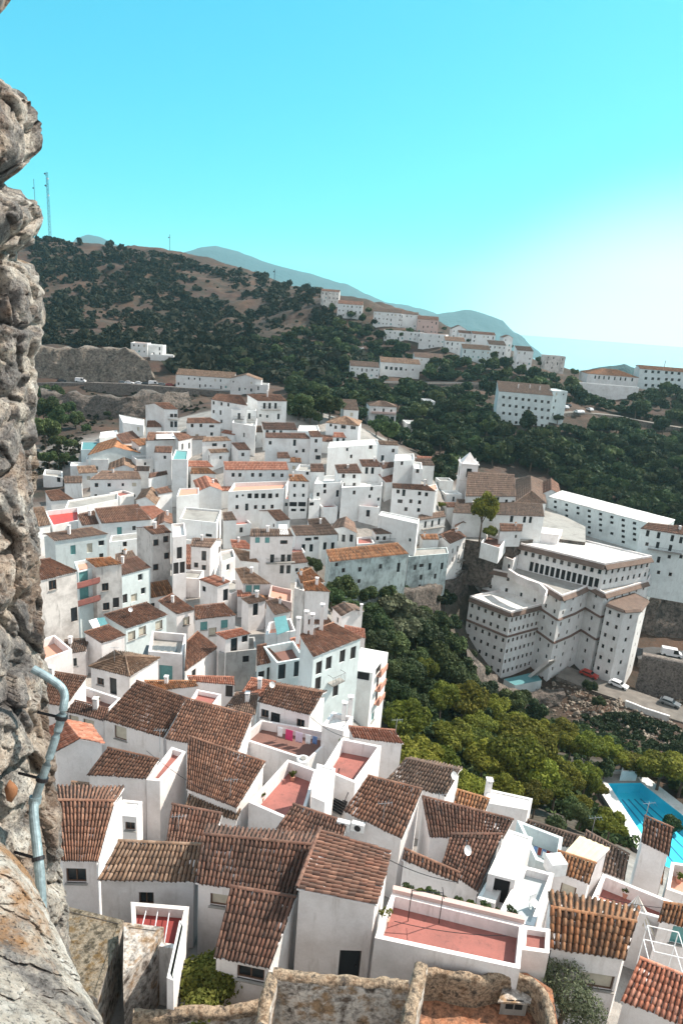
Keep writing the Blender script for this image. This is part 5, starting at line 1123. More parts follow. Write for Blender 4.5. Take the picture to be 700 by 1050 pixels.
# ------------------------------------------------------------------ the big white residence (stepped complex)
def prism_walls(poly, z0, z1, mat, rows, per_face, near=False, sz=(.66, 1.05), dep=.18, skip=()):
    """poly ccw plan points; rows: window row centre heights; per_face: {face: n windows or list of u}"""
    mb = MB(); wl = []
    n = len(poly)
    for k in range(n):
        P, Q = np.array(poly[k][:2]), np.array(poly[(k+1) % n][:2]); L = np.linalg.norm(Q - P); t = (Q - P) / L; nr = np.array([t[1], -t[0], 0]); t3 = np.array([*t, 0])
        rc = []; nw = per_face.get(k, 0)
        if nw:
            for ri, zc in enumerate(rows):
                for c in range(nw):
                    if (k, ri, c) in skip: continue
                    u = (c + .5) * L / nw; rc.append((u - sz[0] / 2, u + sz[0] / 2, zc - sz[1] / 2, zc + sz[1] / 2, 'x'))
        panel(mb, P, Q, z0, z1, rc, mat, dep)
        wl += [(P, t3, nr, *r[:4]) for r in rc]
    return mb, wl
def band(m, poly, faces, z, hgt, out_, mat):
    for k in faces:
        P, Q = np.array(poly[k][:2]), np.array(poly[(k+1) % len(poly)][:2]); t = (Q - P) / np.linalg.norm(Q - P); nr = np.array([t[1], -t[0]])
        a, b = P - t * out_ * .0, Q + t * out_ * .0; a2, b2 = a + nr * out_, b + nr * out_
        V = lambda p, zz: (p[0], p[1], zz)
        m.poly([V(a2, z), V(b2, z), V(b, z + hgt), V(a, z + hgt)], mat); m.poly([V(b2, z - .12), V(a2, z - .12), V(a, z - .12), V(b, z - .12)][::-1], mat)
        m.poly([V(a2, z - .12), V(b2, z - .12), V(b2, z), V(a2, z)], mat); m.poly([V(a, z - .12), V(a2, z - .12), V(a2, z), V(a, z + hgt)], mat); m.poly([V(b2, z - .12), V(b, z - .12), V(b, z + hgt), V(b2, z)], mat)
res = None; WCOUNT = [0]; SMALLW = MB()
def put_windows(wl, parent, limit=100):
    for (P, t3, nr, a, b, c, d) in wl:
        if WCOUNT[0] < limit: win_obj(parent, P, t3, nr, a, b, c, d, 'k' if False else 'x', False, .18); WCOUNT[0] += 1
        else:
            o = np.array([P[0], P[1], 0.0]); q = lambda u, z, dd: o + t3 * u + np.array([0, 0, z]) - nr * dd
            SMALLW.poly([q(a, c, .18), q(b, c, .18), q(b, d, .18), q(a, d, .18)], 'glass')
            for (x0, x1) in ((a, a + .08), (b - .08, b)): SMALLW.poly([q(x0, c, .15), q(x1, c, .15), q(x1, d, .15), q(x0, d, .15)], 'wood_brown')
            SMALLW.poly([q(a, d - .08, .15), q(b, d - .08, .15), q(b, d, .15), q(a, d, .15)], 'wood_brown')
# wing at lower left
base = hit((519, 694)); z1 = zat(base, 628.5)
w1 = [onz(p, z1) for p in ((481.5,612.5),(523.6,629),(559,620),(518,604.5))]
c0 = base; w1p = [(p[0], p[1]) for p in w1]
res = empty('residence_building', (w1p[1][0] + 15, w1p[1][1] + 15, tz1(w1p[1][0] + 15, w1p[1][1] + 15)), 'huge stepped white residence with dark cornices and rows of small windows', 'building')
print('RES wing: z1', z1, 'ground', base[2], 'len', np.linalg.norm(np.array(w1p[1]) - w1p[0]), np.linalg.norm(np.array(w1p[2]) - w1p[1]))
zb = base[2] - 6
fl_h = (z1 - base[2]) / 6.2
rows = [z1 - .95 - fl_h * (k + .35) for k in range(6)]
mb, wl = prism_walls(w1p, zb, z1, 'plaster_cool', rows, {0: 6, 1: 8})
wall1 = mb.build('wing_wall', parent=res); put_windows(wl, wall1, 96)
def roof_slab(poly, z, mat, th=.35, up=.45, wall='plaster'):
    inn = inset([np.array([*p, 0]) for p in poly], th); m = MB(); n = len(poly)
    for k in range(n):
        a, b, c, d = poly[k], poly[(k+1) % n], inn[(k+1) % n], inn[k]
        m.poly([(*a, z + up), (*b, z + up), (*c, z + up), (*d, z + up)], wall); m.poly([(*a, z), (*b, z), (*b, z + up), (*a, z + up)], wall); m.poly([(*c, z + up), (*c, z), (*d, z), (*d, z + up)][::1], wall)
    m.poly([(*p, z + .02) for p in inn], mat); return m
roof_slab(w1p, z1, 'white_roof').build('flat_roof', parent=res)
tr = MB(); band(tr, w1p, (0, 1), z1 - .75, .75, .55, 'tile_dull'); band(tr, w1p, (0, 1), rows[1] - 1.45, .3, .3, 'trim_dark'); tr.build('cornice', parent=res)
# main stepped body L2
pb = hit((609, 696)); z2 = zat(pb, 611)
print('RES main: z2', z2, 'ground', pb[2])
L2px = [(497,583),(530,590),(558,601),(576,612),(593,606),(604,600.5),(620,609.5),(664.5,596.5),(672,580),(640,566),(540,548),(494,566)]
L2 = [onz(p, z2)[:2] for p in L2px]
fl2 = 3.0; rows2 = [z2 - 1.5 - fl2 * k for k in range(int((z2 - pb[2]) / fl2) + 1)]
lens = [np.linalg.norm(L2[(k+1) % 12] - L2[k]) for k in range(12)]; print('RES faces', [round(x, 1) for x in lens])
mb, wl = prism_walls(L2, pb[2] - 8, z2, 'plaster_cool', rows2, {k: max(1, int(lens[k] / 2.9)) for k in range(7)})
wall2 = mb.build('main_wall', parent=res); put_windows(wl, wall2, 96)
roof_slab(L2, z2, 'concrete', .3, .4).build('upper_terrace', parent=res)
tr = MB(); band(tr, L2, range(7), z2 - .8, .8, .7, 'tile_dull'); band(tr, L2, range(7), rows2[1] - 1.5, .3, .35, 'trim_dark'); band(tr, L2, range(7), rows2[3] - 1.5, .3, .35, 'trim_dark'); tr.build('cornice', parent=res)
# upper storey block L3 with arcade
pc = onz((619.5, 604), z2); z3 = zat(pc, 578.5)
L3 = [onz(p, z3)[:2] for p in ((529.5,557.5),(620,579.5),(668,571.5),(576,549.5))]
print('RES top', z3 - z2, np.linalg.norm(L3[1] - L3[0]), np.linalg.norm(L3[2] - L3[1]))
lenA = np.linalg.norm(L3[1] - L3[0]); lenB = np.linalg.norm(L3[2] - L3[1])
hh = z3 - z2
mb = MB(); wlA = []
P, Q = L3[0], L3[1]; nA = 13; rc = []
for c in range(int(lenA / 1.7)): u = (c + .5) * lenA / int(lenA / 1.7); rc.append((u - .4, u + .4, z3 - 2.6, z3 - 1.4))
for c in range(nA): u = lenA * (.18 + .8 * (c + .5) / nA); rc.append((u - lenA * .8 / nA * .36, u + lenA * .8 / nA * .36, z2 + .1, z2 + hh * .42))
panel(mb, P, Q, z2 - .5, z3, rc, 'plaster_cool', .4); t3 = np.array([*((Q - P) / lenA), 0]); nr = np.array([t3[1], -t3[0], 0])
rcB = []
for r in (z3 - 2.0, z2 + hh * .3):
    for c in range(int(lenB / 2)): u = (c + .5) * lenB / int(lenB / 2); rcB.append((u - .4, u + .4, r - .6, r + .6))
panel(mb, L3[1], L3[2], z2 - .5, z3, rcB, 'plaster_cool', .2); panel(mb, L3[2], L3[3], z2 - .5, z3, [], 'plaster_cool'); panel(mb, L3[3], L3[0], z2 - .5, z3, [], 'plaster_cool')
wall3 = mb.build('upper_wall', parent=res)
ar = SMALLW; o = np.array([*P, 0.0])
for (a, b, c, d) in rc:
    ar = MB() if d - c > 1.5 else SMALLW
    ar.poly([o + t3 * a + (0, 0, c) - nr * .4, o + t3 * b + (0, 0, c) - nr * .4, o + t3 * b + (0, 0, d) - nr * .4, o + t3 * a + (0, 0, d) - nr * .4], 'dark_gap' if d - c > 1.5 else 'glass')
    if d - c > 1.5: ar.build('arcade_opening', parent=wall3)
ar = SMALLW
tB = np.array([*((L3[2] - L3[1]) / lenB), 0]); nB = np.array([tB[1], -tB[0], 0]); oB = np.array([*L3[1], 0.0])
for (a, b, c, d) in rcB: ar.poly([oB + tB * a + (0, 0, c) - nB * .2, oB + tB * b + (0, 0, c) - nB * .2, oB + tB * b + (0, 0, d) - nB * .2, oB + tB * a + (0, 0, d) - nB * .2], 'glass')
roof_slab(L3, z3, 'white_roof').build('flat_roof', parent=res)
tr = MB(); band(tr, L3, (0, 1), z3 - .9, .9, .9, 'tile_dull'); tr.build('cornice', parent=res)
pz = onz((537, 557), z3)[:2]; q4 = [onz(p, z3)[:2] for p in ((548,555.5),(571,558.5),(575,552.5),(552,549.5))]
m = MB(); m.prism(q4, z3, z3 + 2.6, 'plaster', 'white_roof'); m.build('roof_penthouse', parent=res)
m = MB(); q6 = [onz(p, z2 + 3.2)[:2] for p in ((497,565),(526,576),(536,566),(508,553))]
mbq, wlq = prism_walls(q6, z2 - 2, z2 + 3.2, 'plaster_cool', [z2 + 1.6], {0: 4})
wq = mbq.build('rear_wall', parent=res); put_windows(wlq, wq, 96); roof_slab(q6, z2 + 3.2, 'brown_floor').build('rear_terrace', parent=res)
m = MB()  # sculpted parapet ramp on the left steps
pr = [onz(p, z2 + .4) for p in ((521,588),(530,594),(541,599),(553,603),(560,610),(558,616))]
for a, b in zip(pr[:-1], pr[1:]): m.box((np.array(a) + b) / 2 + (0, 0, .2), (np.array(b) - a) / 2, np.array([.25, .25, 0]), (0, 0, 1.0), 'plaster')
m.build('stepped_parapet', parent=res)
# polygonal corner tower and right-hand rear blocks
pt = hit((641, 704)); z4 = zat(pt, 625)
T4 = [onz(p, z4)[:2] for p in ((622,619),(640,626),(656,625),(664,615),(650,608),(634,609))]
fl4 = 3.0; rows4 = [z4 - 1.8 - fl4 * k for k in range(max(1, int((z4 - pt[2]) / fl4)))]
mb, wl = prism_walls(T4, pt[2] - 8, z4, 'plaster_cool', rows4, {0: 2, 1: 1, 2: 1})
wt = mb.build('tower_wall', parent=res); put_windows(wl, wt, 96)
m = MB(); m.poly([(*p, z4 + .02) for p in T4], 'tile_dull'); band(m, T4, range(4), z4 - .4, .5, .5, 'tile_dull'); m.build('tower_roof', parent=res)
if SMALLW.v: tag(SMALLW.build('small_windows', parent=res), kind='stuff')
m = MB()   # outside stair and green base
sb = [onz(p, tz1(*onz((540, 690), base[2])[:2]) + .3) for p in ((519,694),(551,684),(566,690),(532,703))]
pass
m = MB()
q5 = [hit(p, 3.0) for p in ((517,693),(549,684),(556,694),(528,703))]
zt_ = min(p[2] for p in q5)
m.prism([p[:2] for p in q5], zt_ - 8, zt_, 'plaster_blue', 'teal_canvas'); m.build('green_roofed_base', parent=res)
m = MB(); a, b = hit((566, 677), 9), hit((545, 694), 1.5)
dr = b - a; sd_ = np.cross(dr, (0, 0, 1)); sd_ /= np.linalg.norm(sd_)
for k in range(14): m.box(a + dr * (k + .5) / 14, sd_ * 1.1, dr / 14 * np.array([.5, .5, 0]), (0, 0, .12), 'concrete')
for s in (-1, 1): m.box((a + b) / 2 + sd_ * 1.15 * s, dr / 2, sd_ * .1, (0, 0, .6), 'plaster')
m.build('outside_stair', parent=res)
H('rs1', 'white annex with brown awning roofs at the right of the big residence', [(655,583),(690,584),(684,575),(654,574)], 'flat', 12, floor='concrete', ph=.5, auto=.5, name='white_house', wall='plaster_blue', group='buildings around the big residence', down=26)
H('rs2', 'lower white annex with teal canopy beside the corner tower', [(640,611),(676,601),(672,592),(640,601)], 'flat', 14, floor='teal_canvas', ph=.2, auto=.6, wall='plaster_blue', group='buildings around the big residence', down=26)
# ------------------------------------------------------------------ church and long convent wing
CH = 'buildings around the big residence'
H('ch1', 'long brown church nave roof behind the bell tower', [(477,509),(529,509.5),(527,487),(479,484)], 'shed', 11, roof='tile_dull', s=.42, wall='plaster', group=CH, name='church_nave', cat='church', wins=[(509,513,'k',1.6,2.2),(519,514,'x'),(526,515,'x')], per=.3)
H('ch2', 'crossing block of the church with pyramid-like brown roof', [(527,516),(560,516.5),(556,493),(529,492)], 'hip', 13, roof='tile_dull', s=.5, group=CH, name='church_crossing', cat='church', wins=[(537,521,'o'),(545,521,'o'),(552,522,'o')])
H('ch3', 'side chapel with brown roof and white gable beside the church crossing', [(554,507),(575,508),(572,496),(556,495)], 'end', 10, roof='tile_brown', s=.5, group=CH, name='chapel', cat='church')
H('ch4', 'low white church annex in front of the nave with two doors', [(464,526),(558,530),(556,517),(468,512)], 'shed', 7, roof='tile_dull', s=.15, group=CH, name='church_annex', cat='church', wins=[(504,527,'k',1,2),(519,527,'k',1,2),(525,528,'k',1,2),(538,530,'k'),(544,531,'k')])
def plaza(name, px, z, label, down):
    P = [onz(p, z)[:2] for p in px]; ar_ = sum(P[i][0] * P[(i+1) % len(P)][1] - P[(i+1) % len(P)][0] * P[i][1] for i in range(len(P)))
    if ar_ < 0: P = P[::-1]
    m = MB(); m.prism(P, z - down, z, 'rock_cliff', 'concrete'); tag(m.build(name), label, kind='structure')
tb = hit((470, 527), 0); tb = onz((470, 527), tb[2]); z1 = zat(tb, 477)
tw = empty('church_tower', tb, 'white church bell tower with arched belfry opening and small spire', 'church tower', CH)
s_ = 2.3; m = MB(); cx_, cy_ = tb[0] + 1.5, tb[1] + 3
sq = lambda s: [(cx_ - s, cy_ - s), (cx_ + s, cy_ - s), (cx_ + s, cy_ + s), (cx_ - s, cy_ + s)]
rc = [(s_ - .7, s_ + .7, z1 - 3.6, z1 - 1.0)]
f = sq(s_)
for k in range(4): panel(m, f[k], f[(k+1) % 4], tb[2] - 3, z1, rc, 'plaster', .5)
m.poly([(*p, z1) for p in f], 'plaster'); wo = m.build('shaft', parent=tw)
m = MB(); m.prism(sq(s_ + .25), z1, z1 + .35, 'plaster', bottom=True); m.prism(sq(s_ + .2), z1 - 4.4, z1 - 4.15, 'plaster', bottom=True); m.build('cornice', parent=tw)
m = MB(); m.prism(sq(s_ * .98 - .52), z1 - 3.7, z1 - .9, 'dark_gap'); m.build('belfry_opening', parent=tw)
m = MB(); c4 = [(*p, z1 + .35) for p in sq(s_ * .9)]
for k in range(4): m.poly([c4[k], c4[(k+1) % 4], (cx_, cy_, z1 + 3.2)], 'plaster')
for p in sq(s_ * .95): m.tube([(*p, z1 + .35), (*p, z1 + 1.2)], .2, 'plaster', 6, .3)
m.build('spire', parent=tw)
m = MB(); m.tube([(cx_, cy_, z1 + 3.1), (cx_, cy_, z1 + 4.6)], .06, 'iron', 4); m.tube([(cx_ - .4, cy_, z1 + 4.1), (cx_ + .4, cy_, z1 + 4.1)], .06, 'iron', 4); m.build('cross', parent=tw)
H('cv', 'long white convent wing with pale flat roof and rows of small square windows', [(562,509),(682,541),(692,533),(576,503)], 'shed', 12, roof='tile_dull', sheet='white_roof', s=.12, group=CH, wall='plaster_blue', name='convent_wing', cat='building', down=16,
  wins=[(569 + 11.6 * k, 514.5 + 3.15 * k + r * 5.6, 'o', 1.1, .9) for r in range(5) for k in range(10) if not (r == 2 and k in (2, 5, 8)) and not (r == 4 and k % 3)], balc=[])
H('cr', 'white house with brown roof and little balconies at the right edge by the convent wing', [(656,542),(722,552),(722,543),(664,536)], 'shed', 13, z=HOUSES['cv']['z'] + 1.2, roof='tile_brown', s=.3, group=CH, wall='plaster_blue', wins=[(664,546,'k'),(675,549,'k'),(689,552,'k'),(698,554,'k'),(674,559,'k'),(687,562,'k'),(663,558,'x'),(698,571,'x'),(686,571,'x'),(664,572,'x'),(675,574,'k'),(664,585,'x'),(675,587,'x'),(687,589,'x')], balc=[(681,565,8,1,'iron')], down=18)
H('cg', 'long beige pergola roof in the yard behind the residence', [(598,549),(648,557),(651,553),(602,545)], 'shed', 4, roof='tile_pale', sheet='cream_sheet', s=.1, group=CH, name='pergola', cat='pergola', wall='concrete')
H('cj', 'brown-roofed white house between church and residence', [(512,545),(535,545),(536,538),(512,537)], 'gable', 6, z=HOUSES['ch4']['z'] - 2.2, down=4, roof='tile_brown', s=.3, group=CH, back=.3, auto=.4)
H('cj2', 'white terraced house with railings at the left corner of the residence', [(493,556),(512,562),(520,551),(500,546)], 'flat', 6, z=HOUSES['ch4']['z'] - 4.5, down=4, floor='brown_floor', group=CH, auto=.5)
plaza('square', [(458,550),(500,557),(528,556),(560,551),(600,556),(600,540),(560,520),(465,515)], HOUSES['ch4']['z'] - 6.2, 'paved square in front of the church', 12)
plaza('yard', [(566,545),(600,553),(648,566),(660,556),(640,540),(580,520)], HOUSES['cv']['z'] - 8.5, 'shaded yard between the convent wing and the residence', 5)
# street edge walls
cliff('retaining_wall', [(650,708),(665,712),(690,716),(715,720)], [673,676,681,685], 'retaining_stone', 'tall ribbed retaining wall under the road with the white van', 'retaining wall', 2, .1, 12, lean=.05)
cliff('retaining_wall', [(640,724),(660,731),(685,741)], [719,727,735], 'white_roof', 'low white parapet along the dusty street above the rubble', 'parapet', .6, .08, 13, lean=.0)
# ------------------------------------------------------------------ swimming pool
zp = ZPOOL; pool = [p for p in _pp]
print('POOL', [np.round(p, 1) for p in pool], zp)
pr = empty('swimming_pool', (*np.mean(pool, axis=0), zp - 2), 'bright turquoise swimming pool with lane lines beyond the roofs', 'pool')
outp = inset([np.array([*p, 0]) for p in pool], -2.2); m = MB()
m2 = MB()
for k in range(4):
    a, b, c, d = outp[k], outp[(k+1) % 4], pool[(k+1) % 4], pool[k]
    m.poly([(*a, zp + .1), (*b, zp + .1), (*c, zp + .1), (*d, zp + .1)], 'white_roof' if k != 3 else 'concrete'); m.poly([(*a, zp - 6), (*b, zp - 6), (*b, zp + .1), (*a, zp + .1)], 'concrete')
    m2.poly([(*c, zp + .1), (*c, zp - 1.8), (*d, zp - 1.8), (*d, zp + .1)], 'pool_tile')
t = NT('pool_tile'); t.b.inputs['Base Color'].default_value = (.08, .55, .72, 1); n = t.noise(.2, 2); r = t.ramp(n, 0, [(.3, (.05, .52, .70)), (.7, (.08, .66, .82))]); t.col((r, 0))
t = NT('pool_line'); t.b.inputs['Base Color'].default_value = (.02, .16, .3, 1)
t = NT('pool_water'); tp_ = t.n('ShaderNodeBsdfTransparent'); tp_.inputs[0].default_value = (.72, .97, 1, 1); gs = t.n('ShaderNodeBsdfGlossy'); gs.inputs['Roughness'].default_value = .08
mx_ = t.n('ShaderNodeMixShader'); mx_.inputs[0].default_value = .07; t.l(tp_, 0, mx_, 1); t.l(gs, 0, mx_, 2); t.l(mx_, 0, t.out, 0)
m2.poly([(*p, zp - 1.8) for p in pool], 'pool_tile')
for k in range(1, 6):
    f_ = k / 6; a = pool[0] * (1 - f_) + pool[3] * f_; b = pool[1] * (1 - f_) + pool[2] * f_; dd = (b - a) / np.linalg.norm(b - a); nn = np.array([-dd[1], dd[0]]) * .14; a = a + dd * 1.5; b = b - dd * 1.5
    m2.poly([(*(a - nn), zp - 1.79), (*(a + nn), zp - 1.79), (*(b + nn), zp - 1.79), (*(b - nn), zp - 1.79)], 'pool_line')
m.build('deck', parent=pr); m2.build('basin', parent=pr)
m = MB(); m.poly([(*p, zp - .12) for p in pool], 'pool_water'); m.build('water_surface', parent=pr)
H('ph', 'small blue-grey pump house at the head of the swimming pool', [(637,791),(654,791),(655,781),(639,781)], 'flat', 3.2, floor='concrete', ph=.2, wall='plaster_blue', group='structures around the pool', name='pump_house', cat='pump house')
cliff('garden_wall', [(596,796),(620,797),(638,797)], [790,791,791], 'plaster', 'low white garden wall left of the pump house', 'wall', .4, .02, 14, lean=0)
cliff('garden_wall', [(655,795),(680,798),(715,802)], [789,792,795], 'concrete', 'long low grey wall right of the pump house under the flat-topped trees', 'wall', .4, .02, 15, lean=0)
# ------------------------------------------------------------------ rubble scatter
V, Fc = [], []; rs = np.random.default_rng(5)
ico = None
import bmesh
bmx = bmesh.new(); bmesh.ops.create_icosphere(bmx, subdivisions=1, radius=1); icoV = np.array([v.co[:] for v in bmx.verts]); icoF = np.array([[v.index for v in f.verts] for f in bmx.faces]); bmx.free()
n = 0
for _ in range(1500):
    if _ < 1250: px, py = rs.uniform(585, 700), rs.uniform(705, 770)
    else: px, py = rs.uniform(520, 600), rs.uniform(700, 735)
    P = hit((px, py)); s = rs.lognormal(-1.5, .5)
    V.append(icoV * (1 + rs.normal(0, .18, (len(icoV), 1))) * s * rs.uniform(.6, 1.2, 3) + P); Fc.append(icoF + n); n += len(icoV)
tag(raw_mesh('rubble', np.concatenate(V), np.concatenate(Fc), ['rubble_stone']), 'loose stones strewn down the slope under the dusty street', kind='stuff')
# ------------------------------------------------------------------ vegetation
def mat_leaf(name, cols, trans=.25):
    t = NT(name); uv = t.n('ShaderNodeUVMap'); wn = t.n('ShaderNodeTexWhiteNoise', noise_dimensions='2D'); t.l(uv, 0, wn, 'Vector')
    r = t.ramp(wn, 0, [(i / (len(cols) - 1), c) for i, c in enumerate(cols)])
    oi = t.n('ShaderNodeObjectInfo'); hs = t.n('ShaderNodeHueSaturation'); mh = t.n('ShaderNodeMapRange', i_3=.47, i_4=.52); mv = t.n('ShaderNodeMapRange', i_3=.65, i_4=1.35)
    mul = t.n('ShaderNodeMath', operation='MULTIPLY'); mul.inputs[1].default_value = 7.13; fr = t.n('ShaderNodeMath', operation='FRACT'); t.l(oi, 'Random', mul, 0); t.l(mul, 0, fr, 0)
    t.l(oi, 'Random', mh, 0); t.l(fr, 0, mv, 0); t.l(mh, 0, hs, 'Hue'); t.l(mv, 0, hs, 'Value'); t.l(r, 0, hs, 'Color')
    n1 = t.noise(.25, 3); rr = t.ramp(n1, 0, [(.35, g3(.7)), (.65, g3(1.25))]); c = t.mix(1.0, (hs, 0), (rr, 0), 'MULTIPLY')
    t.col(c); t.b.inputs['Roughness'].default_value = .75; t.b.inputs['Specular IOR Level'].default_value = .2
    tr = t.n('ShaderNodeBsdfTranslucent'); mx = t.n('ShaderNodeMixShader'); mx.inputs[0].default_value = trans
    t.l(c[0], c[1], tr, 0); t.l(t.b, 0, mx, 1); t.l(tr, 0, mx, 2); t.l(mx, 0, t.out, 0); return t.m
mat_leaf('leaf_pine', [(.05, .07, .012), (.13, .15, .02), (.24, .25, .04), (.07, .09, .014)], .4)
mat_leaf('leaf_broad', [(.025, .045, .018), (.05, .08, .028), (.08, .11, .04), (.035, .06, .02)], .25)
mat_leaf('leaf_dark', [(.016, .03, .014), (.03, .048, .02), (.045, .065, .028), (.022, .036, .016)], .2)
mat_leaf('leaf_olive', [(.07, .09, .05), (.11, .13, .075), (.16, .18, .11), (.05, .065, .035)], .25)
mat_leaf('leaf_bush', [(.06, .085, .015), (.10, .13, .025), (.16, .18, .04), (.05, .07, .015)], .3)
mat_leaf('leaf_scrub', [(.012, .018, .009), (.024, .03, .013), (.04, .04, .02), (.016, .022, .011)], .15)
def crown_mesh(seed, n, leaf, lobes=9, flat=.8, spread=1.0, thin=1.0):
    """leaf quads through a lobed crown of radius about 1"""
    rs = np.random.default_rng(seed)
    C = []
    for k in range(lobes):
        d = rs.normal(size=3); d[2] = abs(d[2]) * .8 - .15; d /= np.linalg.norm(d); C.append(d * rs.uniform(.40, .78) * np.array([spread, spread, flat]))
    C = np.array(C + [[0, 0, 0.1]]); Rr = np.r_[rs.uniform(.20, .42, lobes), .5]
    pr = Rr ** 2; pr = pr / pr.sum(); k = rs.choice(len(C), n, p=pr)
    d = rs.normal(size=(n, 3)); d[:, 2] += .25; d /= np.linalg.norm(d, axis=1)[:, None]
    rad = Rr[k] * (rs.uniform(.35, 1, n) ** .35) * (1 + rs.normal(0, .10, n))
    P = C[k] + d * rad[:, None] * np.array([1, 1, flat * 1.05])
    nr = d + rs.normal(0, .55, (n, 3)); nr /= np.linalg.norm(nr, axis=1)[:, None]
    a = np.cross(nr, rs.normal(size=(n, 3))); a /= np.linalg.norm(a, axis=1)[:, None]; b = np.cross(nr, a)
    s = leaf * rs.uniform(.6, 1.3, (n, 1)); a = a * s; b = b * s * thin
    V = np.stack([P - a * .6 - b * .4, P + a * .5 - b * .55, P + a * .65 + b * .4, P - a * .35 + b * .6], 1).reshape(-1, 3)
    return V, np.arange(n * 4).reshape(n, 4), np.c_[rs.uniform(0, 50, n), rs.uniform(0, 50, n)]
def tree_proto(name, seed, mat, n, leaf, trunk_h, crown_r, flat=.8, spread=1.0, lobes=9, label='', cat='tree', group=None, limbs=5, thin=1.0):
    """origin at the foot; crown centre at trunk_h"""
    r = empty(name, (0, 0, 0)); tag(r, label, cat, group); rs = random.Random(seed)
    V, Fc, U = crown_mesh(seed, n, leaf / crown_r, lobes, flat, spread, thin); V = V * crown_r + (0, 0, trunk_h)
    m = MB(); rad = crown_r * .06 + .05; lean = (rs.uniform(-.3, .3), rs.uniform(-.3, .3))
    top = (lean[0], lean[1], trunk_h * .8); m.tube([(0, 0, -.8), (lean[0] * .3, lean[1] * .3, trunk_h * .4), top], rad, 'bark', 7, .55)
    for k in range(limbs):
        a = k * 6.28 / limbs + rs.uniform(-.4, .4); rr = crown_r * rs.uniform(.45, .75); z = trunk_h + crown_r * rs.uniform(0, .35)
        m.tube([(lean[0] * .7, lean[1] * .7, trunk_h * rs.uniform(.45, .75)), (math.cos(a) * rr * .5, math.sin(a) * rr * .5, trunk_h * .95), (math.cos(a) * rr, math.sin(a) * rr, z)], rad * .45, 'bark', 5, .3)
    m.build('trunk', parent=r); raw_mesh('crown', V, Fc, [mat], uv=U, parent=r); return r
used_proto = set()
def place_tree(protos_, P, sc, rz, label=None, zs=1.0):
    pr = random.choice(protos_)
    if pr.name not in used_proto:
        used_proto.add(pr.name); pr.location = tuple(P); pr.rotation_euler.z = rz; pr.scale = (sc, sc, sc * zs); r = pr
        if label: r['label'] = label
        return r
    return copy_tree(pr, P, rz, (sc, sc, sc * zs), label)
def tree_at(protos_, px, py, wpx, crown_r, hc, label=None, zs=1.0, w2=None):
    """crown centre seen at the picture point, crown wpx wide"""
    P = None; h = hc
    for _ in range(3):
        P = hit((px, py), h); sc = wpx * proj(P)[2] / F / 2 / crown_r; h = hc * sc
    P = P.copy(); P[2] = tz1(P[0], P[1]); return place_tree(protos_, P, sc * random.uniform(.85, 1.12), random.uniform(0, 6.28), label, zs * random.uniform(.85, 1.25))
G_P = 'pine trees in the grove below the houses'
pine = [tree_proto('pine_tree', 11 + k, 'leaf_pine', 9500, .29, 6.0, 4.0, .8, 1.0, 17, 'yellow-green pine of the grove below the near houses', 'tree', G_P) for k in range(4)]
G_B = 'broadleaf trees in the ravine'
brd = [tree_proto('broadleaf_tree', 31 + k, 'leaf_broad', 5600, .33, 4.2, 3.5, .9, 1.0, 15, 'dark green leafy tree in the ravine below the village', 'tree', G_B) for k in range(3)]
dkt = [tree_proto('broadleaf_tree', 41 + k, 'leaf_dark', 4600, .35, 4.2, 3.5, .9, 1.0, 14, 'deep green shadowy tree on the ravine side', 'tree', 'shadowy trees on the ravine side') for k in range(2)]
olv = [tree_proto('olive_tree', 51 + k, 'leaf_olive', 3400, .36, 3.6, 3.3, .8, 1.0, 10, 'grey-green olive tree in the ravine', 'tree', 'olive trees in the ravine') for k in range(2)]
for (x, y, w_) in [(453,714,40),(475,722,44),(492,735,46),(414,738,50),(431,754,60),(451,766,56),(467,750,50),(462,784,46),(487,755,46),(506,726,32),(526,743,46),(536,760,58),(531,784,60),(512,803,46),(548,797,46),(549,772,44),(557,750,30),
        (576,746,42),(586,762,36),(604,768,38),(622,772,26),(576,782,46),(584,798,34),(600,800,36),(570,810,34),(612,808,22),(629,834,40),(496,778,44),(418,766,40),(480,800,40),(434,692,32),(550,815,36),(596,818,26)]:
    tree_at(pine, x, y, w_, 4.0, 6.2)
for (x, y, w_) in [(660,768,44),(682,774,50),(704,782,44),(640,774,26)]: tree_at(pine, x, y, w_, 4.0, 7.5, 'flat-topped pine behind the swimming pool', zs=.8)
for (x, y, w_) in [(352,606,34),(340,612,26),(376,606,30),(384,628,34),(360,625,28),(393,646,38),(406,662,36),(405,690,30),(418,700,32),(407,714,38),(424,720,34),(448,684,34),(463,694,44),(482,704,34),(392,612,30),(446,640,34),(465,660,30),(455,655,28),(430,672,30),(568,842,34),(582,832,26),(596,838,26),(688,846,26),(524,722,36),(440,710,30),(400,730,26),(620,790,22),(366,590,20),(325,580,18),(318,577,14),(434,630,26),(540,716,20),(605,705,16),(613,720,14)]:
    tree_at(brd, x, y, w_, 3.5, 4.4)
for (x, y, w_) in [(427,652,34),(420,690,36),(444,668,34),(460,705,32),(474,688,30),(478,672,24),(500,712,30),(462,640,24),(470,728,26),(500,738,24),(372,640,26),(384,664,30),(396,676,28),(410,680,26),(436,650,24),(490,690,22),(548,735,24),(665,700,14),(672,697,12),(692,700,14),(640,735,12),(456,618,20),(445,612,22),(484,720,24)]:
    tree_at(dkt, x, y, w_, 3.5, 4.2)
for (x, y, w_) in [(402,618,40),(412,640,44),(420,622,36),(432,632,32),(408,628,30),(424,642,30),(400,655,28)]: tree_at(olv, x, y, w_, 3.3, 4.0)
zs_ = HOUSES['ch4']['z'] - 6.2
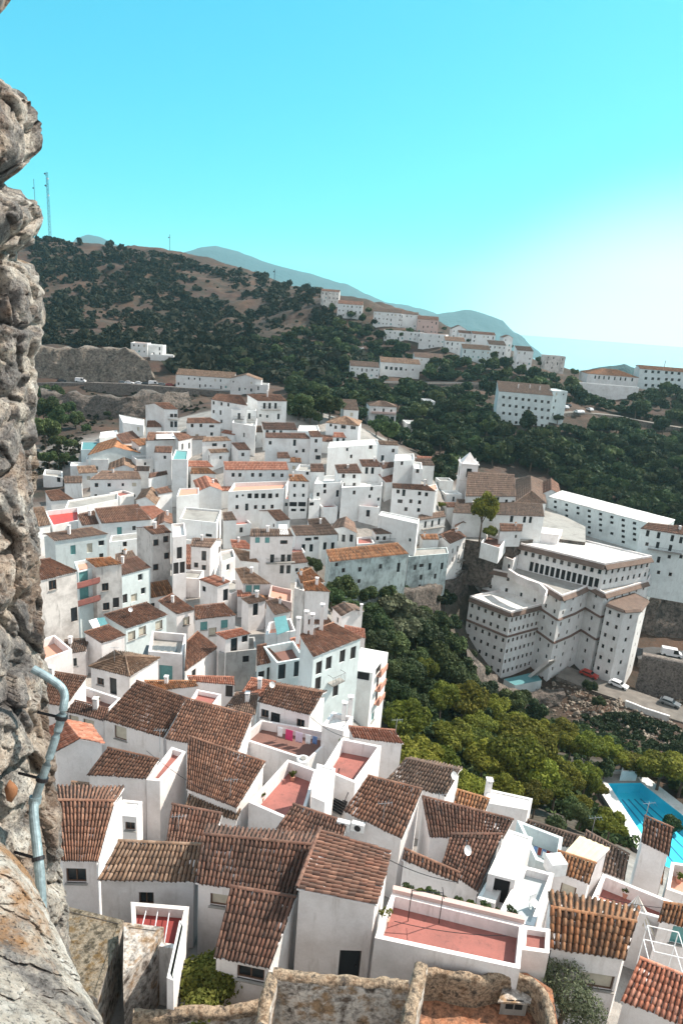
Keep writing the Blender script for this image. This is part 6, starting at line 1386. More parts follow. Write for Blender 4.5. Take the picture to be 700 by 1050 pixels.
for (x_, y_, wd_, lb_) in ((491, 556, 27, 'round light green tree in front of the church nave'), (500, 557, 15, 'smaller green tree below the round tree by the church')):
    P_ = onz((x_, y_), zs_); place_tree(pine, P_, wd_ * proj(P_)[2] / F / 7.4, 1.0, lb_, 1.6 if wd_ > 20 else 1.0)
tree_at(brd, 565, 531, 15, 3.5, 4.0, 'dark round tree in the yard beside the church crossing'); tree_at(brd, 590, 541, 9, 3.5, 3.4, 'small yard tree before the convent wing'); tree_at(brd, 600, 541, 8, 3.5, 3.4, 'small yard tree right of its twin before the convent wing')
tree_at(dkt, 540, 432, 26, 3.5, 5, 'dark tree against the apartment block facade'); tree_at(dkt, 572, 428, 12, 3.5, 4, 'small dark tree at the right foot of the apartment block'); tree_at(pine, 452, 519, 10, 4, 4, 'yellow-green tree beside the church tower')
# wooded slope beyond the village: single trees where they show, a mass behind
far_d = [tree_proto('hillside_tree', 61 + k, 'leaf_dark', 520, 1.05, 3.4, 3.3, .85, 1.0, 8, 'dark round tree on the wooded slope', 'tree', 'trees on the wooded slope', 3) for k in range(3)]
far_b = [tree_proto('hillside_tree', 71 + k, 'leaf_broad', 520, 1.05, 3.4, 3.3, .85, 1.0, 8, 'green round tree on the wooded slope', 'tree', 'trees on the wooded slope', 3) for k in range(2)]
boxes = []   # keep trees off the buildings
for k, v in HOUSES.items(): 
    f_ = np.array([p[:2] for p in v['foot']]); boxes.append((*f_.mean(0), max(np.linalg.norm(f_ - f_.mean(0), axis=1).max(), 2) * .95))
boxes = np.array(boxes)
resc = np.mean(L2, axis=0)
def free(P, r=1.5):
    if np.any(np.hypot(boxes[:, 0] - P[0], boxes[:, 1] - P[1]) < boxes[:, 2] + r): return False
    for Pi in (RD[0], RD2[0], RD3[0], RD4[0], RD5[0]):
        if np.min(np.hypot(Pi[:, 0] - P[0], Pi[:, 1] - P[1])) < 4.5 + r * .5: return False
    if np.hypot(*(P[:2] - resc)) < 34: return False
    return True
def in_poly(x, y, pg):
    c = False; j = len(pg) - 1
    for i in range(len(pg)):
        if (pg[i][1] > y) != (pg[j][1] > y) and x < (pg[j][0] - pg[i][0]) * (y - pg[i][1]) / (pg[j][1] - pg[i][1]) + pg[i][0]: c = not c
        j = i
    return c
WOOD = [(300,398),(345,385),(372,384),(455,398),(505,400),(512,440),(560,445),(640,432),(720,440),(720,545),(640,525),(590,505),(560,480),(470,470),(455,500),(430,465),(400,448),(375,430),(340,425),(300,425)]
WOOD2 = [(340,335),(380,335),(440,365),(500,372),(560,380),(590,400),(650,402),(720,400),(720,440),(640,426),(590,412),(510,392),(400,392),(330,392),(250,385),(200,372),(250,350)]
rs = np.random.default_rng(21); cnt = 0; tries = 0; spots = []
while cnt < 285 and tries < 4000:
    tries += 1; x, y = rs.uniform(190, 715), rs.uniform(335, 545)
    a, b = in_poly(x, y, WOOD), in_poly(x, y, WOOD2)
    if not (a or b): continue
    P = hit((x, y), 3.0)
    if P[1] > 700: continue
    P[2] = tz1(P[0], P[1])
    if not free(P, 2): continue
    if any(np.hypot(P[0] - q[0], P[1] - q[1]) < 4.2 for q in spots): continue
    spots.append(P); sc = rs.uniform(.75, 1.5); place_tree(far_d if rs.random() < .62 else far_b, P, sc, rs.uniform(0, 6.28)); cnt += 1
print('hillside trees', cnt, tries)
for (x, y, w_) in [(340,316,9),(360,322,11),(372,327,10),(378,318,8),(385,330,9),(398,341,10),(412,344,9),(420,340,8),(436,346,9),(448,350,10),(455,361,9),(466,368,10),(480,372,11),(494,370,9),(506,365,10),(514,360,9),(522,356,9),(527,368,10),(552,368,10),(556,372,9),(590,376,9),(424,330,7),(455,336,7),(498,346,8),(480,350,7),(366,336,10),(352,330,9),(440,372,9),(462,378,10)]:
    tree_at(far_d if x % 2 else far_b, x, y, w_, 3.3, 3.4, 'small tree among the far ridge houses')
for (x, y, w_) in [(300,405,20),(312,412,22),(323,402,20),(331,415,20),(318,424,18),(306,420,16),(338,408,16),(327,428,14),(297,392,16),(310,395,16)]: tree_at(brd, x, y, w_, 3.5, 4.5, 'fresh green tree right of the topmost village houses')
for (x, y, w_) in [(48,405,22),(60,410,20),(70,420,20),(50,425,24),(62,432,22),(78,434,18),(46,445,26),(60,452,20),(72,455,16),(88,440,12),(50,470,20),(66,472,14),(75,470,12),(120,418,10),(110,425,8)]: tree_at(brd, x, y, w_, 3.5, 4.0, 'green tree on the scrubby slope left of the upper village')
def scatter(name, label, n, region, size, leaf, nq, mat, seed, dens=None, zoff=.4, keep=1.5, ymin=0):
    rs = np.random.default_rng(seed); Vs, Fs, Us = [], [], []; base = 0
    base_m = [crown_mesh(seed + k, nq, leaf, 4, .7) for k in range(5)]
    k = 0; tr_ = 0
    while k < n and tr_ < n * 6:
        tr_ += 1; P = region(rs)
        if P is None: continue
        if dens and rs.random() > dens(P): continue
        if keep and not free(P, keep): continue
        s = size(rs); V, Fc, U = base_m[rs.integers(5)]; a = rs.uniform(0, 6.28); ca_, sa_ = math.cos(a), math.sin(a)
        W = np.c_[V[:, 0] * ca_ - V[:, 1] * sa_, V[:, 0] * sa_ + V[:, 1] * ca_, V[:, 2]] * s + (P[0], P[1], P[2] + zoff * s)
        Vs.append(W); Fs.append(Fc + base); Us.append(U + rs.uniform(0, 40)); base += len(W); k += 1
    tag(raw_mesh(name, np.concatenate(Vs), np.concatenate(Fs), [mat], uv=np.concatenate(Us)), label, kind='stuff'); print(name, k, tr_)
def reg_px(polys, h=1.0, ymax=900):
    P_ = [np.array(p) for p in polys]
    lo = np.min([p.min(0) for p in P_], axis=0); hi = np.max([p.max(0) for p in P_], axis=0)
    def f(rs):
        x, y = rs.uniform(lo[0], hi[0]), rs.uniform(lo[1], hi[1])
        if not any(in_poly(x, y, p) for p in polys): return None
        P = hit((x, y), h, t0=60); P = P.copy(); 
        if P[1] > ymax: return None
        P[2] = tz1(P[0], P[1]); return P
    return f
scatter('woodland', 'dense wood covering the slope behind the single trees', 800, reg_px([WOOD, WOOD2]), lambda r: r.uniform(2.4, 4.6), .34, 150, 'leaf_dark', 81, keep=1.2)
def world_reg(x0, x1, y0, y1):
    def f(rs):
        x, y = rs.uniform(x0, x1), rs.uniform(y0, y1); return np.array([x, y, tz1(x, y)])
    return f
HILL = [(30,243),(100,252),(160,258),(225,272),(290,292),(330,300),(345,330),(380,372),(300,395),(180,385),(168,370),(120,355),(30,352)]
def dn(P): 
    v = mnoise.noise(Vector((P[0] * .014, P[1] * .014, 3.1))) + .5 * mnoise.noise(Vector((P[0] * .045, P[1] * .045, 7.7))); return min(1, max(.04, .62 + v * 2.4))
scatter('scrub', 'dry dark scrub dotted over the brown hill', 5600, reg_px([HILL], .8, 1100), lambda r: min(7, r.lognormal(.5, .62)), .42, 46, 'leaf_scrub', 91, dn, keep=2)
scatter('scrub', 'low scrub on the slopes round the quarry and the upper left village', 420, reg_px([[(36,392),(200,402),(215,420),(150,425),(100,440),(60,500),(36,500)]], .5), lambda r: r.uniform(.5, 1.6), .42, 40, 'leaf_scrub', 95, keep=1)
scatter('undergrowth', 'tangled undergrowth filling the ravine floor between the trees', 900, reg_px([[(330,590),(400,600),(478,610),(475,690),(520,715),(600,745),(700,790),(700,850),(640,870),(560,825),(480,815),(400,760),(400,690),(370,650),(335,620)]], .5), lambda r: r.uniform(.7, 2.0), .36, 70, 'leaf_broad', 97, dens=lambda P: 0 if _poly_dist(np.array([P[0]]), np.array([P[1]]), _pp)[0] < 5 else 1, keep=.3)

scatter('scrub', 'dark scrub and weeds over the rubble slope below the dusty street', 420, reg_px([[(500,722),(560,722),(600,712),(640,726),(700,748),(715,800),(640,785),(560,745),(505,740)]], .4), lambda r: r.uniform(.35, 1.3), .38, 60, 'leaf_dark', 99, keep=.3)
# ------------------------------------------------------------------ foreground ruins
mat_rock('ruin_stone', (.16, .10, .06), (.40, .30, .21), (.07, .055, .045), 3.0, 1, .1)
mat_rock('ruin_plaster', (.26, .17, .10), (.50, .46, .42), (.09, .065, .05), 1.5, .8, .06)
mat_rock('mossy_stone', (.13, .08, .03), (.24, .20, .15), (.05, .038, .02), 2.4, 1, .1)
mat_rock('red_earth', (.30, .12, .06), (.38, .18, .10), (.16, .08, .05), 2.0, .7, .1)
def stone_wall(name, px, h, thick, down, mat_top, mat_side, label, cat, seed=1, step=.22, parent=None, jag=.12, group=None, z=None):
    zt = z if z is not None else hit(px[0], h)[2]
    P = np.array([onz(p, zt)[:2] for p in px]); seg = np.r_[0, np.cumsum(np.linalg.norm(np.diff(P, axis=0), axis=1))]
    n = max(4, int(seg[-1] / step)); u = np.linspace(0, seg[-1], n); C = np.stack([np.interp(u, seg, P[:, k]) for k in range(2)], 1)
    for _ in range(2): C[1:-1] = (C[:-2] + 2 * C[1:-1] + C[2:]) / 4
    T = np.gradient(C, axis=0); T /= np.linalg.norm(T, axis=1)[:, None]; Nn = np.c_[-T[:, 1], T[:, 0]]
    prof = [(-.5, -down)] + [(-.5, -down * (1 - k / 9) ) for k in range(1, 9)] + [(-.48, -.12), (-.36, .0), (-.12, .05), (.12, .05), (.36, .0), (.48, -.12)] + [(.5, -down * k / 9) for k in range(1, 9)] + [(.5, -down)]
    V = []; mi = []
    for i in range(n):
        zj = mnoise.noise(Vector((C[i][0] * .9, C[i][1] * .9, seed))) * jag * 2
        for (a, b) in prof:
            p = np.array([*(C[i] + Nn[i] * a * thick), zt + b + (zj if b > -.5 else 0)]); q = Vector(p * 3.1) + Vector((seed, 0, 0))
            d = np.array(mnoise.noise_vector(q)) * .07 + np.array(mnoise.noise_vector(q * 2.6)) * .035
            V.append(p + d * (1.0 if b > -1.2 else .45))
    k = len(prof); idx = np.arange(n * k).reshape(n, k); Fq = np.stack([idx[:-1, :-1], idx[:-1, 1:], idx[1:, 1:], idx[1:, :-1]], -1)
    mm = np.broadcast_to(np.array([0 if (prof[j][1] > -.5 and prof[j + 1][1] > -.5) else 1 for j in range(k - 1)])[None], (n - 1, k - 1)).ravel()
    V = np.array(V); Fq = Fq.reshape(-1, 4)
    o = raw_mesh(name, V, Fq, [mat_top, mat_side], mi=mm, parent=parent)
    if parent is None: tag(o, label, cat, group)
    # close the two ends
    m = MB()
    for e, s in ((0, 1), (n - 1, -1)):
        ring = V[e * k:(e + 1) * k]; m.poly(list(ring)[::s], mat_side)
    return o, m, zt
def ruin(name, label, walls, group=None):
    zr = hit(walls[0][0][0], walls[0][1])[2]; P = onz(walls[0][0][0], zr)
    r = empty(name, (P[0], P[1], zr - walls[0][3]), label, 'ruin', group)
    for k, (px, h, th, dn_, mt, ms) in enumerate(walls):
        o, m, _ = stone_wall('wall', px, h, th, dn_, mt, ms, '', '', seed=k * 5 + 3, parent=r, z=zr); m.build('wall_end', parent=o)
    return r, zr
ruin('roofless_ruin', 'roofless ruin of rough stone walls with peeling plaster at the bottom centre', [
    ([(268,1050),(272,1024),(281,996)], 4.2, .55, 4.5, 'ruin_stone', 'ruin_plaster'), ([(280,996),(310,1001),(350,1004),(390,1006),(418,1010)], 4.2, .5, 4.5, 'ruin_stone', 'ruin_plaster'),
    ([(432,986),(427,1010),(421,1035),(416,1060)], 4.2, .6, 4.5, 'ruin_stone', 'ruin_plaster')])
_, zcw = ruin('curved_ruin_wall', 'curved rubble wall enclosing a yard of red earth at the bottom', [
    ([(432,996),(450,994),(471,1000),(489,1003),(505,999),(520,997),(535,999),(549,1007),(560,1020),(565,1036),(566,1060)], 3.8, .42, 3, 'ruin_stone', 'ruin_stone')])
ruin('stone_wall', 'low stone wall running under the round bush at the bottom', [([(136,1040),(170,1036),(205,1037),(240,1034),(268,1028)], 3.0, .5, 3.5, 'ruin_stone', 'ruin_plaster')])
zfl = zcw - 1.7; m = MB(); m.poly([onz(p, zfl) for p in ((425,1075),(575,1075),(566,1015),(540,998),(430,996))], 'red_earth'); tag(m.build('red_earth_yard'), 'red earth floor inside the curved rubble wall', kind='structure')
q = [onz(p, zfl + .9) for p in ((514,1026),(541,1028),(546,1014),(520,1009))]
r = empty('stone_hutch', (*np.mean([p[:2] for p in q], axis=0), zfl), 'small pale box hutch with dark grille inside the curved wall', 'hutch')
m = MB(); m.prism([p[:2] for p in q], zfl, zfl + .85, 'concrete', 'concrete'); m.build('body', parent=r)
qq = inset(q, -.12); m = MB(); m.prism(qq, zfl + .85, zfl + .95, 'ruin_plaster', bottom=True); m.build('lid', parent=r)
a, b = np.array(q[0][:2]), np.array(q[1][:2]); t_ = (b - a) / np.linalg.norm(b - a); n_ = np.array([t_[1], -t_[0]]); L_ = np.linalg.norm(b - a); m = MB()
for f_ in (.25, .6): m.box((*(a + t_ * L_ * (f_ + .08) + n_ * .02), zfl + .7), (t_[0] * L_ * .14, t_[1] * L_ * .14, 0), (n_[0] * .02, n_[1] * .02, 0), (0, 0, .28), 'dark_gap')
m.build('grille', parent=r)
# bottom-left walls and patio
H('b1', 'mossy rubble-topped ruin wall right of the castle ledge', [(58,1006),(100,1024),(127,944),(66,929)], 'flat', 3.6, floor='mossy_stone', ph=.06, wall='ruin_plaster', group='old walls at the bottom left', name='ruined_hut', cat='ruin')
H('b2', 'small stone house stump with a flaking white slab on top', [(126,1003),(152,977),(168,951),(127,946)], 'flat', 4.2, floor='ruin_plaster', ph=.05, wall='ruin_plaster', group='old walls at the bottom left', name='ruined_hut', cat='ruin')
H('b3', 'thin bright white wall beside the dark red patio', [(171,1003),(178,1006),(191,947),(184,944)], 'flat', 4.6, floor='white_roof', ph=.04, group='old walls at the bottom left', name='courtyard_wall', cat='wall')
mat_plaster('red_dark', (.24, .035, .03), (.15, .03, .03), .4)
H('b4', 'dark red patio with pale cords stretched over it', [(136,966),(184,974),(194,930),(134,925)], 'flat', 3.8, floor='red_dark', ph=.55, wall='plaster_old', group='old walls at the bottom left', name='roof_terrace', cat='terrace')
hb = HOUSES['b4']; m = MB(); z_ = hb['z'] - .2
for (p0, p1) in (((150,933),(142,965)), ((162,933),(156,968)), ((174,933),(168,970))): m.tube([onz(p0, z_), onz(p1, z_)], .025, 'fabric_white', 4)
m.build('cord', parent=hb['root'])
# ------------------------------------------------------------------ bushes in front
bush = tree_proto('round_bush', 101, 'leaf_bush', 9000, .13, 1.0, 2.0, .7, 1.05, 14, 'round yellow-green bush above the low stone wall', 'bush', None, 6)
def put_front(r, px, py, wpx, h, cr, hc, zs=1.0):
    P = hit((px, py), h); sc = wpx * proj(P)[2] / F / 2 / cr; P = P.copy(); P[2] -= hc * sc; r.location = tuple(P); r.scale = (sc, sc, sc * zs); return P
put_front(bush, 221, 1010, 88, 2.6, 2.0, 1.0, .85)
ol = tree_proto('olive_tree', 103, 'leaf_olive', 5200, .13, 3.4, 2.4, .95, 1.0, 16, 'sparse olive tree in front of the bold-tiled house', 'tree', None, 9, .4)
put_front(ol, 578, 1022, 92, 2.6, 2.4, 3.4, 1.1)
# planting along the red terrace and other pots
hb = HOUSES['n7']; rs = np.random.default_rng(4); zf_ = hb['z'] - .75
a, b = onz((410,920), zf_), onz((530,950), zf_)
for k in range(9):
    f_ = (k + .5) / 9; P = a * (1 - f_) + b * f_; s = rs.uniform(.28, .5)
    V, Fc, U = crown_mesh(200 + k, 260, .2, 5, .9); r = empty('potted_plant', (P[0], P[1], zf_), 'leafy potted plant in the row along the pink terrace wall', 'plant', 'potted plants on the red terrace')
    raw_mesh('foliage', V * s + P + (0, 0, .35 + s * .6), Fc, ['leaf_bush' if k % 2 else 'leaf_broad'], uv=U, parent=r)
    m = MB(); m.tube([P + (0, 0, .0), P + (0, 0, .32)], .15, 'terracotta_pale', 8, 1.3); m.build('pot', parent=r)
# terrace wall in pink tone behind the plants
m = MB(); a, b = onz((402,916), hb['z']), onz((537,948), hb['z']); dd = (b - a) / np.linalg.norm(b - a); nn = np.array([-dd[1], dd[0], 0])
m.box((a + b) / 2 + nn * .14 + (0, 0, -.25), (b - a) / 2, nn * .14, (0, 0, .5), 'plaster_pink'); tag(m.build('pink_wall'), 'long pink wall at the back of the red terrace', 'wall')
# clothes rack frame on the red terrace
m = MB(); c_ = onz((418,945), zf_)
r = empty('drying_rack', c_, 'thin metal drying frame standing at the left of the red terrace', 'drying rack')
for dx in (0, 1.6): m.tube([c_ + (dx, 0, 0), c_ + (dx, 0, 2.0)], .025, 'iron', 5); m.tube([c_ + (dx, -.35, 2.0), c_ + (dx, .35, 2.0)], .02, 'iron', 4)
m.tube([c_ + (0, 0, 2.0), c_ + (1.6, 0, 2.0)], .025, 'iron', 5); m.build('frame', parent=r)
# staircase between the terraces
za = HOUSES['e4']['z'] - 1.0; zb_ = HOUSES['e2']['z'] - 1.0
A_ = onz((355,802), za); B_ = onz((342,832), zb_ - 1.2)
r = empty('outdoor_staircase', B_, 'dark outdoor staircase climbing between the two red-brown terraces', 'staircase')
d_ = B_ - A_; sd_ = np.cross(d_ * (1, 1, 0), (0, 0, 1)); sd_ /= np.linalg.norm(sd_); n_ = 12
for k in range(n_):
    m = MB(); c_ = A_ + d_ * (k + .5) / n_; m.box(c_, sd_ * .75, d_ / n_ * (.55, .55, 0), (0, 0, .05), 'iron'); m.box(c_ + d_ / n_ * (.45, .45, 0) - (0, 0, .12), sd_ * .75, (d_ / n_) * (.05, .05, 0), (0, 0, .1), 'concrete'); m.build('step', parent=r)
m = MB()
for s in (-1, 1):
    m.tube([A_ + sd_ * .75 * s + (0, 0, .9), B_ + sd_ * .75 * s + (0, 0, .9)], .03, 'iron', 5)
    for k in range(5): c_ = A_ + d_ * k / 4 + sd_ * .75 * s; m.tube([c_, c_ + (0, 0, .9)], .02, 'iron', 4)
m.build('handrail', parent=r)
H('stw', 'tall blank white wall block left of the outdoor staircase', [(319,817),(333,823),(344,788),(325,783)], 'flat', 5.8, floor='white_roof', ph=.06)
# washing on the line
hb = HOUSES['e1t']; z_ = hb['z'] + .55
a, b = onz((284,745), z_), onz((330,757), z_); dd = (b - a) / np.linalg.norm(b - a); L_ = np.linalg.norm(b - a)
r = empty('washing_line', (a[0], a[1], z_ - 1.5), 'washing line with clothes on the laundry terrace', 'washing line'); m = MB(); m.tube([a, b], .012, 'fabric_white', 4); m.tube([a - (0, 0, 1.6), a + (0, 0, .1)], .03, 'steel', 5); m.tube([b - (0, 0, 1.6), b + (0, 0, .1)], .03, 'steel', 5); m.build('line', parent=r)
for (f0, f1, hh_, mt, lab) in ((.02,.13,1.0,'fabric_white','white towel first on the washing line'),(.20,.36,1.15,'fabric_pink','deep pink cloth on the washing line'),(.42,.58,1.1,'fabric_lilac','lilac cloth on the washing line'),(.64,.76,1.0,'fabric_white','white sheet right of the lilac cloth'),(.80,.90,.8,'fabric_blue','blue garment last on the washing line')):
    V, Fc = [], []; nu, nv_ = 9, 7; nn = np.array([-dd[1], dd[0], 0])
    for i in range(nu):
        for j in range(nv_):
            V.append(a + dd * L_ * (f0 + (f1 - f0) * i / (nu - 1)) + nn * (.05 * math.sin(i * 1.9 + f0 * 20) * j / nv_) - (0, 0, hh_ * j / (nv_ - 1)))
    idx = np.arange(nu * nv_).reshape(nu, nv_); Fq = np.stack([idx[:-1, :-1], idx[1:, :-1], idx[1:, 1:], idx[:-1, 1:]], -1).reshape(-1, 4)
    o = raw_mesh('hanging_cloth', np.array(V), Fq, [mt], smooth=True); sm = o.modifiers.new('t', 'SOLIDIFY'); sm.thickness = .015; tag(o, lab, 'cloth', 'washing on the line')
# solar canopy, skylights, awnings
def sheet(name, pxs, h, mat, label, cat, key=None, dz=(0, 0, 0, 0), legs=True):
    z_ = HOUSES[key]['z'] + h if key else hit(pxs[0], h)[2]
    P = [onz(p, z_) + (0, 0, d_) for p, d_ in zip(pxs, dz)]
    r = empty(name, (*np.mean([p[:2] for p in P], axis=0), z_ - h), label, cat); m = MB(); m.poly(P, mat); m.poly([p - (0, 0, .06) for p in P][::-1], mat)
    for i in range(4): m.poly([P[i] - (0, 0, .06), P[(i+1) % 4] - (0, 0, .06), P[(i+1) % 4], P[i]], mat)
    m.build('sheet', parent=r)
    if legs:
        for p in P: q_ = MB(); q_.tube([p - (0, 0, max(.3, h + .9)), p], .04, 'steel', 5); q_.build('leg', parent=r)
    return r
sheet('canopy', [(284,648.6),(297,644),(292.5,634.6),(280.5,637)], 1.3, 'teal_canvas', 'teal canopy tilted over the brown rooftop', 'canopy', 'g2g', (-.3, -.3, .5, .5))
sheet('skylight', [(96,645.5),(103,643),(99,637.5),(91,640)], .9, 'white_metal', 'white sheet laid over the brown tiles beside a teal one', 'skylight', 'g1h', (0, 0, .5, .5), False)
sheet('skylight', [(103,643),(111,641),(107,636.5),(99,637.5)], .9, 'teal_canvas', 'dark teal sheet laid over the brown tiles', 'skylight', 'g1h', (0, 0, .5, .5), False)
sheet('solar_panel', [(287,548),(296,548),(294,542),(285,542)], .25, 'white_metal', 'bright solar panel on the three-storey house', 'solar panel', 'm2e', (0, 0, .8, .8), False)
sheet('skylight', [(271,437),(282,437.3),(281,434),(271,434)], .5, 'white_metal', 'bright skylight on the dark roof at the top of the village', 'skylight', 'u2e', (0, 0, .4, .4), False)
sheet('roof_sheet', [(160,450),(186,449.5),(185,443.5),(160,443.5)], .8, 'white_metal', 'bright white flat sheet over the rim roof in the upper left village', 'roof sheet', 'u1b', (0, 0, .3, .3), False)
# striped white canopy tent
pk = onz((651, 930), HOUSES['n17']['z'] - .2) + (0, 0, .9); cs = [onz(p, HOUSES['n17']['z'] - .9) for p in ((636,935),(655,947),(672,962),(668,945))]
m = MB()
for i in range(4):
    a, b = cs[i], cs[(i+1) % 4]
    for k in range(6): m.poly([a + (b - a) * k / 6 + (0, 0, .02 * (k % 2)), a + (b - a) * (k + 1) / 6 + (0, 0, .02 * (k % 2)), pk], 'fabric_white' if k % 2 == 0 else 'blind')
o = m.build('tent_canopy', origin=tuple(np.mean(cs, axis=0))); tag(o, 'pointed white striped canopy right of the bold-tiled house', 'canopy')
# metal frame by lower right house
c_ = onz((668, 985), HOUSES['n10']['z'] + .6); r = empty('metal_frame', c_ - (0, 0, 2.0), 'white metal frame structure above the salmon roof at lower right', 'metal frame'); m = MB()
for (dx, dy) in ((0, 0), (1.6, -.3), (.3, 1.6), (1.9, 1.3)): m.tube([c_ + (dx, dy, -2.2), c_ + (dx, dy, .6)], .03, 'white_metal', 5)
for z_ in (.6, -.4):
    for (p, q_) in (((0, 0), (1.6, -.3)), ((1.6, -.3), (1.9, 1.3)), ((1.9, 1.3), (.3, 1.6)), ((.3, 1.6), (0, 0))): m.tube([c_ + (*p, z_), c_ + (*q_, z_)], .03, 'white_metal', 5)
m.build('bars', parent=r)
# air conditioners, chairs and clutter
def ac(px, key, dz, label):
    P = onz(px, HOUSES[key]['z'] + dz); r = empty('air_conditioner', P - (0, 0, .35), label, 'air conditioner'); m = MB(); m.box(P, (.42, -.1, 0), (.04, .16, 0), (0, 0, .3), 'white_metal'); m.build('case', parent=r)
    m = MB(); m.tube([P + (-.05, -.17, 0), P + (-.06, -.2, 0)], .22, 'iron', 12); m.build('fan_grille', parent=r)
ac((367,848), 'e10', .5, 'white air conditioner on the grey-brown roof below the mottled roof'); ac((352,846), 'e10', .4, 'second air conditioner box left beside the first one')
def chair(px, key, dz, label, ang):
    P = onz(px, HOUSES[key]['z'] + dz); r = empty('garden_chair', P, label, 'chair', 'chairs on the bluish courtyard'); ca_, sa_ = math.cos(ang), math.sin(ang)
    R_2 = lambda x, y, z: P + (x * ca_ - y * sa_, x * sa_ + y * ca_, z)
    m = MB(); m.box(R_2(0, 0, .43), (.24 * ca_, .24 * sa_, 0), (-.22 * sa_, .22 * ca_, 0), (0, 0, .025), 'white_metal'); m.build('seat', parent=r)
    m = MB(); m.box(R_2(0, .22, .68), (.24 * ca_, .24 * sa_, 0), (-.02 * sa_, .02 * ca_, .0), (0, 0, .24), 'white_metal'); m.build('backrest', parent=r)
    for sx in (-.2, .2):
        for sy in (-.18, .18): m = MB(); m.tube([R_2(sx, sy, 0), R_2(sx, sy, .43)], .02, 'white_metal', 5); m.build('leg', parent=r)
chair((547,933), 'n20', -.48, 'white garden chair near the lower end of the bluish courtyard', .5); chair((559,885), 'n19', -1.28, 'white garden chair in the sunken pale blue terrace', 2.2)
P = onz((568, 893), HOUSES['n20']['z'] - .48); m = MB(); m.box(P + (0, 0, .45), (.5, .1, 0), (-.1, .45, 0), (0, 0, .45), 'white_metal'); tag(m.build('storage_box', origin=tuple(P)), 'white box unit on the courtyard beside the orange-roofed hut', 'box')
r = empty('washing_line', onz((545, 870), HOUSES['n19']['z'] - 1.2), 'line of dark clothes in the sunken pale blue terrace', 'washing line'); a, b = onz((538,864), HOUSES['n19']['z'] - .2), onz((571,876), HOUSES['n19']['z'] - .2); m = MB(); m.tube([a, b], .012, 'iron', 4); m.build('line', parent=r)
for k, mt in enumerate(('fabric_blue', 'red_dark', 'fabric_blue', 'red_dark', 'fabric_lilac')):
    p0, p1 = a + (b - a) * (.3 + k * .13), a + (b - a) * (.40 + k * .13); m = MB(); m.box((p0 + p1) / 2 - (0, 0, .3), (p1 - p0) / 2, (.01, .01, 0), (0, 0, .3), mt); tag(m.build('hanging_cloth', origin=tuple(p0)), ['dark blue garment at the left of the sunken terrace line', 'dark red garment beside the left blue one', 'dark blue garment in the middle of the sunken terrace line', 'dark red garment right of the middle', 'lilac garment last on the sunken terrace line'][k], 'cloth', 'washing in the sunken terrace')
# ------------------------------------------------------------------ the castle wall at the left edge
def mat_castle(name, lich, grey):
    t = NT(name); n1 = t.noise(1.6, 9, .72); n2 = t.noise(7, 9, .78); n3 = t.noise(38, 6, .75); n4 = t.noise(.9, 6, .65); n5 = t.noise(2.6, 8, .7)
    a = t.ramp(n1, 0, [(.36, (.12, .115, .115)), (.45, (.34, .31, .29)), (.52, (.62, .55, .47)), (.60, (.78, .74, .68))])
    if grey: gq = t.ramp(n5, 0, [(.45, g3(0)), (.58, g3(.85))]); a = (t.mix((gq, 0), (a, 0), (.17, .165, .165))[0], 2)
    else: a = (a, 0)
    b = t.ramp(n2, 0, [(.34, g3(.35)), (.45, g3(.95)), (.6, g3(1.25))]); c = t.mix(1.0, a, (b, 0), 'MULTIPLY')
    o = t.ramp(n4, 0, [(.50, g3(0)), (.57, g3(lich))]); c = t.mix((o, 0), c, (.50, .25, .09))
    sp_ = t.ramp(n3, 0, [(.53, g3(0)), (.62, g3(.85))]); c = t.mix((sp_, 0), c, (.045, .04, .038))
    sp2 = t.ramp(n3, 0, [(.34, g3(.7)), (.42, g3(0))]); c = t.mix((sp2, 0), c, (.66, .62, .56))
    t.col(c); t.b.inputs['Roughness'].default_value = .95
    ad = t.n('ShaderNodeMath', operation='ADD'); t.l(n2, 0, ad, 0); t.l(n3, 0, ad, 1); t.bump(ad, 0, 1, .06); return t.m
mat_castle('castle_stone', .25, True); mat_castle('castle_ledge_stone', .85, False)
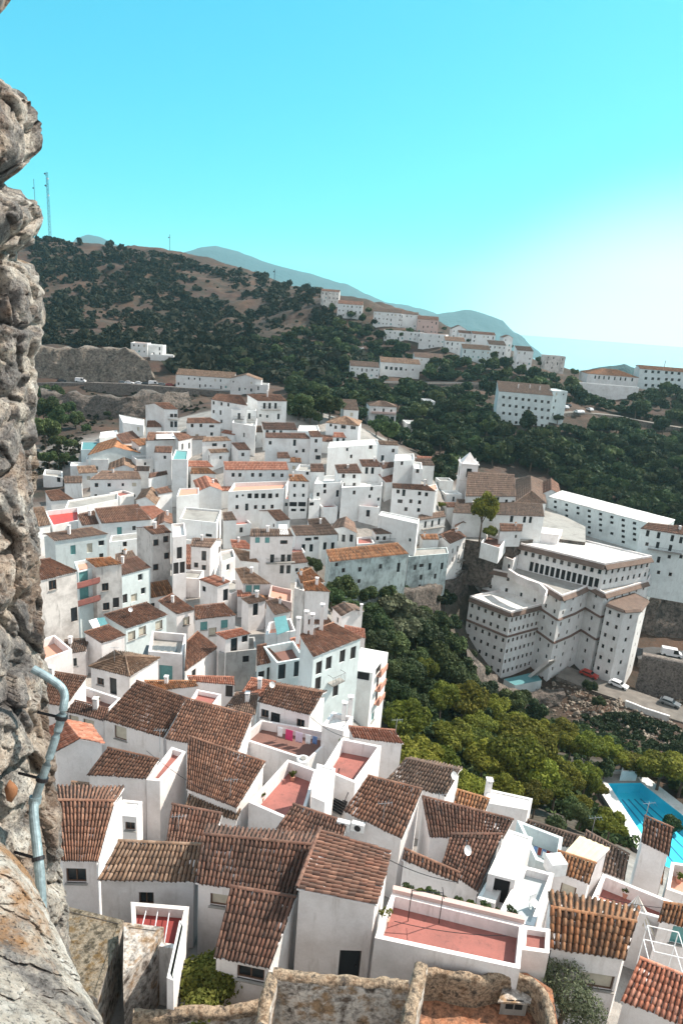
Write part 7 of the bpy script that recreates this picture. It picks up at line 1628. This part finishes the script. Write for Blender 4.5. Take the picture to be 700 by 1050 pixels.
def rock_sheet(name, edge, y0, y1, d_edge, slope, mat, label, cat, amp, cell, back=2.5, xmin=-140, stepy=2.0, seed=0, dd=None, ncol=80):
    ys_ = np.arange(y0, y1, stepy); ex = np.interp(ys_, [e[0] for e in edge], [e[1] for e in edge]); V = []; nb = 16
    for y, e in zip(ys_, ex):
        de = d_edge if dd is None else np.interp(y, dd[0], dd[1])
        for i in range(ncol):
            f = (i / (ncol - 1)) ** .8; x = xmin + (e - xmin) * f; d = de - (e - x) * slope
            rnd = max(0, (f - .86) / .14); P = at(x, y, d + rnd ** 2 * .35)
            V.append((P, 1.0))
        for i in range(nb):
            f = (i + 1) / nb; d = de + .35 + back * f; P = at(e - 14 * f, y, de + .35 + back * f); V.append((P, 1 - f * .3))
    n = len(ys_); k = ncol + nb; W = []
    Nd = np.array([.75, -.6, .15]); Nd /= np.linalg.norm(Nd)
    for P, wgt in V:
        q_ = Vector((P / cell)) + Vector((seed, seed * .7, 0)) + mnoise.noise_vector(Vector(P * 1.3)) * .35
        dist, pts_ = mnoise.voronoi(q_); tl = mnoise.cell_vector(pts_[0] * 7.3); f1_ = (q_ - pts_[0]).dot(tl - Vector((.5, .5, .5))) * 1.5
        q2 = q_ * 2.9 + Vector((3, 1, 2)); d2_, p2_ = mnoise.voronoi(q2); f2_ = (q2 - p2_[0]).dot(mnoise.cell_vector(p2_[0] * 5.1) - Vector((.5, .5, .5))) * .55
        h_ = min(1, (dist[1] - dist[0]) * 7) * .42 + .3 + f1_ + f2_ + min(1, (d2_[1] - d2_[0]) * 8) * .10 + mnoise.fractal(Vector(P * 3.2) + Vector((seed, 0, 0)), .7, 2.1, 6) * .20 + mnoise.noise(Vector((P[0] * .9, P[1] * .9, P[2] * 6.5 + seed))) * .22
        W.append(P + Nd * (h_ - .95) * amp * wgt)
    idx = np.arange(n * k).reshape(n, k); Fq = np.stack([idx[:-1, :-1], idx[1:, :-1], idx[1:, 1:], idx[:-1, 1:]], -1).reshape(-1, 4)
    o = raw_mesh(name, np.array(W), Fq, [mat], smooth=False); tag(o, label, cat); return o
EDGE = [(-160,60),(-40,30),(0,12),(9,5),(15,0),(20,-14),(60,-16),(78,-4),(84,8),(92,24),(102,33),(118,36),(135,40),(152,41),(163,34),(176,20),(186,6),(192,8),(196,22),(205,36),(213,46),(222,47),(232,42),(242,36),(250,35),(256,22),(266,19),(272,34),(284,42),(300,45),(320,47),(342,47),(352,41),(366,37),(430,39),(500,38),(560,39),(600,41),(650,44),(700,48),(750,52),(800,57),(850,62),(900,66),(940,70),(1000,76),(1200,95)]
rock_sheet('castle_wall', EDGE, -120, 1180, 6.0, .010, 'castle_stone', 'rough old limestone castle wall rising along the left edge', 'castle wall', .24, .62, seed=2)
rock_sheet('rock_ledge', [(850,-30),(862,-2),(872,10),(886,22),(905,38),(930,49),(960,60),(985,73),(1010,86),(1050,108),(1100,140),(1180,190)], 850, 1180, 3.6, .004, 'castle_ledge_stone', 'sunlit rock ledge with orange lichen at the lower left corner', 'rock', .14, .35, back=1.0, seed=9, dd=([850, 1180], [4.6, 3.0]))
# drainpipe fixed on the castle wall
pts = [at(34,686,5.6), at(50,695,5.6), at(63,704,5.6), at(67,713,5.6), at(65,728,5.55), at(60,748,5.55), at(48,785,5.5), at(36,820,5.5), at(34,832,5.45), at(37,860,5.4), at(41,895,5.3), at(43,935,5.25), at(44,950,5.2)]
r = empty('drainpipe', pts[-1], 'galvanised metal drainpipe bending down the castle wall', 'drainpipe'); mat_plain('pipe_zinc', (.26, .34, .37), .55, .5, .35, 20); pts = np.array(pts); tq = np.linspace(0, len(pts) - 1, 61); sm_ = np.stack([np.interp(tq, range(len(pts)), pts[:, k]) for k in range(3)], 1)
for _ in range(4): sm_[1:-1] = (sm_[:-2] + sm_[1:-1] * 2 + sm_[2:]) / 4
m = MB(); m.tube(list(sm_[:36]), .034, 'pipe_zinc', 14)
o = m.build('upper_pipe', parent=r, smooth=True)
m = MB(); m.tube(list(sm_[35:]), .038, 'pipe_zinc', 14); m.build('lower_pipe', parent=r, smooth=True)
m = MB(); m.tube([at(36.5,817,5.5), at(35.4,824,5.5)], .050, 'pipe_zinc', 14); m.build('joint_collar', parent=r)
m = MB(); bk = at(15, 800, 5.0)
V, Fc = icoV.copy(), icoF; 
raw = raw_mesh('brick_fragment', icoV * (1 + np.random.default_rng(1).normal(0, .25, icoV.shape)) * np.array([.045, .05, .10]) + at(11, 812, 5.35), icoF, ['tile_orange'], origin=at(11, 812, 5.35)); tag(raw, 'broken orange brick wedged in the castle wall', 'brick')

# ------------------------------------------------------------------ small outbuildings in the gaps, cables, pots
bpy.context.view_layer.update(); dg = bpy.context.evaluated_depsgraph_get(); nf = 0; rf = random.Random(3); placed = []
VIL = [(60,500),(120,470),(200,455),(330,450),(440,480),(470,530),(455,545),(330,545),(300,600),(300,640),(180,690),(60,690),(60,560)]
keys = [k for k, v in HOUSES.items() if 85 < v['depth'] < 215 and len(k) < 6]
for y in range(455, 700, 7):
    for x in range(62, 470, 7):
        if nf >= 60 or not in_poly(x, y, VIL): continue
        r = ray((x, y)); r = r / np.linalg.norm(r); ok, loc, nrm_, idx_, ob, mx_ = scn.ray_cast(dg, Vector(CAM), Vector(r))
        if not ok or ob.name != 'ground': continue
        P = np.array(loc)
        if any(np.hypot(P[0] - q[0], P[1] - q[1]) < 6.5 for q in placed): continue
        kn = min(keys, key=lambda k: np.hypot(*(HOUSES[k]['foot'][0][:2] - P[:2]))); ft = HOUSES[kn]['foot']; e = ft[1] - ft[0]; yw = math.atan2(e[1], e[0])
        hh_ = rf.uniform(2.6, 4.2); W_ = rf.uniform(3.6, 5.4); L_ = rf.uniform(3, 4.5); t_ = np.array([math.cos(yw), math.sin(yw)]); nv_ = np.array([-t_[1], t_[0]])
        a_ = P[:2] - t_ * W_ / 2 - nv_ * L_ / 2; zt_ = tz1(*P[:2]) + hh_; pa, pb = proj((*a_, zt_)), proj((*(a_ + t_ * W_), zt_))
        if pb[0] < pa[0] + 3: continue
        placed.append(P); nf += 1
        H('f%03d_x' % nf, 'little white outbuilding wedged in a gap between the village houses', [pa[:2], pb[:2], pb[:2], pa[:2]], rf.choice(['shed', 'shed', 'flat', 'gable']), hh_, z=zt_, yaw=yw, L=L_, s=.3,
          roof=rf.choice(['tile_brown', 'tile_dull', 'tile_orange', 'tile_pale', 'tile_pink']), floor=rf.choice(['concrete', 'terracotta_floor', 'white_roof']), ph=.5, auto=.55, name='outbuilding', cat='outbuilding', group='little outbuildings between the houses')
print('fillers', nf)
def cable(p0, k0, d0, p1, k1, d1, label):
    a = onz(p0, HOUSES[k0]['z'] + d0); b = onz(p1, HOUSES[k1]['z'] + d1); sag_ = np.linalg.norm(b - a) * .04
    m = MB(); m.tube([a + (b - a) * t - (0, 0, 4 * sag_ * t * (1 - t)) for t in np.linspace(0, 1, 14)], .022, 'iron', 4); tag(m.build('overhead_cable', origin=tuple(a)), label, 'cable', 'cables strung between the houses')
cable((404,945), 'n7', .6, (520,960), 'n7', .5, 'cable sagging across the red terrace'); cable((395,880), 'n5', .2, (470,905), 'n6', .1, 'cable along the narrow tile strip')
cable((610,918), 'n17', .5, (688,932), 'n17', .6, 'cable hanging over the long red terrace strip'); cable((150,770), 'd1', 2.2, (240,828), 'r3', .6, 'cable from the cube house to the wide dark brown roof')
cable((318,735), 'e1', .2, (358,757), 'e4', .8, 'cable from the laundry house to the upper terrace')
for k, (px, key, lab) in enumerate([((300,800),'e2','potted shrub at the back wall of the large dull red terrace'),((268,822),'e2','potted shrub at the front left of the large dull red terrace'),((350,768),'e4','potted shrub on the upper red-brown terrace'),((255,757),'e1t','potted plant at the left of the laundry terrace'),
        ((640,920),'n17','potted plant on the long red terrace strip'),((695,905),'n18','potted plant on the pale orange terrace corner'),((100,722),'k1b','potted plant on the small dark red terrace'),((395,948),'n7','potted plant at the left end of the red terrace')]):
    hb = HOUSES[key]; ph_ = {'e2': 1.1, 'e4': 1.2, 'n7': .75, 'e1t': .95}.get(key, 1.0); P = onz(px, hb['z'] - ph_); V, Fc, U = crown_mesh(300 + k, 240, .2, 5, .9)
    r = empty('potted_plant', P, lab, 'plant', 'potted plants on the terraces'); raw_mesh('foliage', V * .38 + P + (0, 0, .6), Fc, ['leaf_bush'], uv=U, parent=r); m = MB(); m.tube([P, P + (0, 0, .35)], .16, 'terracotta_pale', 8, 1.3); m.build('pot', parent=r)
def tank(px, key, dz, label):
    P = onz(px, HOUSES[key]['z'] + dz); r = empty('water_tank', P, label, 'water tank'); m = MB(); m.tube([P, P + (0, 0, 1.1)], .5, 'white_metal', 16); m.build('body', parent=r); m = MB(); m.tube([P + (0, 0, 1.1), P + (0, 0, 1.2)], .25, 'concrete', 12); m.build('lid', parent=r)
tank((310,790), 'e2', -1.1, 'white round water tank on the large dull red terrace'); tank((178,28+745), 'd1b', -.5, 'white water tank on the narrow balustraded roof') if False else None

for k, yy_ in enumerate((738, 802, 880)):
    i_ = min(range(len(sm_)), key=lambda i: abs(proj(sm_[i])[1] - yy_)); d_ = sm_[min(i_ + 1, 60)] - sm_[i_ - 1]; d_ /= np.linalg.norm(d_); m = MB(); m.tube([sm_[i_] - d_ * .015, sm_[i_] + d_ * .015], .049, 'iron', 14); m.tube([sm_[i_], sm_[i_] + np.array([-.22, .05, 0])], .012, 'iron', 5); m.build('bracket', parent=bpy.data.objects['drainpipe'])
